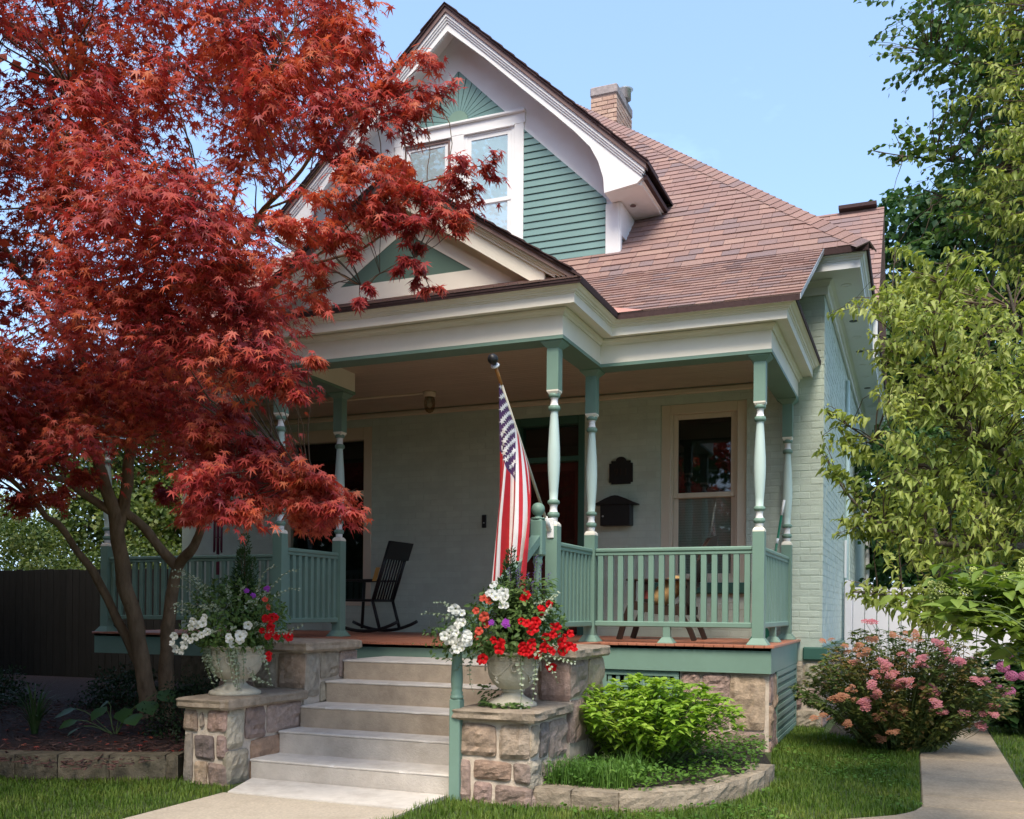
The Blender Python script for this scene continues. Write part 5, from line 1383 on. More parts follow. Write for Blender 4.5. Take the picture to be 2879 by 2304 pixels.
q = MB(); a, b = Vector((-5.735, 9.94, ZD+.88)), Vector((-5.665, 9.94, ZD+1.09)); q.prism([a, b, b+Vector((.03, 0, 0)), a+Vector((.03, 0, 0))], (0, .56, 0)); q.build('head_rail', M['black'], rk)
for k in range(7):
    y = 10.03+k*.063; q = MB(); q.tube([(-5.895, y, ZD+.41), (-5.74, y, ZD+.9)], .011, 6); q.build('back_spindle', M['black'], rk)
pb = thing('paper_bag', 'small amber coloured paper tucked against the back of the rocking chair', 'paper', (-5.9, 9.93, ZD+.72))
q = MB(); q.prism([(-5.875, 9.925, ZD+.62), (-5.825, 9.925, ZD+.78), (-5.77, 9.925, ZD+.78), (-5.82, 9.925, ZD+.62)], (0, .008, 0)); q.build('sheet', M['amber'], pb)

wf = thing('added_dark_fence', 'added near black board fence filling the dark shade beyond the left end of the porch', 'fence', (-13, 12.3, 0))  # added fence, fills the dark area behind the left railing
q = MB(); q.box(0, .138, 0, .022, 0.03, 1.86, 0, .004); wf_me = q.mesh('board', M['fence_shade'])
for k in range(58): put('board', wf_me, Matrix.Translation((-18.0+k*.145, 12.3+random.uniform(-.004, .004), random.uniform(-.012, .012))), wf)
for z in (.35, 1.55): q = MB(); q.box(-18, -9.6, 12.325, 12.37, z, z+.09); q.build('rail', M['fence_shade'], wf)

# ================================================================ white vinyl fence beyond the path
fn = thing('vinyl_fence', 'white vinyl privacy fence with dog eared pickets behind the shrubs', 'fence', (0.2, 14.0, 0))
pk = MB(); pk.prism([(.004, 0, .06), (.146, 0, .06), (.146, 0, 1.545), (.118, 0, 1.585), (.032, 0, 1.585), (.004, 0, 1.545)], (0, .025, 0)); pk_me = pk.mesh('picket', M['vinyl'])
for k in range(13): put('picket', pk_me, Matrix.Translation((-.76+k*.1525, 14.0, 0)), fn)
q = MB(); q.box(-.76, 1.24, 14.03, 14.06, .25, .34); q.build('rail', M['vinyl'], fn)
q = MB(); q.box(-.76, 1.24, 14.03, 14.06, 1.25, 1.34); q.build('rail', M['vinyl'], fn)
q = MB(); q.box(-.87, -.765, 13.98, 14.09, -.1, 1.68, 0, .008); q.build('fence_post', M['vinyl'], fn)
CL_TOP = [(-5.91,4.82,4.20,0.34), (-3.99,4.45,5.13,0.38), (-7.49,6.20,6.40,0.33), (-4.59,6.24,4.83,0.28), (-5.02,5.68,3.21,0.36), (-5.41,6.29,6.68,0.34), (-7.00,5.98,7.03,0.33), (-5.13,6.26,3.32,0.39), (-5.61,5.19,3.38,0.39), (-3.57,5.03,5.29,0.29), (-4.14,6.38,4.97,0.30), (-5.06,5.11,4.72,0.34), (-5.53,5.99,3.19,0.39), (-5.62,6.53,6.47,0.40), (-5.40,6.53,6.21,0.34), (-3.80,4.98,4.34,0.30), (-3.67,4.69,2.81,0.35), (-6.38,4.50,3.55,0.38), (-5.43,3.92,3.59,0.29), (-4.88,4.55,3.71,0.27), (-5.07,7.08,6.00,0.39), (-5.86,5.33,4.71,0.35), (-5.37,5.86,4.48,0.39), (-5.90,5.96,5.12,0.29), (-4.24,4.34,3.72,0.32), (-5.43,5.82,6.55,0.35), (-6.73,4.80,4.02,0.36), (-6.48,5.78,4.03,0.26), (-8.16,5.82,4.39,0.30), (-5.13,4.98,3.97,0.31), (-6.26,5.41,5.16,0.30), (-4.64,4.23,3.08,0.34), (-4.12,5.08,4.77,0.37), (-6.09,4.96,5.56,0.36), (-6.23,4.57,4.91,0.38), (-4.82,4.62,2.95,0.31), (-6.39,5.14,5.98,0.29), (-3.83,5.07,3.03,0.30), (-5.00,6.61,4.38,0.31), (-7.43,5.57,5.79,0.30), (-5.71,5.06,4.72,0.32), (-3.22,4.74,4.86,0.39), (-4.48,6.63,6.02,0.38), (-4.46,5.16,4.19,0.31), (-6.54,5.27,6.30,0.30), (-5.19,6.85,7.06,0.36), (-6.12,5.24,3.96,0.32), (-6.84,6.03,6.08,0.33), (-3.94,5.07,4.60,0.33), (-4.95,6.58,6.31,0.39), (-4.05,4.55,2.84,0.30), (-4.34,4.27,3.04,0.27), (-5.41,4.05,5.06,0.40), (-4.30,5.91,6.07,0.30), (-4.47,4.83,4.56,0.31), (-7.23,5.40,4.60,0.31), (-6.41,4.62,5.47,0.34), (-5.09,6.56,5.46,0.35), (-5.63,5.34,5.00,0.36), (-5.57,5.25,3.78,0.29), (-4.34,4.50,3.36,0.32), (-6.69,6.34,3.49,0.31), (-5.20,4.31,4.12,0.37), (-5.01,5.82,3.75,0.27), (-4.37,4.72,5.59,0.37), (-5.72,4.02,5.22,0.38), (-7.39,5.74,7.00,0.28), (-4.15,4.47,3.01,0.37), (-3.78,5.08,4.92,0.29), (-4.81,5.35,3.50,0.31), (-8.10,5.87,5.18,0.32), (-5.01,6.23,6.16,0.37), (-7.89,5.78,4.03,0.33), (-4.31,6.57,5.65,0.32), (-4.93,4.10,4.70,0.33), (-5.46,4.98,5.47,0.31), (-4.44,6.03,3.41,0.33), (-4.91,4.79,5.05,0.36), (-5.70,4.72,3.04,0.32), (-3.89,4.76,5.24,0.38), (-4.53,5.28,6.00,0.32), (-5.67,5.62,5.76,0.39), (-4.84,4.45,3.87,0.30), (-5.70,6.59,6.73,0.39), (-6.34,4.66,2.82,0.37), (-4.94,6.21,5.60,0.35), (-4.92,6.48,5.85,0.39), (-5.94,5.94,5.43,0.35), (-5.53,5.87,5.98,0.35), (-6.86,5.36,3.22,0.28), (-4.82,5.87,4.25,0.35), (-4.80,4.65,4.68,0.27), (-4.80,5.84,3.65,0.36), (-5.58,5.00,5.19,0.38), (-6.15,4.32,4.16,0.37), (-5.65,5.04,4.99,0.34), (-5.54,4.10,4.67,0.28), (-3.92,5.04,3.38,0.29), (-6.44,6.05,3.96,0.36), (-7.14,5.65,5.95,0.26), (-5.28,6.96,3.46,0.31), (-4.02,4.41,3.19,0.37), (-6.68,6.41,4.88,0.38), (-6.92,5.23,3.57,0.27), (-4.89,5.09,2.83,0.38), (-5.26,6.51,5.62,0.39), (-4.42,4.37,5.06,0.27), (-4.87,5.56,5.20,0.37), (-6.71,6.21,6.46,0.36), (-4.04,4.40,4.65,0.29), (-6.69,4.75,6.17,0.32), (-6.89,6.35,7.26,0.29), (-5.77,4.21,4.14,0.35), (-4.80,4.25,5.03,0.36), (-6.04,5.08,3.44,0.39), (-6.38,5.64,6.39,0.40), (-5.42,3.94,4.86,0.27), (-3.69,5.53,5.85,0.34), (-3.65,5.51,5.64,0.38), (-6.19,4.59,4.67,0.36), (-4.46,6.62,6.20,0.36), (-3.92,5.79,4.92,0.29), (-4.08,5.25,4.29,0.28), (-4.93,4.52,4.10,0.36), (-7.71,5.34,5.02,0.35), (-7.69,5.62,6.11,0.35), (-3.90,5.06,4.00,0.28), (-5.65,4.09,2.99,0.26), (-5.77,5.12,4.09,0.28), (-4.54,4.44,3.26,0.31), (-5.60,5.54,6.22,0.36), (-7.66,6.13,5.88,0.31), (-4.98,4.71,5.49,0.28), (-5.25,5.21,3.44,0.40), (-6.43,5.48,4.65,0.27), (-5.59,4.72,5.59,0.32), (-7.53,5.43,6.30,0.36), (-6.09,5.25,4.70,0.34), (-5.33,4.79,3.06,0.32), (-7.09,4.86,5.94,0.34), (-5.69,4.37,5.57,0.37), (-5.49,3.83,4.77,0.32), (-4.60,5.81,3.49,0.38), (-4.52,4.74,4.78,0.26), (-5.80,6.61,3.39,0.33), (-7.76,6.07,4.39,0.34), (-7.06,4.93,4.31,0.33), (-7.18,6.05,4.20,0.27), (-4.91,5.70,5.04,0.39), (-5.52,4.37,2.75,0.31), (-3.95,5.31,4.84,0.39), (-4.01,5.32,5.89,0.39), (-6.75,4.84,5.35,0.30), (-4.69,4.89,5.65,0.39), (-5.66,4.30,2.80,0.40), (-4.12,4.82,3.59,0.27), (-3.99,5.03,5.15,0.38), (-5.05,7.09,7.17,0.33), (-3.26,5.14,4.72,0.28), (-7.78,5.82,5.74,0.27), (-7.73,6.10,3.26,0.40), (-7.68,5.32,5.49,0.37), (-5.28,5.63,4.73,0.32), (-4.63,4.80,3.05,0.34), (-5.67,4.37,4.87,0.27), (-7.71,5.70,7.10,0.37), (-4.50,4.68,4.23,0.34), (-5.64,5.45,4.66,0.38), (-3.41,5.35,4.58,0.34), (-4.84,6.88,5.35,0.36)]
CL_LOBE = [(-4.14,4.03,3.71,0.34), (-3.87,4.03,3.48,0.34), (-3.59,4.04,3.39,0.34), (-3.50,4.18,3.31,0.34), (-3.83,4.16,3.27,0.34), (-4.14,4.13,3.38,0.34), (-3.42,4.32,3.12,0.34), (-3.61,4.24,3.11,0.34), (-4.50,4.20,4.20,0.34), (-3.98,4.31,4.15,0.34), (-3.34,4.46,4.15,0.34), (-3.12,4.55,4.31,0.34), (-3.67,4.54,4.53,0.34), (-3.08,4.68,4.59,0.34), (-3.38,4.45,2.94,0.34), (-3.84,4.36,2.83,0.34), (-3.55,4.38,2.70,0.34), (-3.30,4.43,2.61,0.34), (-4.11,4.36,3.00,0.34)]
CL_SPRAY = [(-2.46,4.72,4.25,0.17), (-2.41,4.74,4.04,0.15), (-2.55,4.68,4.08,0.20), (-2.59,4.67,3.93,0.17), (-2.73,4.61,3.95,0.20), (-2.85,4.56,4.05,0.22), (-2.71,4.62,4.13,0.16), (-2.84,4.56,4.41,0.12), (-2.80,4.58,4.29,0.14), (-2.49,4.71,3.96,0.12), (-2.94,4.52,3.82,0.20), (-2.85,4.56,3.74,0.16), (-3.04,4.48,3.92,0.22), (-2.14,4.69,3.60,0.12), (-2.22,4.65,3.61,0.14), (-2.30,4.62,3.51,0.18), (-2.42,4.57,3.49,0.16), (-2.20,4.66,3.48,0.10), (-2.49,4.55,3.42,0.20), (-2.37,4.59,3.37,0.14), (-2.63,4.49,3.43,0.20), (-2.77,4.43,3.40,0.20), (-2.88,4.38,3.42,0.20), (-3.00,4.33,3.24,0.20), (-2.86,4.39,3.27,0.16), (-2.69,4.46,3.30,0.17), (-2.20,4.67,3.29,0.10), (-2.30,4.62,3.30,0.12), (-2.44,4.56,3.28,0.14), (-2.56,4.52,3.30,0.14), (-3.04,4.32,3.07,0.20), (-2.97,4.35,2.92,0.16), (-3.09,4.30,3.29,0.16), (-2.51,4.54,3.60,0.16), (-2.67,4.47,3.60,0.20), (-2.81,4.41,3.55,0.18), (-2.51,4.59,3.13,0.07), (-2.46,4.61,3.05,0.08), (-2.54,4.58,3.09,0.07), (-2.40,4.63,2.97,0.07), (-2.72,4.50,2.98,0.05), (-2.74,4.49,2.91,0.06), (-2.88,4.43,3.24,0.09), (-2.81,4.46,3.16,0.07), (-2.95,4.41,3.05,0.09), (-2.49,4.60,3.19,0.07)]
CL_LOW = [(-3.71,4.80,2.22,0.18), (-3.86,5.02,2.05,0.19), (-3.84,4.65,2.25,0.19), (-3.69,5.06,1.99,0.21), (-3.51,4.72,1.86,0.16), (-3.88,4.61,2.36,0.15), (-3.79,4.77,2.17,0.18), (-3.44,4.86,2.01,0.16), (-4.07,4.84,2.16,0.22), (-3.59,4.57,1.84,0.19), (-3.48,5.16,1.89,0.20), (-3.82,4.70,2.35,0.17), (-3.72,4.58,1.86,0.21), (-3.73,5.06,2.21,0.21), (-3.21,4.71,2.02,0.19), (-3.72,5.04,2.09,0.16), (-3.97,4.73,1.95,0.17), (-3.24,5.02,1.88,0.22), (-3.19,4.85,1.94,0.15), (-3.39,4.70,2.07,0.17), (-3.28,4.77,1.94,0.18), (-4.05,4.76,2.31,0.16), (-3.63,4.58,1.96,0.15), (-4.11,5.01,2.23,0.16), (-3.72,4.48,1.99,0.22), (-3.39,4.87,1.85,0.20), (-3.04,4.80,1.83,0.12), (-3.12,4.77,1.86,0.12), (-3.82,4.59,1.82,0.13), (-3.20,4.74,1.99,0.14), (-3.45,4.63,2.13,0.15), (-3.17,4.42,2.52,0.13), (-3.33,4.47,2.48,0.12), (-3.10,4.40,2.41,0.08), (-3.86,4.90,2.45,0.16), (-3.06,4.47,2.60,0.09)]
CL_DARK = [(-6.42,5.90,2.88,0.36), (-8.47,5.88,3.11,0.32), (-6.38,5.59,2.94,0.37), (-5.66,5.35,2.85,0.29), (-6.81,5.10,2.66,0.40), (-8.48,5.92,2.69,0.33), (-5.49,5.54,2.84,0.31), (-7.77,5.88,2.77,0.38), (-6.79,5.65,2.76,0.31), (-6.38,7.20,3.35,0.39), (-8.60,6.31,2.71,0.30), (-8.18,6.51,2.63,0.34), (-8.40,6.19,3.27,0.34), (-8.17,6.58,3.09,0.32), (-7.34,5.07,2.30,0.33), (-4.67,5.47,2.76,0.40), (-8.40,6.51,3.33,0.31), (-5.26,5.89,2.85,0.31), (-7.41,6.62,3.19,0.41), (-6.92,4.90,2.84,0.30), (-4.86,5.49,2.55,0.34), (-6.42,5.10,2.26,0.41), (-6.14,4.93,2.45,0.41), (-6.63,5.37,3.04,0.36), (-6.53,5.77,2.51,0.39), (-5.54,6.01,2.76,0.35), (-7.28,6.30,2.94,0.31), (-6.53,6.70,2.99,0.39), (-4.85,5.40,2.91,0.40), (-6.17,4.71,2.38,0.35), (-6.73,6.57,3.29,0.39), (-7.32,5.45,2.39,0.33), (-8.23,6.55,3.48,0.38), (-7.44,6.97,3.15,0.34), (-6.97,5.33,3.07,0.36), (-7.35,6.08,2.44,0.34), (-6.51,6.33,2.77,0.35), (-5.75,6.24,3.20,0.34), (-7.06,4.83,2.90,0.41), (-6.26,5.43,2.63,0.37), (-6.88,5.06,2.84,0.40), (-5.80,6.62,2.68,0.42), (-6.28,4.92,2.75,0.31), (-7.73,6.61,2.82,0.38), (-7.36,6.57,2.71,0.33), (-5.61,5.42,2.65,0.36), (-6.38,6.21,2.95,0.34), (-6.37,4.55,2.28,0.36), (-6.50,5.74,3.16,0.40), (-7.51,6.52,2.56,0.31), (-7.86,6.84,3.47,0.36), (-6.60,7.09,3.43,0.36), (-6.10,5.09,2.82,0.36), (-5.86,6.86,3.05,0.36), (-6.47,6.63,3.22,0.42), (-8.68,6.16,3.39,0.31), (-8.15,6.74,3.48,0.35), (-6.72,4.63,2.44,0.35), (-5.59,5.56,3.04,0.33), (-4.99,5.81,2.44,0.33), (-5.30,5.02,2.40,0.40), (-6.99,5.03,2.59,0.39), (-6.60,6.20,3.25,0.32), (-6.20,5.65,2.64,0.40), (-6.41,5.41,2.48,0.32), (-6.20,6.84,3.04,0.39), (-7.26,5.81,2.81,0.40), (-7.26,5.76,3.01,0.33), (-8.73,6.52,2.54,0.31), (-5.28,5.63,2.83,0.36), (-6.15,4.78,2.55,0.39), (-5.13,5.33,2.89,0.39), (-6.11,5.16,3.00,0.34), (-7.61,6.99,3.45,0.30), (-5.26,5.48,2.55,0.35), (-6.11,5.59,2.12,0.16), (-6.40,5.58,2.05,0.16), (-6.13,5.26,2.26,0.22), (-6.02,5.74,2.28,0.14), (-4.28,5.05,1.93,0.14), (-5.70,6.30,2.18,0.15), (-4.47,5.19,1.85,0.10)]
CL_OVER = [(-8.10,3.91,3.23,0.52), (-9.30,5.85,6.87,0.55), (-5.03,5.67,6.97,0.50), (-4.36,5.94,7.63,0.54), (-10.58,5.24,7.08,0.48), (-7.13,3.55,3.16,0.47), (-8.44,4.52,3.54,0.54), (-9.52,4.30,7.42,0.58), (-9.79,4.91,6.40,0.46), (-10.04,6.29,10.08,0.45), (-8.05,4.17,4.60,0.56), (-8.51,5.44,2.82,0.52), (-10.44,5.53,6.58,0.59), (-9.63,5.79,7.12,0.52), (-6.46,4.15,4.68,0.50), (-5.23,7.82,8.38,0.45), (-7.66,4.68,5.32,0.64), (-10.80,5.47,3.48,0.55), (-10.84,5.00,9.60,0.59), (-8.29,4.88,6.42,0.57), (-10.87,6.06,5.60,0.49), (-10.40,5.82,9.26,0.48), (-11.06,5.45,9.50,0.53), (-10.33,4.48,7.24,0.54), (-10.28,5.26,3.88,0.50), (-6.39,3.95,5.90,0.57), (-10.10,5.95,5.43,0.51), (-9.03,4.12,6.02,0.47), (-8.27,6.23,9.33,0.53), (-9.23,5.24,4.39,0.52), (-9.95,5.04,9.10,0.50), (-10.29,6.11,4.04,0.61), (-9.46,5.28,3.17,0.62), (-7.20,4.78,3.13,0.47), (-9.04,4.09,5.06,0.64), (-11.25,4.93,7.01,0.57), (-9.05,5.00,7.42,0.54), (-9.93,6.64,10.15,0.52), (-4.02,5.80,7.23,0.60), (-8.29,4.67,8.06,0.54), (-7.03,5.09,7.03,0.51), (-7.96,4.19,5.17,0.49), (-12.37,5.48,6.73,0.47), (-8.95,3.93,4.80,0.60), (-6.18,6.78,9.00,0.56), (-8.38,5.08,7.61,0.53), (-7.30,4.11,3.19,0.59), (-6.44,4.79,7.17,0.53), (-9.97,5.37,3.90,0.58), (-4.70,4.60,6.32,0.47), (-10.62,6.02,3.70,0.54), (-7.83,3.72,3.69,0.64), (-6.96,3.63,5.43,0.49), (-5.24,4.82,7.02,0.46), (-8.75,3.85,5.11,0.60), (-9.26,5.67,4.39,0.49), (-6.21,6.84,9.41,0.63), (-8.69,4.25,6.08,0.61), (-9.96,6.29,3.80,0.45), (-5.59,4.53,6.88,0.54), (-5.61,5.56,7.27,0.55), (-12.63,5.55,8.32,0.49), (-11.52,5.34,7.82,0.58), (-6.21,7.56,10.06,0.53), (-8.26,4.29,6.37,0.56), (-11.44,6.02,8.75,0.63), (-6.82,3.78,7.01,0.45), (-9.38,5.12,2.88,0.49), (-7.35,3.51,6.99,0.48), (-7.17,4.52,7.07,0.58), (-10.79,5.38,9.03,0.51), (-7.25,6.51,7.77,0.45), (-7.75,4.56,3.32,0.58), (-8.68,4.74,8.02,0.54), (-9.72,6.32,4.79,0.53), (-8.57,5.46,4.55,0.62), (-8.60,5.61,3.69,0.53), (-8.02,4.18,7.40,0.51), (-10.22,6.43,5.96,0.56), (-7.04,6.60,9.66,0.56), (-10.17,4.97,3.42,0.46), (-11.58,5.09,4.00,0.57), (-7.84,5.35,7.39,0.63), (-5.64,5.06,7.61,0.47), (-7.39,4.55,7.68,0.52), (-7.19,4.79,3.58,0.50), (-4.44,4.98,6.90,0.65), (-6.29,4.19,7.22,0.53), (-11.93,5.88,5.70,0.51), (-9.43,4.89,4.74,0.49), (-8.93,4.65,3.79,0.46), (-4.94,6.28,7.32,0.47), (-9.20,5.14,7.16,0.52), (-8.80,3.90,5.61,0.61), (-9.71,5.58,8.46,0.49), (-11.72,5.97,5.39,0.51), (-11.40,5.28,7.37,0.53), (-12.20,5.34,10.18,0.53), (-7.32,3.49,4.07,0.56), (-8.38,5.14,4.60,0.45), (-10.15,5.10,3.08,0.46), (-8.31,3.81,2.52,0.55), (-8.75,5.61,6.28,0.64), (-7.83,4.77,3.83,0.46), (-6.72,4.08,2.85,0.55), (-7.44,4.74,3.39,0.61), (-7.36,3.96,2.61,0.47), (-6.61,3.95,6.10,0.49), (-7.59,4.79,4.81,0.61), (-12.16,5.37,4.69,0.57), (-9.44,4.79,8.38,0.59), (-5.58,7.02,9.12,0.47), (-6.17,7.40,8.25,0.51), (-8.07,4.64,2.93,0.48), (-10.83,5.93,5.10,0.57), (-5.62,8.00,8.81,0.60), (-5.33,5.39,6.78,0.52), (-9.67,5.66,8.89,0.47), (-10.48,5.82,10.21,0.45), (-6.97,6.78,8.46,0.50), (-5.92,5.10,7.11,0.53), (-7.43,4.79,5.47,0.64), (-8.58,5.65,7.33,0.49), (-11.15,5.47,6.97,0.52), (-9.05,5.37,7.45,0.50), (-7.09,3.89,3.63,0.55), (-9.73,4.22,7.84,0.63), (-8.59,4.75,5.48,0.65), (-7.01,4.07,5.95,0.51), (-10.36,6.53,6.72,0.46), (-10.30,6.00,4.69,0.47), (-6.26,6.78,8.60,0.45), (-9.66,6.81,9.23,0.53), (-6.26,7.94,9.39,0.49), (-7.85,6.79,8.49,0.49), (-6.50,7.34,8.95,0.47), (-9.50,6.11,5.27,0.64), (-5.98,4.48,7.27,0.64), (-6.55,5.15,7.44,0.58), (-7.26,3.76,2.66,0.56), (-6.40,4.39,7.02,0.58), (-12.32,5.48,8.43,0.50), (-4.53,5.49,7.69,0.46), (-5.94,6.02,8.15,0.46), (-5.24,6.29,7.49,0.64), (-8.88,6.68,9.25,0.49), (-8.70,3.98,5.38,0.61), (-8.15,3.99,4.80,0.65), (-7.35,3.98,4.54,0.46), (-8.35,4.95,8.25,0.59), (-4.83,6.56,7.28,0.59), (-7.87,4.85,6.65,0.62), (-6.69,4.37,3.64,0.51), (-8.52,6.45,9.24,0.53), (-9.89,5.31,7.55,0.65), (-5.17,4.50,5.94,0.51), (-8.62,4.88,6.18,0.51), (-9.85,6.31,4.47,0.50), (-8.10,4.21,7.93,0.49), (-8.25,4.46,7.30,0.48), (-3.55,5.08,6.77,0.63), (-6.46,3.99,7.11,0.63), (-5.64,7.97,10.09,0.53), (-7.28,4.21,3.67,0.56), (-4.64,4.82,6.46,0.62), (-8.99,4.82,4.16,0.49), (-6.67,4.21,2.55,0.61), (-6.51,5.53,7.13,0.51), (-8.21,5.24,8.42,0.62), (-10.69,6.03,8.51,0.48)]
MAPLE_LIMBS = [[(-6.87,7.44,0.08,0.130), (-6.90,7.43,0.31,0.105), (-6.92,7.37,0.69,0.095), (-6.95,7.30,1.10,0.088), (-6.97,7.18,1.47,0.085), (-6.95,7.08,1.87,0.085), (-6.93,6.99,2.15,0.075), (-6.87,6.79,2.46,0.060), (-6.64,6.45,2.82,0.050), (-6.34,6.04,3.31,0.040), (-5.94,5.55,3.84,0.030), (-5.49,5.09,4.33,0.020), (-5.15,4.80,4.77,0.012)], [(-6.88,7.65,0.06,0.110), (-6.84,7.62,0.35,0.095), (-6.81,7.57,0.68,0.085), (-6.72,7.50,1.15,0.075), (-6.58,7.45,1.63,0.065), (-6.29,7.36,1.83,0.050), (-6.09,7.22,2.04,0.045), (-5.83,7.01,2.18,0.040), (-5.26,6.49,2.42,0.030), (-4.41,5.75,2.48,0.020), (-3.65,5.09,2.21,0.012), (-3.18,4.86,1.92,0.006)], [(-6.58,7.45,1.63,0.060), (-6.68,7.36,1.79,0.055), (-6.78,7.21,2.01,0.050), (-6.91,7.05,2.18,0.050), (-6.94,6.98,2.26,0.045)], [(-6.97,7.08,1.96,0.070), (-6.87,7.06,2.22,0.065), (-6.73,6.96,2.43,0.060), (-6.64,6.89,2.63,0.055), (-6.24,6.62,2.94,0.045), (-5.62,6.33,3.20,0.038), (-4.94,5.97,3.34,0.030), (-4.23,5.50,3.35,0.022), (-3.60,5.11,3.37,0.014), (-3.28,4.92,3.32,0.010), (-2.86,4.66,3.24,0.008), (-2.61,4.60,3.31,0.006), (-2.42,4.63,3.37,0.004)], [(-6.94,6.98,2.13,0.050), (-7.08,6.81,2.27,0.042), (-7.09,6.59,2.38,0.036), (-7.01,6.30,2.39,0.032), (-6.92,6.02,2.40,0.028), (-6.92,5.58,2.45,0.020), (-6.97,5.13,2.68,0.012)], [(-6.86,7.50,0.31,0.060), (-7.14,7.28,1.10,0.050), (-7.23,7.08,1.54,0.045), (-7.30,6.94,1.75,0.040), (-7.31,6.72,2.00,0.036), (-7.34,6.60,2.06,0.034), (-7.35,6.49,2.18,0.030), (-7.29,6.30,2.28,0.026), (-7.24,5.88,2.51,0.018)], [(-5.62,6.33,3.20,0.035), (-4.80,5.81,3.64,0.028), (-4.08,5.35,3.85,0.020), (-3.61,5.11,3.94,0.014), (-3.17,4.86,4.07,0.010), (-2.81,4.74,4.08,0.007), (-2.54,4.74,4.13,0.004)], [(-6.64,6.45,2.82,0.040), (-5.72,5.86,3.40,0.030), (-4.76,5.17,3.70,0.020), (-4.07,4.70,3.73,0.012), (-3.62,4.45,3.67,0.006)], [(-6.34,6.04,3.31,0.035), (-6.41,5.58,3.76,0.025), (-6.47,5.12,4.33,0.018), (-6.61,4.85,4.92,0.010)], [(-4.80,5.81,3.64,0.022), (-4.39,5.55,4.24,0.016), (-3.90,5.21,4.64,0.012), (-3.55,5.02,4.83,0.008), (-3.20,4.85,4.76,0.004)], [(-3.60,5.11,3.37,0.010), (-3.19,4.85,3.37,0.008), (-2.83,4.68,3.47,0.006), (-2.56,4.62,3.52,0.005), (-2.16,4.68,3.59,0.003)], [(-3.28,4.92,3.32,0.006), (-2.85,4.67,3.05,0.004), (-2.70,4.62,3.08,0.003), (-2.48,4.60,3.13,0.003), (-2.41,4.63,2.99,0.002)], [(-4.80,5.81,3.64,0.020), (-4.57,6.12,4.29,0.016), (-4.59,6.22,4.47,0.012), (-4.50,6.26,4.62,0.008), (-4.37,6.31,4.84,0.004)], [(-4.57,6.12,4.29,0.012), (-4.26,6.03,4.29,0.010), (-4.10,5.99,4.37,0.008), (-3.92,5.96,4.50,0.004)], [(-4.59,6.22,4.47,0.008), (-4.62,6.21,4.58,0.005), (-4.65,6.19,4.68,0.003)], [(-4.50,6.26,4.62,0.004), (-4.55,6.23,4.69,0.002)]]
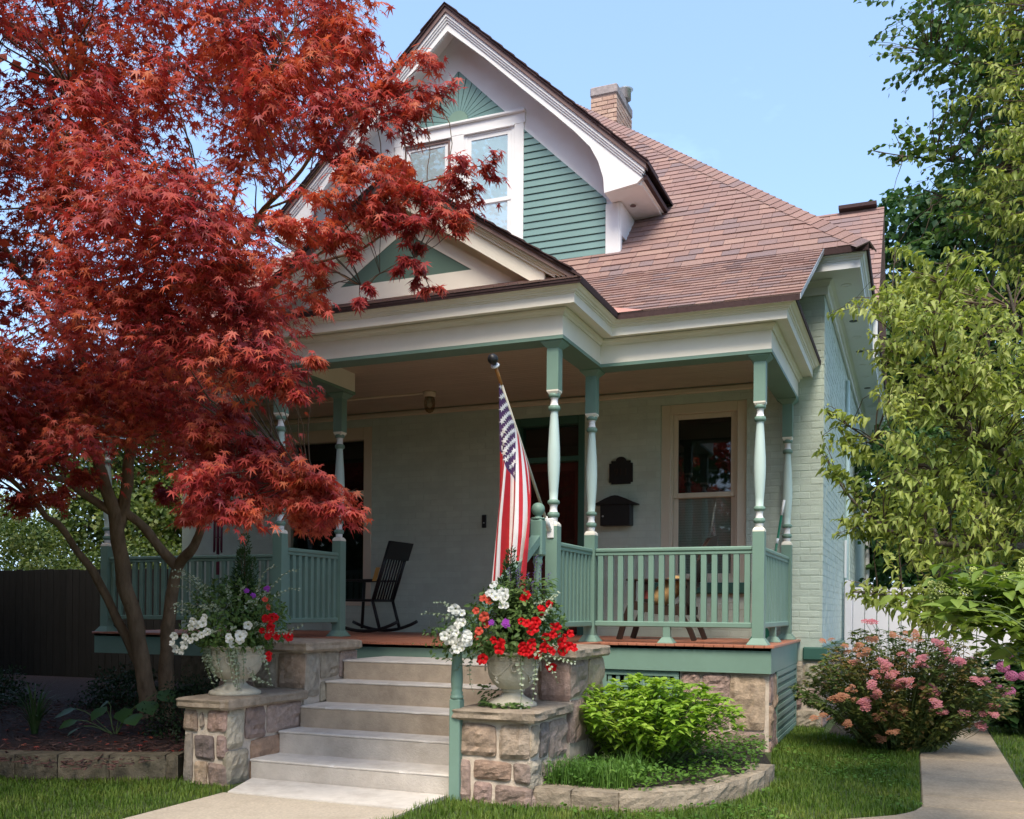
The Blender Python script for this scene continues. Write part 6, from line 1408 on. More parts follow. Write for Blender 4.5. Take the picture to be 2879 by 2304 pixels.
PEAR_TIPS = [(-0.08,6.95,2.11), (-0.01,5.74,2.98), (0.57,6.63,2.83), (0.57,7.26,2.21), (0.06,6.19,2.09), (0.70,6.86,1.91), (0.66,6.11,2.56), (0.28,6.79,2.72), (0.09,6.00,2.45), (0.10,6.07,2.65), (0.65,6.70,3.23), (0.50,7.34,2.37), (0.85,7.05,2.08), (0.71,6.48,1.96), (0.14,6.20,1.80), (0.10,6.94,2.28), (0.30,7.08,3.25), (0.65,6.37,2.08), (0.64,6.81,3.00), (0.24,6.47,1.61), (0.38,6.70,1.74), (0.05,6.81,3.50), (-0.10,6.36,3.01), (0.49,6.74,2.63), (0.15,6.77,3.16), (-0.17,6.88,2.03), (0.29,5.87,2.16), (0.64,7.36,2.87), (0.01,7.05,3.19), (-0.03,6.54,3.35), (0.76,7.12,3.24), (0.02,6.71,2.36), (0.17,6.16,1.72), (-0.02,5.81,2.92), (-0.06,6.67,3.01), (-0.18,7.01,2.20), (0.81,7.38,2.60), (0.17,6.43,2.84), (0.73,6.82,2.83), (-0.10,6.68,2.51), (0.38,6.17,3.03), (0.45,6.53,2.02), (0.68,6.92,1.80), (0.88,7.27,2.25), (0.59,6.39,2.26), (0.53,7.00,1.71), (0.36,6.20,2.70), (0.36,6.35,2.86), (0.39,6.96,2.25), (-0.05,5.82,1.73), (0.55,6.16,1.79), (-0.10,5.86,2.56), (-0.07,6.98,1.67), (-0.01,7.01,3.39), (0.23,7.03,3.42), (0.77,6.98,1.65), (0.72,7.30,2.79), (-0.22,5.89,1.74), (0.61,6.06,2.43), (0.64,7.34,2.72), (0.48,6.53,2.88), (-0.15,6.21,1.72), (0.01,6.38,2.52), (0.26,7.08,2.27), (0.42,6.66,1.94), (-0.18,6.21,2.50), (-0.15,6.66,2.27), (0.58,6.46,2.45), (0.24,6.47,2.32), (-0.14,6.96,2.88), (-0.27,6.34,1.88), (-0.15,5.86,2.98), (0.01,7.13,2.13), (0.17,6.79,2.53), (0.34,6.49,2.59), (0.18,6.61,2.28), (0.78,7.16,2.37), (-0.18,5.97,2.29), (0.44,6.23,1.75), (0.62,6.01,2.11), (0.11,6.24,3.10), (0.35,6.90,2.46), (0.69,6.47,2.85), (-0.19,6.36,2.95), (-0.16,6.05,3.13), (0.21,5.93,2.92), (-0.05,6.41,2.77), (0.39,6.32,2.30), (-0.01,7.04,1.86), (0.16,6.22,2.02), (0.52,6.14,2.88), (-0.15,7.04,3.54), (0.36,6.15,2.41), (0.36,6.52,1.82), (0.50,6.40,1.91), (0.55,7.24,2.47), (0.39,6.98,1.61), (-0.08,5.72,2.24), (0.12,7.19,3.10), (-0.01,6.56,2.71), (0.30,6.25,1.90), (0.64,7.04,1.69), (0.49,7.19,2.83), (0.70,6.04,2.11), (0.29,6.62,2.54), (-0.03,7.09,2.29), (0.58,5.98,2.26), (0.13,6.92,3.44), (0.11,6.26,2.30), (0.90,7.04,1.80), (0.46,6.12,2.66), (0.33,6.28,2.08), (0.86,6.94,1.97), (0.02,6.84,1.71), (0.32,6.53,2.99), (0.69,6.80,1.56), (0.26,6.20,2.81), (0.56,6.67,2.23), (0.53,6.83,3.23), (-0.19,6.99,3.30), (0.80,7.30,2.69), (0.31,7.21,1.76), (0.18,6.34,2.69), (0.46,6.47,2.48), (0.09,6.23,1.88), (0.82,7.04,1.78), (0.72,6.03,2.34), (0.86,7.43,2.80), (0.18,6.54,1.94), (0.75,6.15,1.55), (0.26,6.00,2.68), (0.62,6.94,1.96), (0.86,7.27,2.46), (-0.19,6.72,1.90), (0.25,6.33,1.83), (0.11,6.03,2.55), (0.10,6.69,1.64), (0.52,6.94,1.61), (0.67,7.22,3.25), (0.03,6.37,2.87), (-0.06,6.46,2.60), (0.58,6.58,1.53), (-0.09,5.74,1.81), (0.50,7.21,3.18), (-0.02,6.47,2.42), (-0.05,6.04,1.91), (0.70,6.07,2.45), (0.91,7.49,1.91), (-0.11,6.99,3.34), (0.23,5.95,1.95), (-0.50,6.07,2.46), (-0.43,6.09,2.38), (-0.36,6.13,2.30), (-0.53,6.05,2.22), (-0.49,6.07,2.10), (-0.39,6.11,1.99), (-0.41,6.00,1.79), (-0.32,6.03,1.82), (-0.24,6.07,1.75), (-0.33,5.81,1.37), (-0.23,5.85,1.39), (-0.13,5.90,1.33), (-0.06,5.93,1.39), (-0.27,6.38,3.16), (-0.19,6.41,3.27), (-0.12,6.55,3.55), (-0.08,6.46,3.36), (0.16,6.45,3.46), (0.22,6.47,3.36), (0.15,6.44,3.24), (-0.23,6.29,2.78), (-0.26,6.28,2.95), (-0.15,6.21,2.56), (-0.22,6.08,1.89), (0.09,5.88,1.28), (0.02,5.85,1.41), (-0.06,5.82,1.25), (0.04,5.86,1.18), (0.19,5.92,1.23), (-0.12,6.12,2.06)]
PEAR_HIGH = [(0.47,7.56,4.82), (0.75,8.00,5.63), (1.03,7.81,5.22), (1.04,8.36,4.07), (0.89,7.91,3.74), (0.43,7.58,4.38), (0.74,7.64,4.63), (1.04,8.13,5.78), (0.75,7.65,4.98), (0.85,7.77,5.41), (0.60,7.79,4.38), (0.62,8.01,5.63), (0.68,7.79,4.52), (1.11,7.74,5.42), (0.87,7.93,4.12), (1.15,7.94,3.76), (0.84,8.19,4.13), (1.19,8.20,4.06), (0.96,7.66,4.71), (1.11,7.97,4.31), (0.51,8.07,5.99), (1.04,7.74,5.32), (0.44,8.08,5.65), (1.21,8.45,4.61), (0.70,8.21,4.12), (0.96,8.05,5.48), (0.47,7.44,4.09), (0.62,7.67,5.75), (0.64,7.80,4.67), (0.74,8.08,4.93), (0.89,7.67,5.67), (0.59,7.90,5.20), (0.72,7.78,4.16), (1.05,8.15,4.51), (0.59,8.17,5.58), (0.92,7.71,4.61), (0.61,7.74,4.82), (0.51,7.55,4.00), (1.14,7.98,4.55), (0.86,7.97,5.76), (0.94,7.76,3.97), (0.99,8.24,5.16), (0.97,7.91,3.65), (0.59,7.71,4.99), (0.42,7.81,4.10), (0.38,8.11,4.32), (0.71,7.75,5.62), (0.80,8.05,5.31), (0.94,7.88,4.32), (0.97,7.72,4.45), (0.91,7.71,5.45), (0.64,7.41,4.97), (1.12,8.02,3.63), (0.58,7.63,4.43), (0.56,8.18,4.04), (0.69,8.00,5.47), (0.54,8.17,4.48), (0.44,7.50,4.47), (0.76,8.06,3.78), (1.10,8.29,5.15)]
PEAR_LIMBS = [[(1.63,7.38,-0.58,0.100), (1.40,7.28,0.63,0.090), (1.12,7.06,1.68,0.070), (0.85,6.84,2.02,0.050), (0.61,6.64,2.14,0.032), (0.46,6.52,2.24,0.026), (0.27,6.39,2.36,0.020), (0.17,6.34,2.59,0.014), (0.09,6.36,2.83,0.010), (0.15,6.44,3.24,0.006), (0.22,6.47,3.48,0.003)], [(1.12,7.06,1.68,0.050), (0.73,6.69,1.66,0.030), (0.33,6.36,1.65,0.020), (-0.06,6.14,1.70,0.012), (-0.35,6.08,1.93,0.007), (-0.49,6.07,2.19,0.003)], [(0.85,6.84,2.02,0.030), (0.47,6.57,1.95,0.018), (0.06,6.36,2.14,0.011), (-0.22,6.18,2.27,0.006), (-0.49,6.07,2.45,0.003)], [(1.12,7.06,1.68,0.050), (0.70,6.35,1.34,0.030), (0.31,6.08,1.28,0.018), (-0.06,5.93,1.34,0.009), (-0.32,5.82,1.37,0.003)], [(0.85,6.84,2.02,0.035), (0.74,6.80,2.70,0.025), (0.60,6.74,2.99,0.015), (0.52,6.70,3.28,0.006)], [(1.40,7.28,0.63,0.070), (1.20,7.63,3.17,0.050), (0.98,7.76,4.22,0.030), (0.84,7.81,5.10,0.020), (0.68,7.85,5.84,0.008)], [(0.27,6.39,2.36,0.014), (0.01,6.39,2.67,0.009), (-0.13,6.38,2.97,0.006), (-0.12,6.55,3.55,0.002)]]
LINDEN_TIPS = [(1.06,8.23,3.74), (1.19,9.63,4.20), (0.78,8.57,4.89), (1.01,8.51,4.61), (0.82,8.67,5.81), (0.75,9.15,5.22), (0.68,9.87,6.21), (1.13,9.61,4.75), (0.44,8.53,5.08), (0.55,9.33,5.86), (0.48,8.45,5.24), (0.01,9.37,6.46), (0.65,8.07,5.55), (1.25,9.01,3.92), (0.56,8.85,4.35), (0.25,9.06,6.57), (1.09,9.56,5.34), (1.20,8.89,5.09), (1.03,9.13,5.03), (0.19,7.99,4.30), (0.93,9.05,5.88), (0.80,9.04,4.94), (0.26,8.14,5.82), (1.26,8.80,6.04), (0.55,9.78,5.62), (1.21,8.66,4.29), (0.99,8.69,5.14), (1.05,10.14,5.84), (1.03,8.65,6.36), (0.92,8.86,3.97), (0.11,8.51,6.01), (0.69,8.21,5.21), (0.36,8.21,4.21), (1.35,9.46,5.90), (1.18,9.64,6.23), (1.20,9.07,5.43), (1.40,9.95,5.24), (1.24,8.72,4.73), (1.25,8.84,5.42), (0.95,8.97,5.70), (1.14,10.17,5.22), (1.15,8.29,4.38), (0.70,8.74,5.77), (-0.02,8.13,6.05), (0.64,9.79,6.98), (0.46,9.10,6.18), (0.31,9.81,5.84), (0.88,9.94,4.79), (0.75,9.78,5.28), (0.96,9.64,5.11), (0.97,8.31,5.32), (1.39,10.22,4.96), (1.27,9.41,5.80), (0.42,8.25,5.96), (0.38,9.66,6.06), (0.18,9.64,4.87), (1.04,8.35,5.44), (0.49,8.78,5.70), (0.19,8.91,6.60), (1.20,8.63,5.12), (1.05,9.24,5.68), (0.31,7.95,4.74), (0.59,8.36,5.71), (0.97,9.58,4.43), (0.64,8.95,4.80), (0.65,8.57,4.34), (0.94,9.93,5.40), (0.61,9.98,6.89), (0.97,8.38,4.87), (1.13,8.36,5.56), (0.89,9.08,4.75), (0.08,9.46,6.97), (0.78,9.00,6.63), (1.14,9.84,7.12), (1.09,10.18,4.71), (0.61,8.15,4.04), (0.15,9.80,6.38), (0.90,8.62,6.35), (0.14,8.49,6.20), (1.00,9.91,6.69), (1.21,9.87,5.55), (1.17,9.26,5.05), (0.85,8.40,4.22), (0.43,8.53,6.23), (1.22,8.47,5.15), (0.33,8.34,5.66), (0.95,8.61,4.13), (0.02,9.37,6.75), (0.51,8.35,4.74), (1.20,8.46,6.31), (1.31,9.10,4.09), (0.82,8.57,4.38), (0.62,8.50,5.25), (0.73,9.79,4.47), (1.13,9.70,6.14), (1.24,9.58,5.05), (0.53,9.74,5.34), (1.14,8.54,6.04), (0.67,9.67,5.76), (0.99,8.29,5.10), (0.73,8.74,4.29), (1.14,8.56,5.78), (0.40,8.74,4.73), (0.49,8.01,5.14), (0.23,8.94,4.45), (0.18,8.87,5.73), (1.13,8.34,4.04), (1.13,9.12,4.45), (0.64,9.45,5.53), (0.21,8.70,6.04), (1.22,9.81,4.41), (0.78,8.92,5.75), (0.42,8.24,4.38), (1.31,9.31,6.60), (0.74,8.77,5.36), (0.41,9.86,4.68), (1.10,9.99,6.92), (0.20,8.34,5.58), (0.40,9.12,5.49), (0.34,9.86,5.02), (0.26,9.13,6.48), (1.28,9.89,5.93), (0.85,9.78,4.33), (0.79,9.92,6.54), (1.25,8.65,4.85), (1.33,10.23,7.04), (0.52,9.37,5.30), (1.22,10.22,6.96), (0.72,10.02,6.73), (0.33,8.17,4.61), (0.65,9.31,5.30), (0.32,9.79,6.72), (0.08,7.93,5.99), (0.92,8.91,5.33), (1.03,9.04,4.16), (1.45,10.33,4.80), (0.82,9.34,6.66), (0.06,8.10,4.31), (0.87,9.35,5.68), (0.43,9.39,6.57), (0.64,8.94,6.39), (0.47,9.51,5.90), (0.58,8.86,4.59), (0.79,8.61,5.07), (0.89,9.53,6.43), (1.43,10.25,6.47), (0.28,8.66,5.41), (0.67,8.86,6.50), (0.53,8.83,5.93), (0.50,8.96,4.55), (1.07,9.53,6.48), (0.73,8.53,3.99), (0.96,9.76,4.87), (0.43,9.88,6.33), (1.07,8.44,4.40), (0.48,9.84,7.11), (0.28,9.08,5.32), (1.35,10.07,7.25), (1.10,8.99,6.30), (0.40,9.80,5.28), (0.84,8.66,6.16), (0.44,9.83,5.68), (0.80,9.53,5.00), (1.41,10.14,5.11), (0.09,8.71,6.01), (0.90,8.24,5.69), (0.79,8.74,5.26), (1.25,9.87,6.54), (0.42,8.25,5.84), (1.17,9.73,5.73), (-0.06,8.41,5.90), (-0.01,8.43,5.75), (0.06,8.46,5.52), (-0.09,8.40,5.19), (0.01,8.44,5.48), (-0.35,8.08,4.86), (-0.28,8.11,4.83), (-0.21,8.14,4.80), (-0.14,8.16,5.04), (-0.17,8.15,5.07), (-0.07,8.19,4.96), (-0.00,8.22,4.82), (-0.04,8.21,4.93), (0.07,8.36,4.71), (0.05,8.46,4.64), (0.11,8.48,4.53), (-0.10,8.18,4.78), (-0.08,8.51,6.15), (-0.17,8.15,4.76), (0.10,8.37,4.98), (0.16,8.39,4.79), (0.10,8.37,5.13)]
LINDEN_LIMBS = [[(2.34,10.27,-1.50,0.140), (2.16,10.20,1.23,0.120), (1.93,9.99,3.30,0.090), (1.71,9.79,4.51,0.070), (1.49,9.59,5.68,0.050), (1.32,9.41,6.83,0.030)], [(1.93,9.99,3.30,0.060), (1.38,9.44,4.03,0.040), (0.98,9.06,4.27,0.025), (0.61,8.80,4.38,0.015), (0.32,8.57,4.53,0.008), (0.07,8.47,4.64,0.003)], [(1.71,9.79,4.51,0.050), (1.17,9.25,4.78,0.030), (0.68,8.83,4.85,0.018), (0.24,8.43,4.83,0.010), (-0.10,8.18,4.82,0.005), (-0.34,8.08,4.86,0.002)], [(1.49,9.59,5.68,0.040), (0.98,9.17,5.65,0.025), (0.54,8.88,5.67,0.015), (0.21,8.63,5.73,0.008), (-0.01,8.43,5.75,0.003)], [(1.32,9.41,6.83,0.020), (0.78,8.98,6.53,0.012), (0.24,8.64,6.23,0.006)]]
R_RED = [(-2.296,5.803,1.329), (-2.208,5.826,1.260), (-2.202,5.855,1.276), (-2.279,5.707,1.176), (-2.216,5.760,1.176), (-2.225,5.742,1.150), (-2.128,5.890,1.138), (-2.110,6.050,1.060), (-2.118,5.910,1.106), (-2.109,5.966,1.046), (-2.397,5.651,1.023), (-2.184,5.784,1.023), (-2.232,5.732,1.024), (-2.278,5.709,0.982), (-2.211,5.782,0.949), (-2.138,5.874,1.000), (-2.173,5.925,0.885), (-2.545,5.678,0.940), (-2.438,5.641,1.064), (-2.125,6.060,0.983), (-2.285,5.696,1.014), (-2.147,5.834,1.086)]
R_CORAL = [(-2.594,5.766,1.322), (-2.546,5.733,1.308), (-2.583,5.703,1.247), (-2.507,5.665,1.205), (-2.552,5.652,1.110), (-2.520,5.655,1.168), (-2.578,5.658,1.072), (-2.535,5.664,1.189)]
R_WHITE = [(-2.545,5.867,1.405), (-2.512,5.765,1.349), (-2.472,5.755,1.344), (-2.426,5.742,1.328), (-2.419,5.712,1.290), (-2.816,5.831,1.245), (-2.777,5.853,1.229), (-2.745,5.787,1.158), (-2.852,5.809,1.052), (-2.834,5.821,1.096), (-2.815,5.832,1.107), (-2.800,5.840,1.074), (-2.833,5.819,1.030), (-2.804,5.835,1.025), (-2.742,5.784,1.000), (-2.679,5.712,1.047), (-2.863,5.805,1.085), (-2.842,5.813,1.008), (-2.759,5.792,1.098), (-2.652,5.692,1.070), (-2.814,5.831,1.052), (-2.535,5.778,1.355)]
R_PURPLE = [(-2.470,5.647,1.153), (-2.359,5.666,1.162)]
L_WHITE = [(-4.737,5.502,1.146), (-4.676,5.492,1.150), (-4.610,5.488,1.136), (-4.600,5.502,1.184), (-4.729,5.493,1.105), (-4.686,5.483,1.052), (-4.608,5.482,1.036), (-4.771,5.503,1.032), (-4.732,5.493,1.015), (-4.960,5.593,0.995), (-4.947,5.608,1.035), (-4.938,5.612,0.955), (-4.809,5.526,0.982), (-4.892,5.600,0.926), (-4.446,5.532,1.026), (-4.421,5.545,1.049), (-4.425,5.550,0.990), (-4.385,5.572,1.070), (-4.383,5.575,1.032), (-4.343,5.612,1.079), (-4.335,5.629,1.126), (-4.341,5.615,1.037), (-4.571,5.486,1.072), (-4.668,5.487,1.130)]
L_RED = [(-4.276,5.753,1.168), (-4.263,5.814,1.177), (-4.276,5.715,1.078), (-4.255,5.774,1.083), (-4.255,5.784,1.113), (-4.256,5.991,1.036), (-4.284,5.756,0.926), (-4.256,5.767,1.059)]
L_CORAL = [(-4.339,5.835,1.320), (-4.300,5.809,1.259)]
L_PURPLE = [(-4.449,5.784,1.398), (-4.375,5.765,1.337), (-4.421,5.965,1.384), (-4.264,5.881,1.198)]
HYD_PINK = [(0.82,10.72,0.72), (0.89,10.64,0.64), (0.94,10.99,0.83), (0.85,10.52,0.49), (0.67,10.55,0.58), (0.76,10.48,0.55), (1.00,10.69,0.64), (0.50,10.92,0.75), (0.44,10.89,0.73), (0.55,10.94,0.77), (1.08,10.94,0.79), (1.13,10.74,0.57)]
HYD_LIME = [(0.32,5.54,1.38), (0.34,5.55,1.33), (0.42,5.69,1.35), (0.17,5.48,1.31), (0.13,5.46,1.31), (0.48,5.50,1.24), (0.56,5.64,1.43), (0.26,5.41,1.27)]
SP_PINK = [(-0.33,8.74,1.17), (-0.05,9.06,0.88), (0.08,8.95,0.88), (0.05,9.08,0.82), (-0.22,8.93,0.78), (-0.31,8.93,0.73), (-0.14,8.89,0.73), (-0.18,8.85,0.71), (-0.32,8.70,0.62), (-0.28,8.78,0.57), (-0.13,8.97,0.62), (-0.04,8.91,0.63), (-0.09,8.92,0.66), (-0.40,8.76,0.49), (-0.37,8.75,0.46), (0.15,9.14,0.61), (0.19,9.15,0.54), (0.19,8.91,0.49), (0.23,9.17,0.39), (0.17,9.06,0.43), (0.25,9.07,0.94), (0.17,9.00,1.00), (0.52,9.14,0.66), (0.55,9.16,0.69), (0.42,9.12,0.39), (0.59,9.18,0.40), (0.54,9.24,0.29), (0.62,9.29,0.46), (0.29,9.19,0.85), (0.38,9.05,0.83), (-0.23,8.75,0.83)]
SP_RUST = [(-0.66,8.88,1.01), (-0.48,8.94,0.81), (-0.30,8.86,1.03), (-0.16,9.03,1.05), (-0.44,9.02,0.97), (-0.50,8.79,0.59), (-0.56,8.70,0.54), (-0.47,8.97,0.49), (-0.14,9.04,0.44), (-0.08,9.21,0.36), (-0.28,9.00,0.33), (-0.52,8.78,0.30), (-0.25,9.13,0.13), (-0.17,9.17,0.21), (-0.04,9.23,1.00), (0.23,9.21,0.71), (0.36,9.34,0.40), (-0.13,8.92,0.24), (-0.61,8.74,0.52), (0.07,9.12,0.65), (-0.38,8.83,0.89), (-0.72,8.89,0.35), (0.01,9.08,1.08), (0.09,9.12,0.51)]
# ================================================================ plants
def nrm_(a): return a/np.maximum(1e-9, np.linalg.norm(a, axis=-1, keepdims=True))

def t_maple():
    ang = np.radians([0, 40, -40, 82, -82, 126, -126]); ln = [1.0, .86, .86, .62, .62, .34, .34]
    order = np.argsort(ang); tips = [(ln[i]*math.sin(ang[i]), ln[i]*math.cos(ang[i])) for i in order]
    a_s = sorted(ang); notch = []
    for k in range(len(a_s)+1):
        if k == 0: a, r = a_s[0]-.35, .12
        elif k == len(a_s): a, r = a_s[-1]+.35, .12
        else: a, r = (a_s[k-1]+a_s[k])/2, (.27 if abs((a_s[k-1]+a_s[k])/2) < 1.3 else .2)
        notch.append((r*math.sin(a), r*math.cos(a)))
    V = [(0, 0, 0)]; F = []
    for k in range(7):
        V += [(*notch[k], .02), (*tips[k], -.16*(tips[k][0]**2+tips[k][1]**2))]
    V.append((*notch[7], .02))
    for k in range(7):
        F += [(0, 2+2*k, 1+2*k), (0, 3+2*k, 2+2*k)]
    V = np.array(V, float); V[:, 1] += .1
    return V, np.array(F)
def t_leaf(w=.26, fold=.10, droop=.25, wide=.42):
    """folded, arching leaf of length 1 along +y"""
    ys = [0, wide*.55, wide*1.15, .78, 1.0]; ws = [0, w*.85, w, w*.55, 0]
    V = []
    for y, x in zip(ys, ws):
        z = -droop*y*y
        if x == 0: V.append((0, y, z))
        else: V += [(-x, y, z+fold*x/w), (0, y, z), (x, y, z+fold*x/w)]
    F = [(0, 2, 1), (0, 3, 2), (1, 2, 5), (1, 5, 4), (2, 3, 6), (2, 6, 5), (4, 5, 8), (4, 8, 7), (5, 6, 9), (5, 9, 8), (7, 8, 10), (8, 9, 10)]
    return np.array(V, float), np.array(F)
def t_quad(w=.3):
    return np.array([(0, 0, 0), (w, .5, .06), (0, 1, -.1), (-w, .5, .06)], float), np.array([(0, 1, 2), (0, 2, 3)])
T_MAPLE, T_PEAR, T_ROUND, T_LANCE, T_QUAD = t_maple(), t_leaf(.23, .20, .70), t_leaf(.40, .05, .18, .5), t_leaf(.24, .07, .30), t_quad(.3)

def frames(D, Nn):
    D = nrm_(D); X = nrm_(np.cross(D, Nn)); Z = np.cross(X, D)
    return np.stack([X, D, Z], axis=-1)               # columns
def leaves(name, parent, P, D, Nn, S, tmpl, m, nparts=0, part_name='leaf', mi=None, field='foliage'):
    """n leaves as real geometry: the nparts that show largest become parts, the rest one stuff mesh"""
    TV, TF = tmpl
    R = frames(D, Nn)
    if nparts:
        v = P-np.array([0, 0, 1.26]); z = v @ np.array(fwd); x = (v @ np.array(r2))/z; y = (v @ np.array(u2))/z
        d2 = (v**2).sum(1); facing = np.abs((nrm_(v)*R[:, :, 2]).sum(1))
        sc = S*S/d2*(.25+facing)*((np.abs(x) < .525) & (y > -.2) & (y < .62) & (z > .5))
        # nearer than most of the crown: leaves hidden deep inside do not count
        idx = np.argsort(-sc)[:nparts]
        q = MB(); q.add([tuple(p) for p in TV], [tuple(f) for f in TF], 0)
        me = q.mesh(part_name, m if not isinstance(m, (list, tuple)) else m[0])
        for i in idx:
            A = R[i]*S[i]
            put(part_name, me, Matrix(((A[0, 0], A[0, 1], A[0, 2], P[i, 0]), (A[1, 0], A[1, 1], A[1, 2], P[i, 1]), (A[2, 0], A[2, 1], A[2, 2], P[i, 2]), (0, 0, 0, 1))), parent)
        keep = np.ones(len(P), bool); keep[idx] = False
        P, R, S = P[keep], R[keep], S[keep]
    n, k = len(P), len(TV)
    V = np.einsum('nij,kj->nki', R*S[:, None, None], TV)+P[:, None, :]
    F = TF[None]+(np.arange(n)*k)[:, None, None]
    return tag(np_mesh(field, V.reshape(-1, 3), F.reshape(-1, TF.shape[1]), m, parent), kind='stuff')

def limb_mesh(name, parent, limbs, m, n=8, wob=.012):
    q = MB()
    for L in limbs:
        P = [Vector(p[:3]) for p in L]; R = [p[3] for p in L]
        pts, rr = [], []
        for i in range(len(P)-1):
            p0, p1, p2, p3 = P[max(0, i-1)], P[i], P[i+1], P[min(len(P)-1, i+2)]
            for k in range(5):
                t = k/5
                c = .5*((2*p1)+(p2-p0)*t+(2*p0-5*p1+4*p2-p3)*t*t+(3*p1-p0-3*p2+p3)*t**3)
                r = R[i]+(R[i+1]-R[i])*t
                w = mnoise.noise_vector(c*4)*wob*min(1, r/.03)
                pts.append(c+w); rr.append(r*(1+.12*mnoise.noise(c*9)))
        pts.append(P[-1]); rr.append(R[-1])
        q.tube(pts, rr, n if R[0] > .02 else 5)
    return q.build(name, m, parent)
def limb_points(limbs, step=.12):
    out = []
    for L in limbs:
        for a, b in zip(L[:-1], L[1:]):
            a_, b_ = np.array(a), np.array(b); n = max(1, int(np.linalg.norm(a_[:3]-b_[:3])/step))
            for k in range(n): out.append(a_+(b_-a_)*k/n)
    return np.array(out)
def twig_to(q, a, b, r0, r1, sag=.06, n=5, sides=4):
    a, b = Vector(a), Vector(b); L = (b-a).length
    pts = []
    for k in range(n+1):
        t = k/n; p = a.lerp(b, t); p.z += L*sag*math.sin(math.pi*t)
        p += (mnoise.noise_vector(p*3)*.10*L+mnoise.noise_vector(p*9)*.02)*math.sin(math.pi*t)
        pts.append(p)
    q.tube(pts, [r0+(r1-r0)*k/n for k in range(n+1)], sides, cap=False)

# ---------------------------------------------------------------- red maple
maple = thing('red_maple_tree', 'japanese maple with a leaning trunk and deep red leaves spreading over the left half', 'tree', (-7.0, 7.5, .1))
MAPLE_LIMBS = [[(x, y, z, r*.84) for x, y, z, r in L] for L in MAPLE_LIMBS]
limb_mesh('trunk', maple, MAPLE_LIMBS[:1], M['bark'], 12, .02)
limb_mesh('stem', maple, MAPLE_LIMBS[1:2], M['bark'], 10, .02)
limb_mesh('limbs', maple, MAPLE_LIMBS[2:], M['bark'], 8)
LP = limb_points(MAPLE_LIMBS)
tw = MB()
P, D, Nn, S = [], [], [], []
trunk_c = np.array([-6.9, 7.4])
def maple_clump(c, r, n, spread=.42, small=1.0, droop=(.35, 1.15)):
    c = np.array(c)
    cand_ = LP[np.argsort(np.linalg.norm(LP[:, :3]-c-np.array([0, .1, -.25]), axis=1))[:6]]
    a = cand_[0]
    dist = np.linalg.norm(a[:3]-c)
    r0 = min(a[3]*.8, .004+.006*dist)
    twig_to(tw, a[:3], c, r0, .0025, .05)
    out = np.array([*(c[:2]-trunk_c), 0]); out = out/max(1e-6, np.linalg.norm(out))
    ns = max(2, int(n/24))
    for k in range(ns):                                # side sprays
        ang = RNG.uniform(0, 2*np.pi); rr_ = r*RNG.uniform(.5, 1.0)
        e = c+np.array([math.cos(ang)*rr_, math.sin(ang)*rr_, RNG.uniform(-.6, .55)*r])
        if dist > 0: twig_to(tw, c, e, .0025, .0012, .03, 3, 3)
        m_ = int(n/ns)
        t = RNG.uniform(.15, 1.05, m_)[:, None]
        p = c+(e-c)*t+RNG.normal(0, .16*r, (m_, 3))*np.array([1, 1, .8])
        p[:, 2] -= .10*r*(t[:, 0]**2)
        d = (e-c)/max(1e-6, np.linalg.norm(e-c))
        a2 = RNG.normal(0, .9, m_)
        dx = np.stack([d[0]*np.cos(a2)-d[1]*np.sin(a2), d[0]*np.sin(a2)+d[1]*np.cos(a2), np.zeros(m_)], 1)+out*.35
        dx = nrm_(dx)
        th_ = RNG.uniform(*droop, m_)[:, None]
        dd = dx*np.cos(th_)+np.array([0, 0, -1.0])*np.sin(th_)
        up = dx*np.sin(th_)+np.array([0, 0, 1.0])*np.cos(th_)+RNG.normal(0, .28, (m_, 3))
        P.append(p); D.append(dd); Nn.append(up); S.append(RNG.uniform(.038, .072, m_)*small)
for (x, y, z, r) in CL_TOP: maple_clump((x, y, z), r*1.14, 205)
for (x, y, z, r) in CL_LOBE: maple_clump((x, y, z), r, 300)
for (x, y, z, r) in CL_SPRAY: maple_clump((x, y, z), r, int(30+2300*r*r), small=.92)
for (x, y, z, r) in CL_LOW: maple_clump((x, y, z), r, int(40+3000*r*r), droop=(.5, 1.1))
for (x, y, z, r) in CL_DARK: maple_clump((x, y, z), r, 240)
tag(tw.build('twigs', M['twig'], maple), kind='stuff')
P, D, Nn, S = map(np.concatenate, (P, D, Nn, S))
leaves('foliage', maple, P, D, Nn, S, T_MAPLE, M['maple_leaf'], 300)
# unseen crown outside the frame, thickened to shade bed and left porch wing
P, Nn = [], []
for (x, y, z, r) in CL_OVER:
    n = 300; u = RNG.normal(0, .6, (n, 3))*np.array([r*1.3, r*1.3, r*.5])+np.array([x, y, z]); P.append(u); Nn.append(RNG.normal(0, .35, (n, 3))+np.array([0, 0, 1.]))
P, Nn = np.concatenate(P), np.concatenate(Nn)
leaves('foliage', maple, P, RNG.normal(0, 1, P.shape)*np.array([1, 1, .5]), Nn, RNG.uniform(.08, .13, len(P)), t_quad(.42), M['maple_leaf'], 0, field='crown_top')

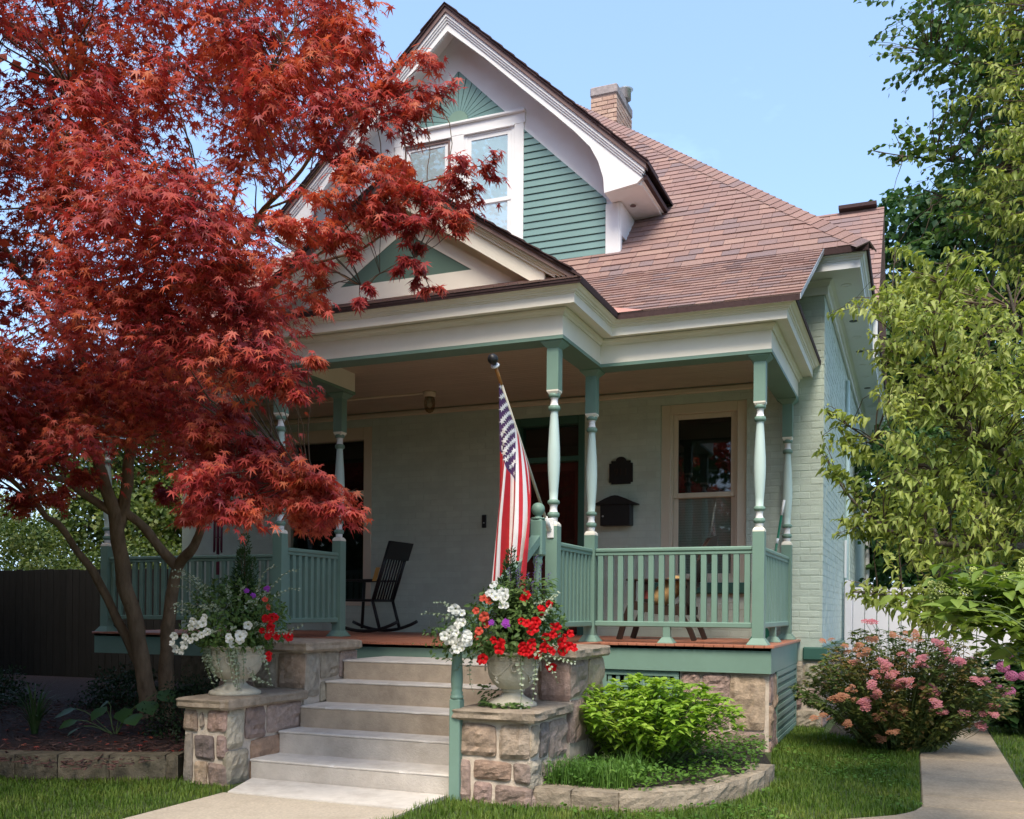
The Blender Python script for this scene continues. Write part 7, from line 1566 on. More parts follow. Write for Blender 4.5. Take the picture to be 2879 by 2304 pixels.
# ---------------------------------------------------------------- leafy trees entering from the right
def twig_tree(t, limbs, tips, m_bark, m_leaf, tmpl, size, per, tw_len, droop, nparts, base_dir, trunk_n=1):
    limb_mesh('trunk', t, limbs[:1], m_bark, 10, .02)
    if len(limbs) > 1: limb_mesh('limbs', t, limbs[1:], m_bark, 7, .01)
    LPt = limb_points(limbs); q = MB(); P, D, Nn, S = [], [], [], []
    bd = np.array(base_dir)
    for tip in tips:
        tip = np.array(tip)
        a = LPt[np.argmin(np.linalg.norm(LPt[:, :3]-tip-np.array([.15, 0, -.1]), axis=1))]
        L = np.linalg.norm(a[:3]-tip)
        if .02 < L < .75: twig_to(q, a[:3], tip, min(a[3]*.7, .003+.004*L), .0014, .06, 5, 4)
        d = nrm_((tip-a[:3])*.6+bd*L*.7+RNG.normal(0, .25, 3)*L)
        st = tip-d*tw_len
        if L > .25: twig_to(q, tip-d*tw_len*1.0, tip, .002, .001, .02, 3, 3)
        n = per
        f = np.linspace(0, 1, n)+RNG.uniform(-.05, .05, n)
        p = st+(tip-st)*f[:, None]+RNG.normal(0, .012, (n, 3))
        side = nrm_(np.cross(d, RNG.normal(0, 1, (n, 3))))
        dd = nrm_(side*.8+d*RNG.uniform(.2, .9, n)[:, None]+np.array([0, 0, -1])*RNG.uniform(droop[0], droop[1], n)[:, None])
        nn = np.array([0, 0, 1.])+RNG.normal(0, .45, (n, 3))+side*.2
        P.append(p); D.append(dd); Nn.append(nn); S.append(RNG.uniform(size[0], size[1], n)*(1-.35*np.clip(f, 0, 1)**3))
    tag(q.build('twigs', M['twig'], t), kind='stuff')
    P, D, Nn, S = map(np.concatenate, (P, D, Nn, S))
    leaves('foliage', t, P, D, Nn, S, tmpl, m_leaf, nparts)
def around(tips, k, sd):
    out = []
    for t in tips:
        out.append(t)
        for _ in range(k): out.append(tuple(np.array(t)+RNG.normal(0, sd, 3)))
    return out
pear = thing('pear_tree', 'young tree with curling yellow green leaves reaching in from the right edge', 'tree', (1.5, 6.2, 0))
PT_ = around(PEAR_TIPS[:150], 2, .12)+list(PEAR_TIPS[150:])+around(PEAR_TIPS[150:], 1, .05)+around(PEAR_HIGH, 3, .16)
twig_tree(pear, PEAR_LIMBS, PT_, M['bark_grey'], M['pear_leaf'], T_PEAR, (.044, .068), 19, .26, (.1, .9), 300, (-.75, -.1, .25))
linden = thing('linden_tree', 'tall tree with round bluish green leaves at the top right against the sky', 'tree', (2.2, 8.6, 0))
LT_ = around(LINDEN_TIPS[:170], 5, .22)+list(LINDEN_TIPS[170:])
twig_tree(linden, LINDEN_LIMBS, LT_, M['bark_grey'], M['linden_leaf'], T_ROUND, (.045, .070), 16, .28, (.1, .9), 300, (-.8, -.1, .05))

# ---------------------------------------------------------------- background trees and hedge
def crown_tree(name, label, cat, base, trunk_h, lobes, n_per, size, m_leaf, group=None, tmpl=None, bark='bark_grey', tr=.16):
    t = thing(name, label, cat, base, group)
    bx, by, bz = base
    if trunk_h: limb_mesh('trunk', t, [[(bx, by, bz-.1, tr), (bx+.1, by, bz+trunk_h*.5, tr*.8), (bx-.05, by+.1, bz+trunk_h, tr*.55)]]+[[(bx, by, bz+trunk_h*.6, tr*.5), ((bx+lx)/2, (by+ly)/2, (bz+trunk_h*.6+lz)/2+.2, tr*.3), (lx, ly, lz, tr*.1)] for (lx, ly, lz, *_r) in lobes[:14]], M[bark], 7)
    P, Nn = [], []
    for (x, y, z, rx, rz) in lobes:
        n = int(n_per*rx*rx*2)
        u = nrm_(RNG.normal(0, 1, (n, 3))); rad = RNG.uniform(.35, 1.0, n)**.5
        bump_ = 1+.22*np.array([mnoise.noise(Vector(tuple(a*2.5+np.array([x, y, z])))) for a in u])
        p = u*(rad*bump_)[:, None]*np.array([rx, rx, rz])+np.array([x, y, z])
        P.append(p); Nn.append(u*.7+np.array([0, 0, .8])+RNG.normal(0, .4, (n, 3)))
    P = np.concatenate(P); Nn = np.concatenate(Nn)
    k = P[:, 2] > bz+.02; P, Nn = P[k], Nn[k]
    D = RNG.normal(0, 1, P.shape)+np.array([0, 0, -.5])
    leaves('foliage', t, P, D, Nn, RNG.uniform(size[0], size[1], len(P)), tmpl or T_QUAD, m_leaf, 0)
    return t
def lobe_cloud(c, ext, n, r, seed):
    rr = random.Random(seed); out = []
    for _ in range(n):
        out.append((c[0]+rr.uniform(-1, 1)*ext[0], c[1]+rr.uniform(-1, 1)*ext[1], c[2]+rr.uniform(-1, 1)*ext[2], r*rr.uniform(.7, 1.25), r*rr.uniform(.55, .95)))
    return out
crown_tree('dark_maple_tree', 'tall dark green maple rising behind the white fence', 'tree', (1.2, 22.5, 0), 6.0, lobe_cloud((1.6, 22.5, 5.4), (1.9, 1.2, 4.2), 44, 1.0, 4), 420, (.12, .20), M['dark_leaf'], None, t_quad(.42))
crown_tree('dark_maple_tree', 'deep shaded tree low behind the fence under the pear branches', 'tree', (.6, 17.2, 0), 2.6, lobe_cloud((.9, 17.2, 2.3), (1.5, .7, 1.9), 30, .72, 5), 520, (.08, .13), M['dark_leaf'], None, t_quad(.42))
for k, (x, y, zz, lab) in enumerate(((-11.2, 14.3, 1.7, 'rounded green hedge bush seen past the porch post at the far left'), (-13.4, 14.4, 1.9, 'leafy hedge bush at the left edge beyond the dark railing'), (-10.2, 15.6, 1.8, 'green bush beside the left end of the brick house wall'), (-15.6, 14.6, 2.1, 'broad hedge bush outside the left edge of the porch'), (-17.6, 15.2, 3.0, 'tallest hedge bush at the far left edge'))):
    crown_tree('hedge_bush', lab, 'bush', (x, y, 0), 0, lobe_cloud((x, y, zz*.62), (.9, .5, zz*.5), 16, .62, 20+k), 700, (.05, .09), M['hedge_leaf'], 'bushes beyond the left porch', t_quad(.42))
crown_tree('yellow_tree', 'sunlit yellow green tree behind the hedge at the far left', 'tree', (-15.5, 19.0, 0), 3.5, lobe_cloud((-15.5, 19.0, 4.0), (5.0, 1.0, 2.6), 48, 1.3, 31), 300, (.09, .15), M['hedge_leaf'], None, t_quad(.42))
# trees across the street, mirrored in the windows, made tall to darken the porch
P, Nn = [], []
for k, (x, yy) in enumerate(((-27, -9), (-24, -16), (-17, -18), (-10, -19), (-3, -19), (4, -19), (11, -18))):
    for (lx, ly, lz, rx, rz) in lobe_cloud((x, yy, 7.0), (2.9, 1.6, 5.2), 20, 2.2, 60+k):
        n = 330; u = nrm_(RNG.normal(0, 1, (n, 3))); P.append(u*RNG.uniform(.5, 1, n)[:, None]*np.array([rx, rx, rz])+np.array([lx, ly, lz])); Nn.append(u+RNG.normal(0, .4, (n, 3)))
P = np.concatenate(P); Nn = np.concatenate(Nn)
leaves('tree_row', None, P, RNG.normal(0, 1, P.shape), Nn, RNG.uniform(.28, .5, len(P)), T_QUAD, M['dark_leaf'], 0, field='street_tree_row')

# unseen trees added left of the frame to shade bed and lower maple
P, Nn = [], []
for k, (x, y) in enumerate(((-12.5, 5.5), (-11.5, 2.5), (-10.5, -.5), (-14.5, 8.5), (-17.5, 10.5), (-9.5, -3.5), (-8.6, .6), (-6.2, .5))):
    for (lx, ly, lz, rx, rz) in lobe_cloud((x, y, 4.2), (1.1, 1.1, 3.9), 22, 1.15, 90+k) if k < 6 else lobe_cloud((x, y, 5.6), (1.2, .5, 3.0), 22, 1.15, 90+k):
        n = 420; u = nrm_(RNG.normal(0, 1, (n, 3))); P.append(u*RNG.uniform(.5, 1, n)[:, None]*np.array([rx, rx, rz])+np.array([lx, ly, lz])); Nn.append(u+RNG.normal(0, .4, (n, 3)))
P = np.concatenate(P); Nn = np.concatenate(Nn); k = P[:, 2] > 0; P, Nn = P[k], Nn[k]
leaves('added_shade_trees', None, P, RNG.normal(0, 1, P.shape), Nn, RNG.uniform(.16, .28, len(P)), T_QUAD, M['dark_leaf'], 0, field='added_shade_trees')

# ---------------------------------------------------------------- shrubs
def stem_shrub(t, c, rx, ry, h, n_stem, m_leaf, tmpl, size, per, nparts, lean=.9, whorl=6, z0=0.0, stem_m='green_stem', low=.25):
    q = MB(); P, D, Nn, S = [], [], [], []
    for _ in range(n_stem):
        a = RNG.uniform(0, 2*np.pi); f = math.sqrt(RNG.uniform(0, 1))
        hh = h*math.sqrt(max(.05, 1-f*f*lean))*RNG.uniform(.72, 1.06)
        b = np.array([c[0]+.3*f*rx*math.cos(a), c[1]+.3*f*ry*math.sin(a), z0])
        e = np.array([c[0]+f*rx*math.cos(a), c[1]+f*ry*math.sin(a), z0+hh])
        twig_to(q, b, e, .005, .002, .08, 4, 3)
        d = nrm_(e-b)
        for k in range(per):
            f2 = low+(1-low)*(k+1)/per
            p = b+(e-b)*f2; p[2] += np.linalg.norm(e-b)*.08*math.sin(math.pi*f2)
            n = whorl if k == per-1 else 2
            a0 = RNG.uniform(0, 6.28)
            for j in range(n):
                an = a0+2*math.pi*j/n
                s = np.array([math.cos(an), math.sin(an), 0.0])
                el = RNG.uniform(-.35, .35) if k < per-1 else RNG.uniform(-.1, .7)
                dd = s*math.cos(el)+np.array([0, 0, 1])*math.sin(el)
                P.append(p+RNG.normal(0, .006, 3)); D.append(dd); Nn.append(np.array([0, 0, 1.])-s*.2+RNG.normal(0, .22, 3)); S.append(RNG.uniform(*size)*(1 if k < per-1 else .85))
    tag(q.build('stems', M[stem_m], t), kind='stuff')
    leaves('foliage', t, np.array(P), np.array(D), np.array(Nn), np.array(S), tmpl, m_leaf, nparts)
lime = thing('lime_green_shrub', 'bright lime green shrub in the curved bed in front of the porch lattice', 'shrub', (-1.72, 7.05, .1))
stem_shrub(lime, (-1.82, 7.05), .70, .60, .64, 280, M['lime_leaf'], T_LANCE, (.060, .092), 6, 300, .60, 7, .10, low=.15)
spirea = thing('pink_spirea_bush', 'wide spirea bush with pink and rusty flower heads leaning over the side path', 'shrub', (-.08, 9.4, 0))
stem_shrub(spirea, (-.10, 9.5),  .95, .68, 1.10, 480, M['spirea_leaf'], T_LANCE, (.040, .072), 13, 0, .8, 9, .0, low=.05)
def disc_mesh(name, m, n=22, r=.038, dome=.35, ps=.011):
    q = MB(); rr = random.Random(3)
    for i in range(n):
        a = i*2.4; f = math.sqrt((i+.5)/n); x, y = r*f*math.cos(a), r*f*math.sin(a); z = dome*r*(1-f*f)+rr.uniform(-.003, .003)
        tl = [(ps*math.cos(t+a)*(1 if k % 2 else .62), ps*math.sin(t+a)*(1 if k % 2 else .62)) for k, t in enumerate([2*math.pi*k/8 for k in range(8)])]
        q.add([(x, y, z+.002)]+[(x+u, y+w, z+.003*rr.random()) for u, w in tl], [(0, 1+k, 1+(k+1) % 8) for k in range(8)], 0)
    return q.mesh(name, m)
fp_me, fr_me = disc_mesh('flower_head', M['fl_pink']), disc_mesh('flower_head', M['fl_rust'], 20, .034)
stq = MB()
def set_heads(parent, pts, me, s0, s1, stem_to=None):
    for p in pts:
        tilt = Vector((random.uniform(-.5, .5), random.uniform(-.9, -.2), 1)).normalized()
        Mw = Matrix.Translation(p) @ tilt.to_track_quat('Z', 'Y').to_matrix().to_4x4() @ Matrix.Rotation(random.uniform(0, 6), 4, 'Z') @ Matrix.Scale(random.uniform(s0, s1), 4)
        put('flower_head', me, Mw, parent)
        if stem_to: twig_to(stq, p, (p[0]*.8+stem_to[0]*.2, p[1]+.12, p[2]-.12), .002, .002, .0, 2, 3)
def crowd(pts, k, sd):
    out = list(pts)
    for p in pts:
        for _ in range(k): out.append((p[0]+random.gauss(0, sd), p[1]+random.gauss(0, sd*.5), p[2]+random.gauss(0, sd*.7)))
    return out
set_heads(spirea, crowd(SP_PINK, 2, .035), fp_me, .8, 1.2, (-.1, 9.5)); set_heads(spirea, crowd(SP_RUST, 2, .04), fr_me, .8, 1.2, (-.1, 9.5))
tag(stq.build('flower_stalks', M['green_stem'], spirea), kind='stuff')

hp = thing('pink_hydrangea', 'hydrangea with round bright pink blooms at the right edge beyond the spirea', 'shrub', (1.15, 11.2, 0))
stem_shrub(hp, (1.15, 11.3), .80, .5, .95, 110, M['dark_leaf'], T_ROUND, (.09, .14), 7, 0, .8, 6, low=.05)
def ball_mesh(name, m, r=.085, n=70, ps=.022):
    q = MB()
    for i in range(n):
        z = 1-2*(i+.5)/n; a = i*2.39996; s = math.sqrt(1-z*z); u = Vector((s*math.cos(a), s*math.sin(a), z))
        t1 = u.orthogonal().normalized(); t2 = u.cross(t1)
        for k in range(4):
            w = math.pi/2*k+i; c = u*r*(1+.05*math.sin(i*7)); d = t1*math.cos(w)+t2*math.sin(w); e = u.cross(d)
            q.poly([c, c+d*ps*.7+e*ps*.4+u*.004, c+d*ps+u*.002, c+d*ps*.7-e*ps*.4+u*.004])
    return q.mesh(name, m)
hb = ball_mesh('bloom', M['fl_hyd'])
for k, p in enumerate(HYD_PINK): put('bloom', hb, Matrix.Translation(p) @ Matrix.Diagonal((.72, .72, .60, 1)) @ Matrix.Scale((1.0, .95, .8, 1.1, .55, .55, .8, .75, .8, .7, 1, 1)[k], 4), hp)

lh = thing('panicle_hydrangea', 'large leaved hydrangea with pale lime flower buds at the lower right edge', 'shrub', (.75, 5.15, 0))
q = MB(); P, D, Nn, S = [], [], [], []
ends = list(HYD_LIME)+[(x+RNG.normal(0, .12), y+RNG.normal(0, .15), z+RNG.normal(-.03, .09)) for (x, y, z) in HYD_LIME for _ in range(8)]
for e in ends:
    e = np.array(e); b = np.array([.78+RNG.normal(0, .06), 5.15+RNG.normal(0, .06), 0.0])
    mid_ = np.array([.74+RNG.normal(0, .05), 5.1+RNG.normal(0, .06), max(.75, e[2]-.22)])
    twig_to(q, b, mid_, .005, .004, .03, 4, 5); twig_to(q, mid_, e, .004, .002, .06, 5, 5)
    for k in range(6):
        f = .25+.15*k; p = mid_+(e-mid_)*f; p[2] += np.linalg.norm(e-mid_)*.06*math.sin(math.pi*f); a0 = RNG.uniform(0, 6.28)
        for j in range(2 if k < 5 else 3):
            an = a0+j*2*math.pi/(2 if k < 5 else 3); s = np.array([math.cos(an), math.sin(an), 0])
            P.append(p); D.append(s+np.array([0, 0, RNG.uniform(-.35, .45)])); Nn.append(np.array([0, 0, 1.])+RNG.normal(0, .35, 3)); S.append(RNG.uniform(.08, .13))
q.build('stems', M['green_stem'], lh)
leaves('foliage', lh, np.array(P), np.array(D), np.array(Nn), np.array(S), t_leaf(.25, .07, .35, .45), M['panicle_leaf'], 290)
pn = MB()
for i in range(60):
    f = (i/60); a = i*2.4; r = .045*(1-f)**.7+.006
    pn.lathe([(.002, -.005), (.0065, 0), (.002, .006)], 5, (r*math.cos(a), r*math.sin(a), f*.12))
pn.tube([(0, 0, -.05), (0, 0, .12)], .003, 4); pn_me = pn.mesh('flower_panicle', M['fl_lime'])
for e in HYD_LIME:
    d = Vector((random.uniform(-.5, .2), random.uniform(-.3, .2), .8)).normalized()
    put('flower_panicle', pn_me, Matrix.Translation(e) @ d.to_track_quat('Z', 'Y').to_matrix().to_4x4(), lh)

def ball_bush(name, label, cat, c, r, h, n, m, size, group=None, tmpl=None):
    t = thing(name, label, cat, (c[0], c[1], 0), group)
    u = nrm_(RNG.normal(0, 1, (n, 3))); u[:, 2] = np.abs(u[:, 2])*1.0-.15
    nz_ = np.array([mnoise.noise(Vector(tuple(a*3+np.array([c[0], c[1], 0])))) for a in u])
    P = u*(RNG.uniform(.6, 1, n)*(1+.25*nz_))[:, None]*np.array([r, r, h])+np.array([c[0], c[1], .1])
    leaves('foliage', t, P, RNG.normal(0, 1, P.shape)+u, u+RNG.normal(0, .5, P.shape), RNG.uniform(size[0], size[1], n), tmpl or T_QUAD, m)
    q = MB()
    for k in range(14): a = k*2.4; q.tube([(c[0], c[1], .02), (c[0]+.5*r*math.cos(a), c[1]+.5*r*math.sin(a), h*.7)], [.012, .004], 5)
    q.build('stems', M['twig'], t); return t
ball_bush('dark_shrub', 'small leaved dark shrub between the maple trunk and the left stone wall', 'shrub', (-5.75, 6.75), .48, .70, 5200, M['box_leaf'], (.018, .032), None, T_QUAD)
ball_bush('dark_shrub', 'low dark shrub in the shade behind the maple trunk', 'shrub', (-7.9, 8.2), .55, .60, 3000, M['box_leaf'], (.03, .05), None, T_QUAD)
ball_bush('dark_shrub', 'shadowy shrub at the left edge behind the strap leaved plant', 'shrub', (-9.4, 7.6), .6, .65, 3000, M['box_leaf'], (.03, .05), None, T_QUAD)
# broad leaves and strap leaves in the mulch
ho = thing('broad_leaf_plant', 'low plant with a few broad round leaves in the dark mulch near the trunk', 'plant', (-6.3, 6.4, .15))
P = []; D = []; Nn = []; S = []; q = MB()
for k, (dx, dy, dz, s) in enumerate(((-.34, -.1, .22, .20), (-.18, .1, .27, .17), (-.05, -.05, .25, .18), (.10, .0, .24, .17), (.25, .05, .30, .20), (.33, .15, .38, .19), (-.22, -.2, .14, .16), (-.1, -.25, .10, .16), (.28, -.1, .2, .17))):
    e = np.array([-6.3+dx, 6.4+dy, .15+dz]); P.append(e); D.append([dx, dy-.15, -.12]); Nn.append([0+RNG.normal(0, .2), -.35, 1]); S.append(s); twig_to(q, (-6.3, 6.4, .14), e, .005, .003, .1, 4, 5)
q.build('stalks', M['green_stem'], ho)
TV, TF = t_leaf(.48, .04, .16, .5); mq = MB(); mq.add([tuple(v) for v in TV], [tuple(f) for f in TF], 0, True); lme = mq.mesh('leaf', M['hosta_leaf'])
Rf = frames(np.array(D, float), np.array(Nn, float))
for i in range(len(P)):
    A = Rf[i]*S[i]; put('leaf', lme, Matrix(((*A[0], P[i][0]), (*A[1], P[i][1]), (*A[2], P[i][2]), (0, 0, 0, 1))), ho)
def strap_plant(name, label, c, n, ln, z0, m):
    t = thing(name, label, 'plant', (c[0], c[1], z0)); 
    for k in range(n):
        a = RNG.uniform(0, 6.28); L = ln*RNG.uniform(.6, 1.1); arch = RNG.uniform(.35, .95); q = MB(); rows = []
        w = RNG.uniform(.006, .011); dx, dy = math.cos(a), math.sin(a)
        for i in range(7):
            f = i/6; r = L*arch*f*f*.8+.02; z = L*(f-.55*arch*f*f*f)
            ww = w*(1-f**2.5); rows.append([(c[0]+dx*r-dy*ww, c[1]+dy*r+dx*ww, z0+z), (c[0]+dx*r+dy*ww, c[1]+dy*r-dx*ww, z0+z)])
        for i in range(6): q.poly([rows[i][0], rows[i][1], rows[i+1][1], rows[i+1][0]])
        q.build('leaf', m, t)
    return t
strap_plant('daylily', 'clump of long arching strap leaves at the left front of the mulch bed', (-6.9, 6.1), 46, .62, .13, M['blade_leaf'])
# mulch chips
n = 5200
xy = np.stack([RNG.uniform(-9.5, -4.95, n), RNG.uniform(4.95, 8.4, n)], 1)
P = np.column_stack([xy, np.full(n, .155)+RNG.uniform(-.01, .02, n)])
leaves('mulch', None, P, np.column_stack([RNG.normal(0, 1, (n, 2)), RNG.normal(0, .15, n)]), np.array([0, 0, 1.])+RNG.normal(0, .3, (n, 3)), RNG.uniform(.025, .07, n), (np.array([(-.11, 0, 0), (.11, 0, 0), (.13, 1, 0), (-.09, 1, .02), (-.11, 0, .09), (.11, 0, .09), (.13, 1, .07), (-.09, 1, .1)], float), np.array([(4, 5, 6), (4, 6, 7), (0, 1, 5), (0, 5, 4), (1, 2, 6), (1, 6, 5), (2, 3, 7), (2, 7, 6), (3, 0, 4), (3, 4, 7)])), M['mulch'], 0, field='mulch_chips')

# ---------------------------------------------------------------- planted urns
def petunia(name, m, r=.031):
    """five fused, ruffled petals round a throat"""
    q = MB(); n = 20; R0, R1, R2 = [], [], []
    for i in range(n):
        a = 2*math.pi*i/n; f = abs(math.cos(2.5*a)); rr_ = r*(.86+.16*f**.6); z = .006*math.cos(5*a)-.004*math.sin(10*a)
        R0.append((.005*math.cos(a), .005*math.sin(a), -.016)); R1.append((r*.42*math.cos(a), r*.42*math.sin(a), -.003)); R2.append((rr_*math.cos(a), rr_*math.sin(a), z))
    for i in range(n):
        j = (i+1) % n
        q.poly([R1[i], R1[j], R2[j], R2[i]], 0, True); q.poly([R0[i], R0[j], R1[j], R1[i]], 0, True)
    q.poly(R0, 1)
    i0 = MB()
    return q.mesh(name, [m, M['fl_throat'] if m in (M['fl_white'],) else m])
def cluster_flower(name, m, n=12, r=.022, ps=.011):
    q = MB(); rr = random.Random(5)
    for i in range(n):
        a = i*2.4; f = math.sqrt((i+.5)/n); c = Vector((r*f*math.cos(a), r*f*math.sin(a), r*.7*(1-f*f)))
        for k in range(5):
            w = 2*math.pi*k/5+i; d = Vector((math.cos(w), math.sin(w), .25)); e = Vector((-math.sin(w), math.cos(w), 0))
            q.poly([c, c+d*ps*.6+e*ps*.4, c+d*ps, c+d*ps*.6-e*ps*.4])
    return q.mesh(name, m)
ME_F = {k: petunia('flower', M['fl_'+k]) for k in ('white', 'red', 'coral')}; ME_F['purple'] = cluster_flower('flower', M['fl_purple'])
def planting(label, c, sets, R, zc, n_leaf, trail):
    t = thing('flower_planting', label, 'flowers', (c[0], c[1], .95), 'flowers growing in the stone urns')
    C = Vector((c[0], c[1], zc))
    stalk = MB()
    for kind, pts in sets:
        for p in pts:
            p = Vector(p)
            if kind == 'white' and -3.2 < p.x < -2.62: p = CAMP+(p-CAMP)*.955
            o = (p-C); o.normalize()
            p = p+Vector((random.gauss(0, .008), random.gauss(0, .02), random.gauss(0, .008)))
            d = (o*.55+(CAMP-p).normalized()*.75+Vector((random.gauss(0, .28), random.gauss(0, .2), random.gauss(0, .28)))).normalized()
            put('flower', ME_F[kind], Matrix.Translation(p) @ d.to_track_quat('Z', 'Y').to_matrix().to_4x4() @ Matrix.Rotation(random.uniform(0, 6), 4, 'Z') @ Matrix.Scale(random.uniform(.72, 1.2), 4), t)
            if kind in ('white', 'red', 'coral'): stalk.tube([p-d*.016, p-d*.05, p-d*.07+Vector((0, 0, -.02))], [.005, .0025, .002], 5)
            else: stalk.tube([p, p-d*.08], .002, 4)
    tag(stalk.build('stalks', M['green_stem'], t), kind='stuff')
    # body of leaves: mound that narrows into the bowl
    u = nrm_(RNG.normal(0, 1, (n_leaf, 3))); rad = RNG.uniform(.25, 1.0, n_leaf)**.5
    P = u*rad[:, None]*np.array([R*.97, R*.97, R*.92])+np.array(C)
    low = P[:, 2] < .98
    P[low, 2] = .96+RNG.uniform(-.01, .06, low.sum())
    P[low, :2] = np.array(c)+(P[low, :2]-np.array(c))*.75
    leaves('foliage', t, P, RNG.normal(0, 1, P.shape)+u*.8, u+np.array([0, 0, .6])+RNG.normal(0, .5, P.shape), RNG.uniform(.025, .05, n_leaf), T_LANCE, M['basket_leaf'])
    # silvery trailing stems with paired round leaves
    q = MB(); P, D, Nn, S = [], [], [], []
    for (a, b, cc) in trail:
        a, b, cc = map(np.array, (a, b, cc)); pts = [(1-f)**2*a+2*f*(1-f)*b+f*f*cc for f in np.linspace(0, 1, 12)]
        q.tube([Vector(p) for p in pts], [.0025-.0012*i/11 for i in range(12)], 4, cap=False)
        for i in range(1, 12):
            tdir = nrm_(pts[i]-pts[i-1])
            for s_ in (1, -1):
                sd = nrm_(np.cross(tdir, np.array([0, -.6, .8])+RNG.normal(0, .3, 3)))*s_
                P.append(pts[i]+RNG.normal(0, .003, 3)); D.append(sd+tdir*.4); Nn.append(np.array([0, -.7, .7])+RNG.normal(0, .4, 3)); S.append(RNG.uniform(.020, .032)*(1.1-.5*i/11))
    q.build('trailing_stems', M['green_stem'], t)
    leaves('foliage', t, np.array(P), np.array(D), np.array(Nn), np.array(S), T_ROUND, M['silver_leaf'], 0, field='silver_foliage')
    return t
cr_ = (-2.466, 6.0)
tr_r = [((-2.7, 5.85, 1.12), (-2.85, 5.75, 1.25), (-3.02, 5.75, 1.22)), ((-2.7, 5.9, 1.15), (-2.82, 5.8, 1.3), (-2.93, 5.75, 1.30)), ((-2.25, 5.85, 1.15), (-2.12, 5.75, 1.25), (-2.10, 5.72, 1.28)), ((-2.3, 5.8, 1.0), (-2.12, 5.7, 1.0), (-2.06, 5.75, .80)), ((-2.3, 5.85, 1.0), (-2.1, 5.8, .95), (-1.98, 5.85, .92)), ((-2.62, 5.85, .98), (-2.72, 5.75, .95), (-2.66, 5.78, .72)), ((-2.60, 5.85, .98), (-2.68, 5.72, .98), (-2.74, 5.72, .86)), ((-2.25, 5.85, .97), (-2.2, 5.75, .85), (-2.25, 5.8, .66)), ((-2.35, 5.83, .97), (-2.28, 5.72, .80), (-2.33, 5.8, .62)), ((-2.3, 5.9, 1.3), (-2.1, 5.8, 1.32), (-2.08, 5.8, 1.36))]
P_R = planting('planting of red, coral and white petunias with purple salvia spikes', cr_, [('red', crowd(R_RED, 1, .03)), ('coral', R_CORAL), ('white', crowd(R_WHITE, 1, .022)), ('purple', R_PURPLE)], .38, 1.10, 2600, tr_r)
P = np.array([-2.74, 5.66, 1.06])+RNG.normal(0, 1, (420, 3))*np.array([.075, .05, .055])
leaves('foliage', P_R, P, RNG.normal(0, 1, P.shape)+np.array([-.4, -.6, -.3]), RNG.normal(0, .5, P.shape)+np.array([0, -.5, .8]), RNG.uniform(.022, .042, len(P)), T_LANCE, M['basket_leaf'])
clp = (-4.64, 5.88)
rt = random.Random(12); tr_l = []
for k in range(26):
    a = rt.uniform(-2.6, .5); h = rt.uniform(.0, .5); rr_ = .2
    s0 = (clp[0]+rr_*math.cos(a), clp[1]+rr_*math.sin(a)*.9, 1.05+h*.5); e0 = (clp[0]+(rr_+.28)*math.cos(a), clp[1]+(rr_+.2)*math.sin(a), 1.06+h)
    tr_l.append((s0, ((s0[0]+e0[0])/2, (s0[1]+e0[1])/2, max(s0[2], e0[2])+.02), e0))
for k in range(14):
    a = rt.uniform(-2.5, -.6); s0 = (clp[0]+.20*math.cos(a), clp[1]+.20*math.sin(a), .985); e0 = (clp[0]+(.13+.05*rt.random())*math.cos(a+.3), clp[1]+(.18)*math.sin(a+.3), rt.uniform(.66, .86))
    tr_l.append((s0, (clp[0]+.27*math.cos(a+.1), clp[1]+.27*math.sin(a+.1), .90), e0))
tr_l += [((-4.4, 5.8, .98), (-4.25, 5.7, .95), (-4.22, 5.75, .70)), ((-4.4, 5.8, 1.05), (-4.2, 5.75, 1.05), (-4.0, 5.8, 1.13)), ((-4.42, 5.8, .8), (-4.35, 5.7, .72), (-4.22, 5.72, .72))]
planting('planting of white petunias with red and purple blooms and trailing silver stems', clp, [('white', L_WHITE), ('red', crowd(L_RED, 1, .02)), ('coral', L_CORAL), ('purple', L_PURPLE)], .40, 1.12, 3200, tr_l)
# salvia spikes
sv = thing('salvia', 'purple salvia spikes standing among the flowers of the right urn', 'flowers', (-2.42, 6.0, 1.0))
for (dx, dz, dy) in ((-.03, 1.54, 0), (.03, 1.58, .05), (.11, 1.50, .0), (.15, 1.62, .05), (.20, 1.56, .0), (.24, 1.50, .05), (.07, 1.52, -.1), (.18, 1.44, -.1)):
    q = MB(); b = Vector((-2.44+dx*.6, 5.98, 1.1)); e = Vector((-2.44+dx, 5.92+dy, dz)); q.tube([b, e], [.003, .0015], 4)
    for i in range(26):
        f = .62+.38*i/26; p = b.lerp(e, f); a = i*2.4; d = Vector((math.cos(a), math.sin(a), .5)); w = Vector((-math.sin(a), math.cos(a), 0))
        q.poly([p, p+d*.010+w*.005, p+d*.018, p+d*.010-w*.005], 1)
    q.build('flower_spike', [M['green_stem'], M['fl_violet']], sv)
P, D, Nn, S = [], [], [], []
for k in range(420):
    a = RNG.uniform(0, 6.28); r = .16*math.sqrt(RNG.random()); P.append([-2.33+r*math.cos(a), 5.95+r*math.sin(a), RNG.uniform(1.15, 1.46)]); D.append([math.cos(a), math.sin(a), RNG.uniform(-.4, .4)]); Nn.append([RNG.normal(0, .3), -.3, 1]); S.append(RNG.uniform(.035, .06))
leaves('foliage', sv, np.array(P), np.array(D), np.array(Nn), np.array(S), T_LANCE, M['basket_leaf'])
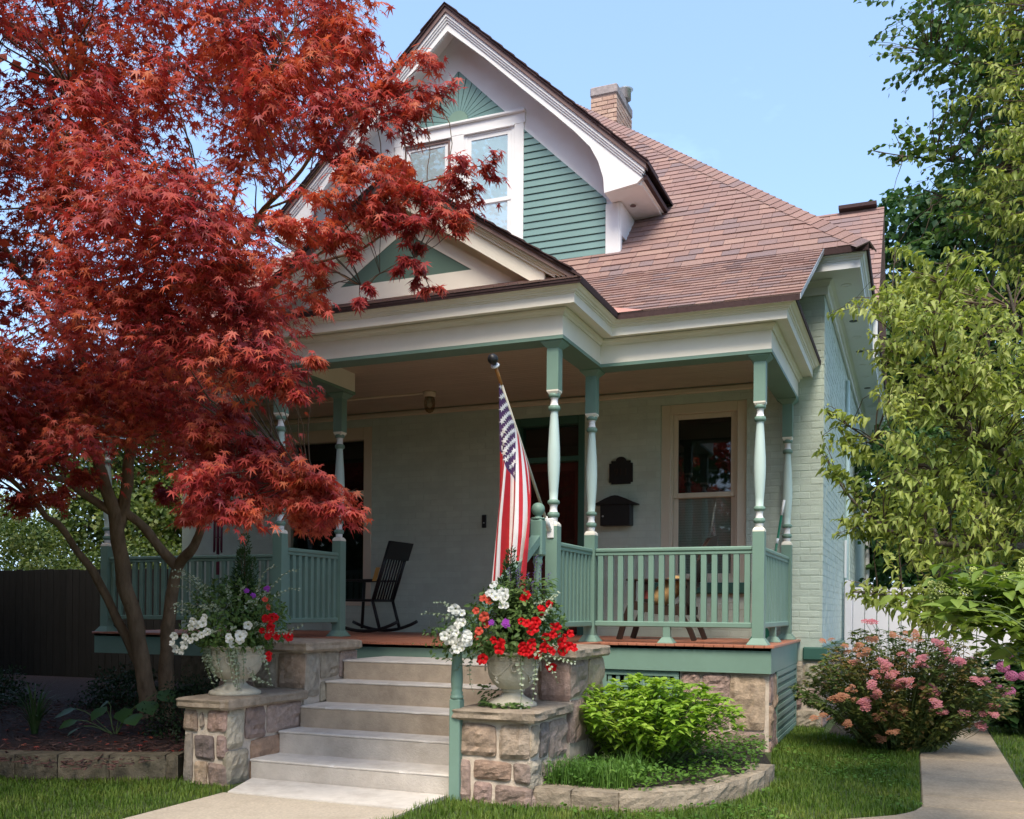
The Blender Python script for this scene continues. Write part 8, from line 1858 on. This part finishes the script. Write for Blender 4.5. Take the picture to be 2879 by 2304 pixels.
def cypress(label, x, y, z0, z1, r):
    t = thing('dwarf_cypress', label, 'evergreen', (x, y, z0), 'small evergreens in the urns')
    q = MB(); q.tube([(x, y, z0), (x, y, z1-.03)], [.012, .003], 6)
    PP, OO = [], []
    for j in range(9):                                  # several loose leaders
        aj = j*2.4; rj = r*.55*math.sqrt(j/9); xj, yj = x+rj*math.cos(aj), y+rj*math.sin(aj); top = z0+(z1-z0)*(1-.075*j)
        q.tube([(x, y, z0), (xj, yj, top-.03)], [.006, .002], 4)
        n = 520; f = RNG.random(n)**.8; a = RNG.uniform(0, 6.28, n)
        rr_ = r*.62*(1-f)**.55*(.2+.8*RNG.random(n))+.008
        PP.append(np.column_stack([x+(xj-x)*f+rr_*np.cos(a), y+(yj-y)*f+rr_*np.sin(a), z0+(top-z0)*f])); OO.append(np.column_stack([np.cos(a), np.sin(a), RNG.uniform(.3, 1.8, n)]))
    P, o = np.concatenate(PP), np.concatenate(OO); n = len(P)
    leaves('foliage', t, P, o, RNG.normal(0, 1, P.shape), RNG.uniform(.016, .036, n), t_quad(.16), M['cypress_leaf'])
    tag(q.build('stems', M['twig'], t), kind='stuff')
cypress('dark cone shaped evergreen in the right urn below the hanging flag', -2.52, 6.08, 1.0, 1.66, .15)
cypress('dark cone shaped evergreen rising from the left urn', -4.64, 5.98, 1.0, 1.80, .17)
P = []; D = []; Nn = []; S = []
# ivy round the foot of the right urn
iv = thing('ivy', 'green ivy round the foot of the right urn', 'plant', (-2.62, 5.85, .61))
for k in range(150):
    a = RNG.uniform(2.4, 5.6); r = .17+RNG.uniform(-.02, .05); side_ = 1 if a < 3.9 else .35
    P.append([-2.466+r*math.cos(a), 6.0+r*math.sin(a), .615+RNG.uniform(0, .14 if a < 3.7 else .035)]); D.append([math.cos(a), math.sin(a), RNG.uniform(-.5, .3)]); Nn.append([math.cos(a)*.5, -.5, .8]); S.append(RNG.uniform(.022, .042))
leaves('foliage', iv, np.array(P), np.array(D), np.array(Nn), np.array(S), T_ROUND, M['basket_leaf'])

# ---------------------------------------------------------------- lawn and ground cover
def inpoly(x, y, poly):
    c = np.zeros(len(x), bool); n = len(poly)
    for i in range(n):
        (x0, y0), (x1, y1) = poly[i], poly[i-1]
        c ^= ((y0 > y) != (y1 > y)) & (x < (x1-x0)*(y-y0)/(y1-y0+1e-12)+x0)
    return c
def blades(n, box, keep, L, name='lawn_grass'):
    x = RNG.uniform(box[0], box[1], n); y = RNG.uniform(box[2], box[3], n)
    k = keep(x, y); x, y = x[k], y[k]; n = len(x)
    z = np.zeros(n)
    a = RNG.uniform(0, 6.28, n); tuft = np.array([mnoise.noise(Vector((u*1.7, v*1.7, 0))) for u, v in zip(x, y)])
    ln = RNG.uniform(L[0], L[1], n)*(1+.45*tuft); lean = RNG.uniform(.1, .9, n); w = RNG.uniform(.0018, .0034, n)
    dx, dy = np.cos(a), np.sin(a)
    b = np.column_stack([x, y, z-.004]); s = np.column_stack([-dy, dx, 0*x])*w[:, None]
    mid = b+np.column_stack([dx*lean*.25*ln, dy*lean*.25*ln, ln*.6]); tip = b+np.column_stack([dx*lean*.8*ln, dy*lean*.8*ln, ln*(1-.30*lean)])
    V = np.stack([b-s, b+s, mid+s*.8, mid-s*.8, tip], 1); F = np.array([(0, 1, 2), (0, 2, 3), (3, 2, 4)])[None]+(np.arange(n)*5)[:, None, None]
    return V.reshape(-1, 3), F.reshape(-1, 3)
bedp = [(-2.33, 5.72), (-1.95, 5.76), (-1.62, 5.80), (-1.38, 5.95), (-1.18, 6.23), (-1.02, 6.62), (-0.93, 7.0), (-0.90, 7.48), (-1.0, 7.6), (-1.15, 8.85), (-2.75, 8.85), (-2.75, 5.72)]
def lawn_right(x, y):
    return ~inpoly(x, y, bedp) & ~((x > -2.8) & (x < -2.2) & (y > 5.72) & (y < 7.3)) & ~inpoly(x, y, outl) & ~((x > .05) & (y > 6.7)) & ~inpoly(x, y, [(-.85, 10.4), (-.3, 9.8), (.05, 9.6), (.05, 14), (-.9, 14)]) & (x > -2.845+.02*np.sin(y*9)) & ~((x < -1.15) & (y > 8.8)) & ~((x < -.87) & (y > 10.8))
Va, Fa = blades(70000, (-2.9, .06, 4.5, 10.9), lawn_right, (.035, .075))
Vb, Fb = blades(30000, (-8, -4.26, 3.6, 5.6), lambda x, y: (y < 4.86+np.clip(x+8, 0, 9)*.115+np.clip(x+6.2, 0, 2)*.29) & (x < -4.285+.02*np.sin(y*9)) & ~((x > -4.86) & (y > 5.5)), (.03, .065))
Vc, Fc = blades(26000, (.74, 2.6, 6.5, 13.5), lambda x, y: x > .745+.01*np.sin(y*7), (.03, .06))
np_l = [0, len(Va), len(Va)+len(Vb)]
tag(np_mesh('lawn_grass', np.concatenate([Va, Vb, Vc]), np.concatenate([Fa, Fb+np_l[1], Fc+np_l[2]]), M['grass']), kind='stuff')
# clover and weeds
n = 5200; x = RNG.uniform(-2.6, .05, n); y = RNG.uniform(5.0, 9.2, n)
cl = np.array([mnoise.noise(Vector((a*1.3, b*1.3, 5))) for a, b in zip(x, y)]); k = lawn_right(x, y) & (cl > .05); x, y = x[k], y[k]
n2 = 5200; xb = RNG.uniform(-2.35, -.95, n2); yb = RNG.uniform(5.85, 8.6, n2); k = inpoly(xb, yb, [(-2.28, 5.86), (-1.9, 5.9), (-1.5, 6.0), (-1.15, 6.5), (-1.02, 7.2), (-1.15, 8.7), (-2.3, 8.7)]); xb, yb = xb[k], yb[k]
x = np.concatenate([x, xb]); z = np.concatenate([RNG.uniform(.02, .05, len(y)), RNG.uniform(.12, .20, len(yb))]); y = np.concatenate([y, yb])
P = np.column_stack([x, y, z]); D = np.column_stack([RNG.normal(0, 1, (len(x), 2)), RNG.normal(0, .2, len(x))])
leaves('clover', None, P, D, np.array([0, 0, 1.])+RNG.normal(0, .35, P.shape), RNG.uniform(.018, .036, len(P)), T_ROUND, M['ground_leaf'], field='clover_patches')
# tufts of wispy weeds at the corner of the bed
wd = thing('weed_clump', 'wispy weeds and grass at the left corner of the curved bed', 'plant', (-2.0, 6.15, .1))
V, F = blades(1500, (-2.2, -1.65, 5.92, 6.5), lambda x, y: np.ones(len(x), bool), (.12, .26)); V[:, 2] += .1
tag(np_mesh('blades', V, F, M['ground_leaf'], wd), kind='stuff')
P, D, Nn, S = [], [], [], []
for k in range(500): P.append([RNG.uniform(-2.2, -1.5), RNG.uniform(5.9, 6.4), RNG.uniform(.12, .26)]); D.append(list(RNG.normal(0, 1, 3))); Nn.append([0, -.3, 1]); S.append(RNG.uniform(.02, .045))
leaves('foliage', wd, np.array(P), np.array(D), np.array(Nn), np.array(S), T_LANCE, M['ground_leaf'])

# a few fallen maple leaves
n = 60; x = RNG.uniform(-7.5, -4.95, n); y = RNG.uniform(5.3, 6.9, n); z = np.full(n, .175)
k = y > 5.25+.2*np.maximum(0, x+6); x, y, z = x[k], y[k], z[k]
leaves('fallen_leaves', None, np.column_stack([x, y, z]), RNG.normal(0, 1, (len(x), 3))*np.array([1, 1, .2]), np.array([0, 0, 1.])+RNG.normal(0, .35, (len(x), 3)), RNG.uniform(.03, .05, len(x)), T_MAPLE, M['maple_leaf'], 0, field='fallen_leaves')
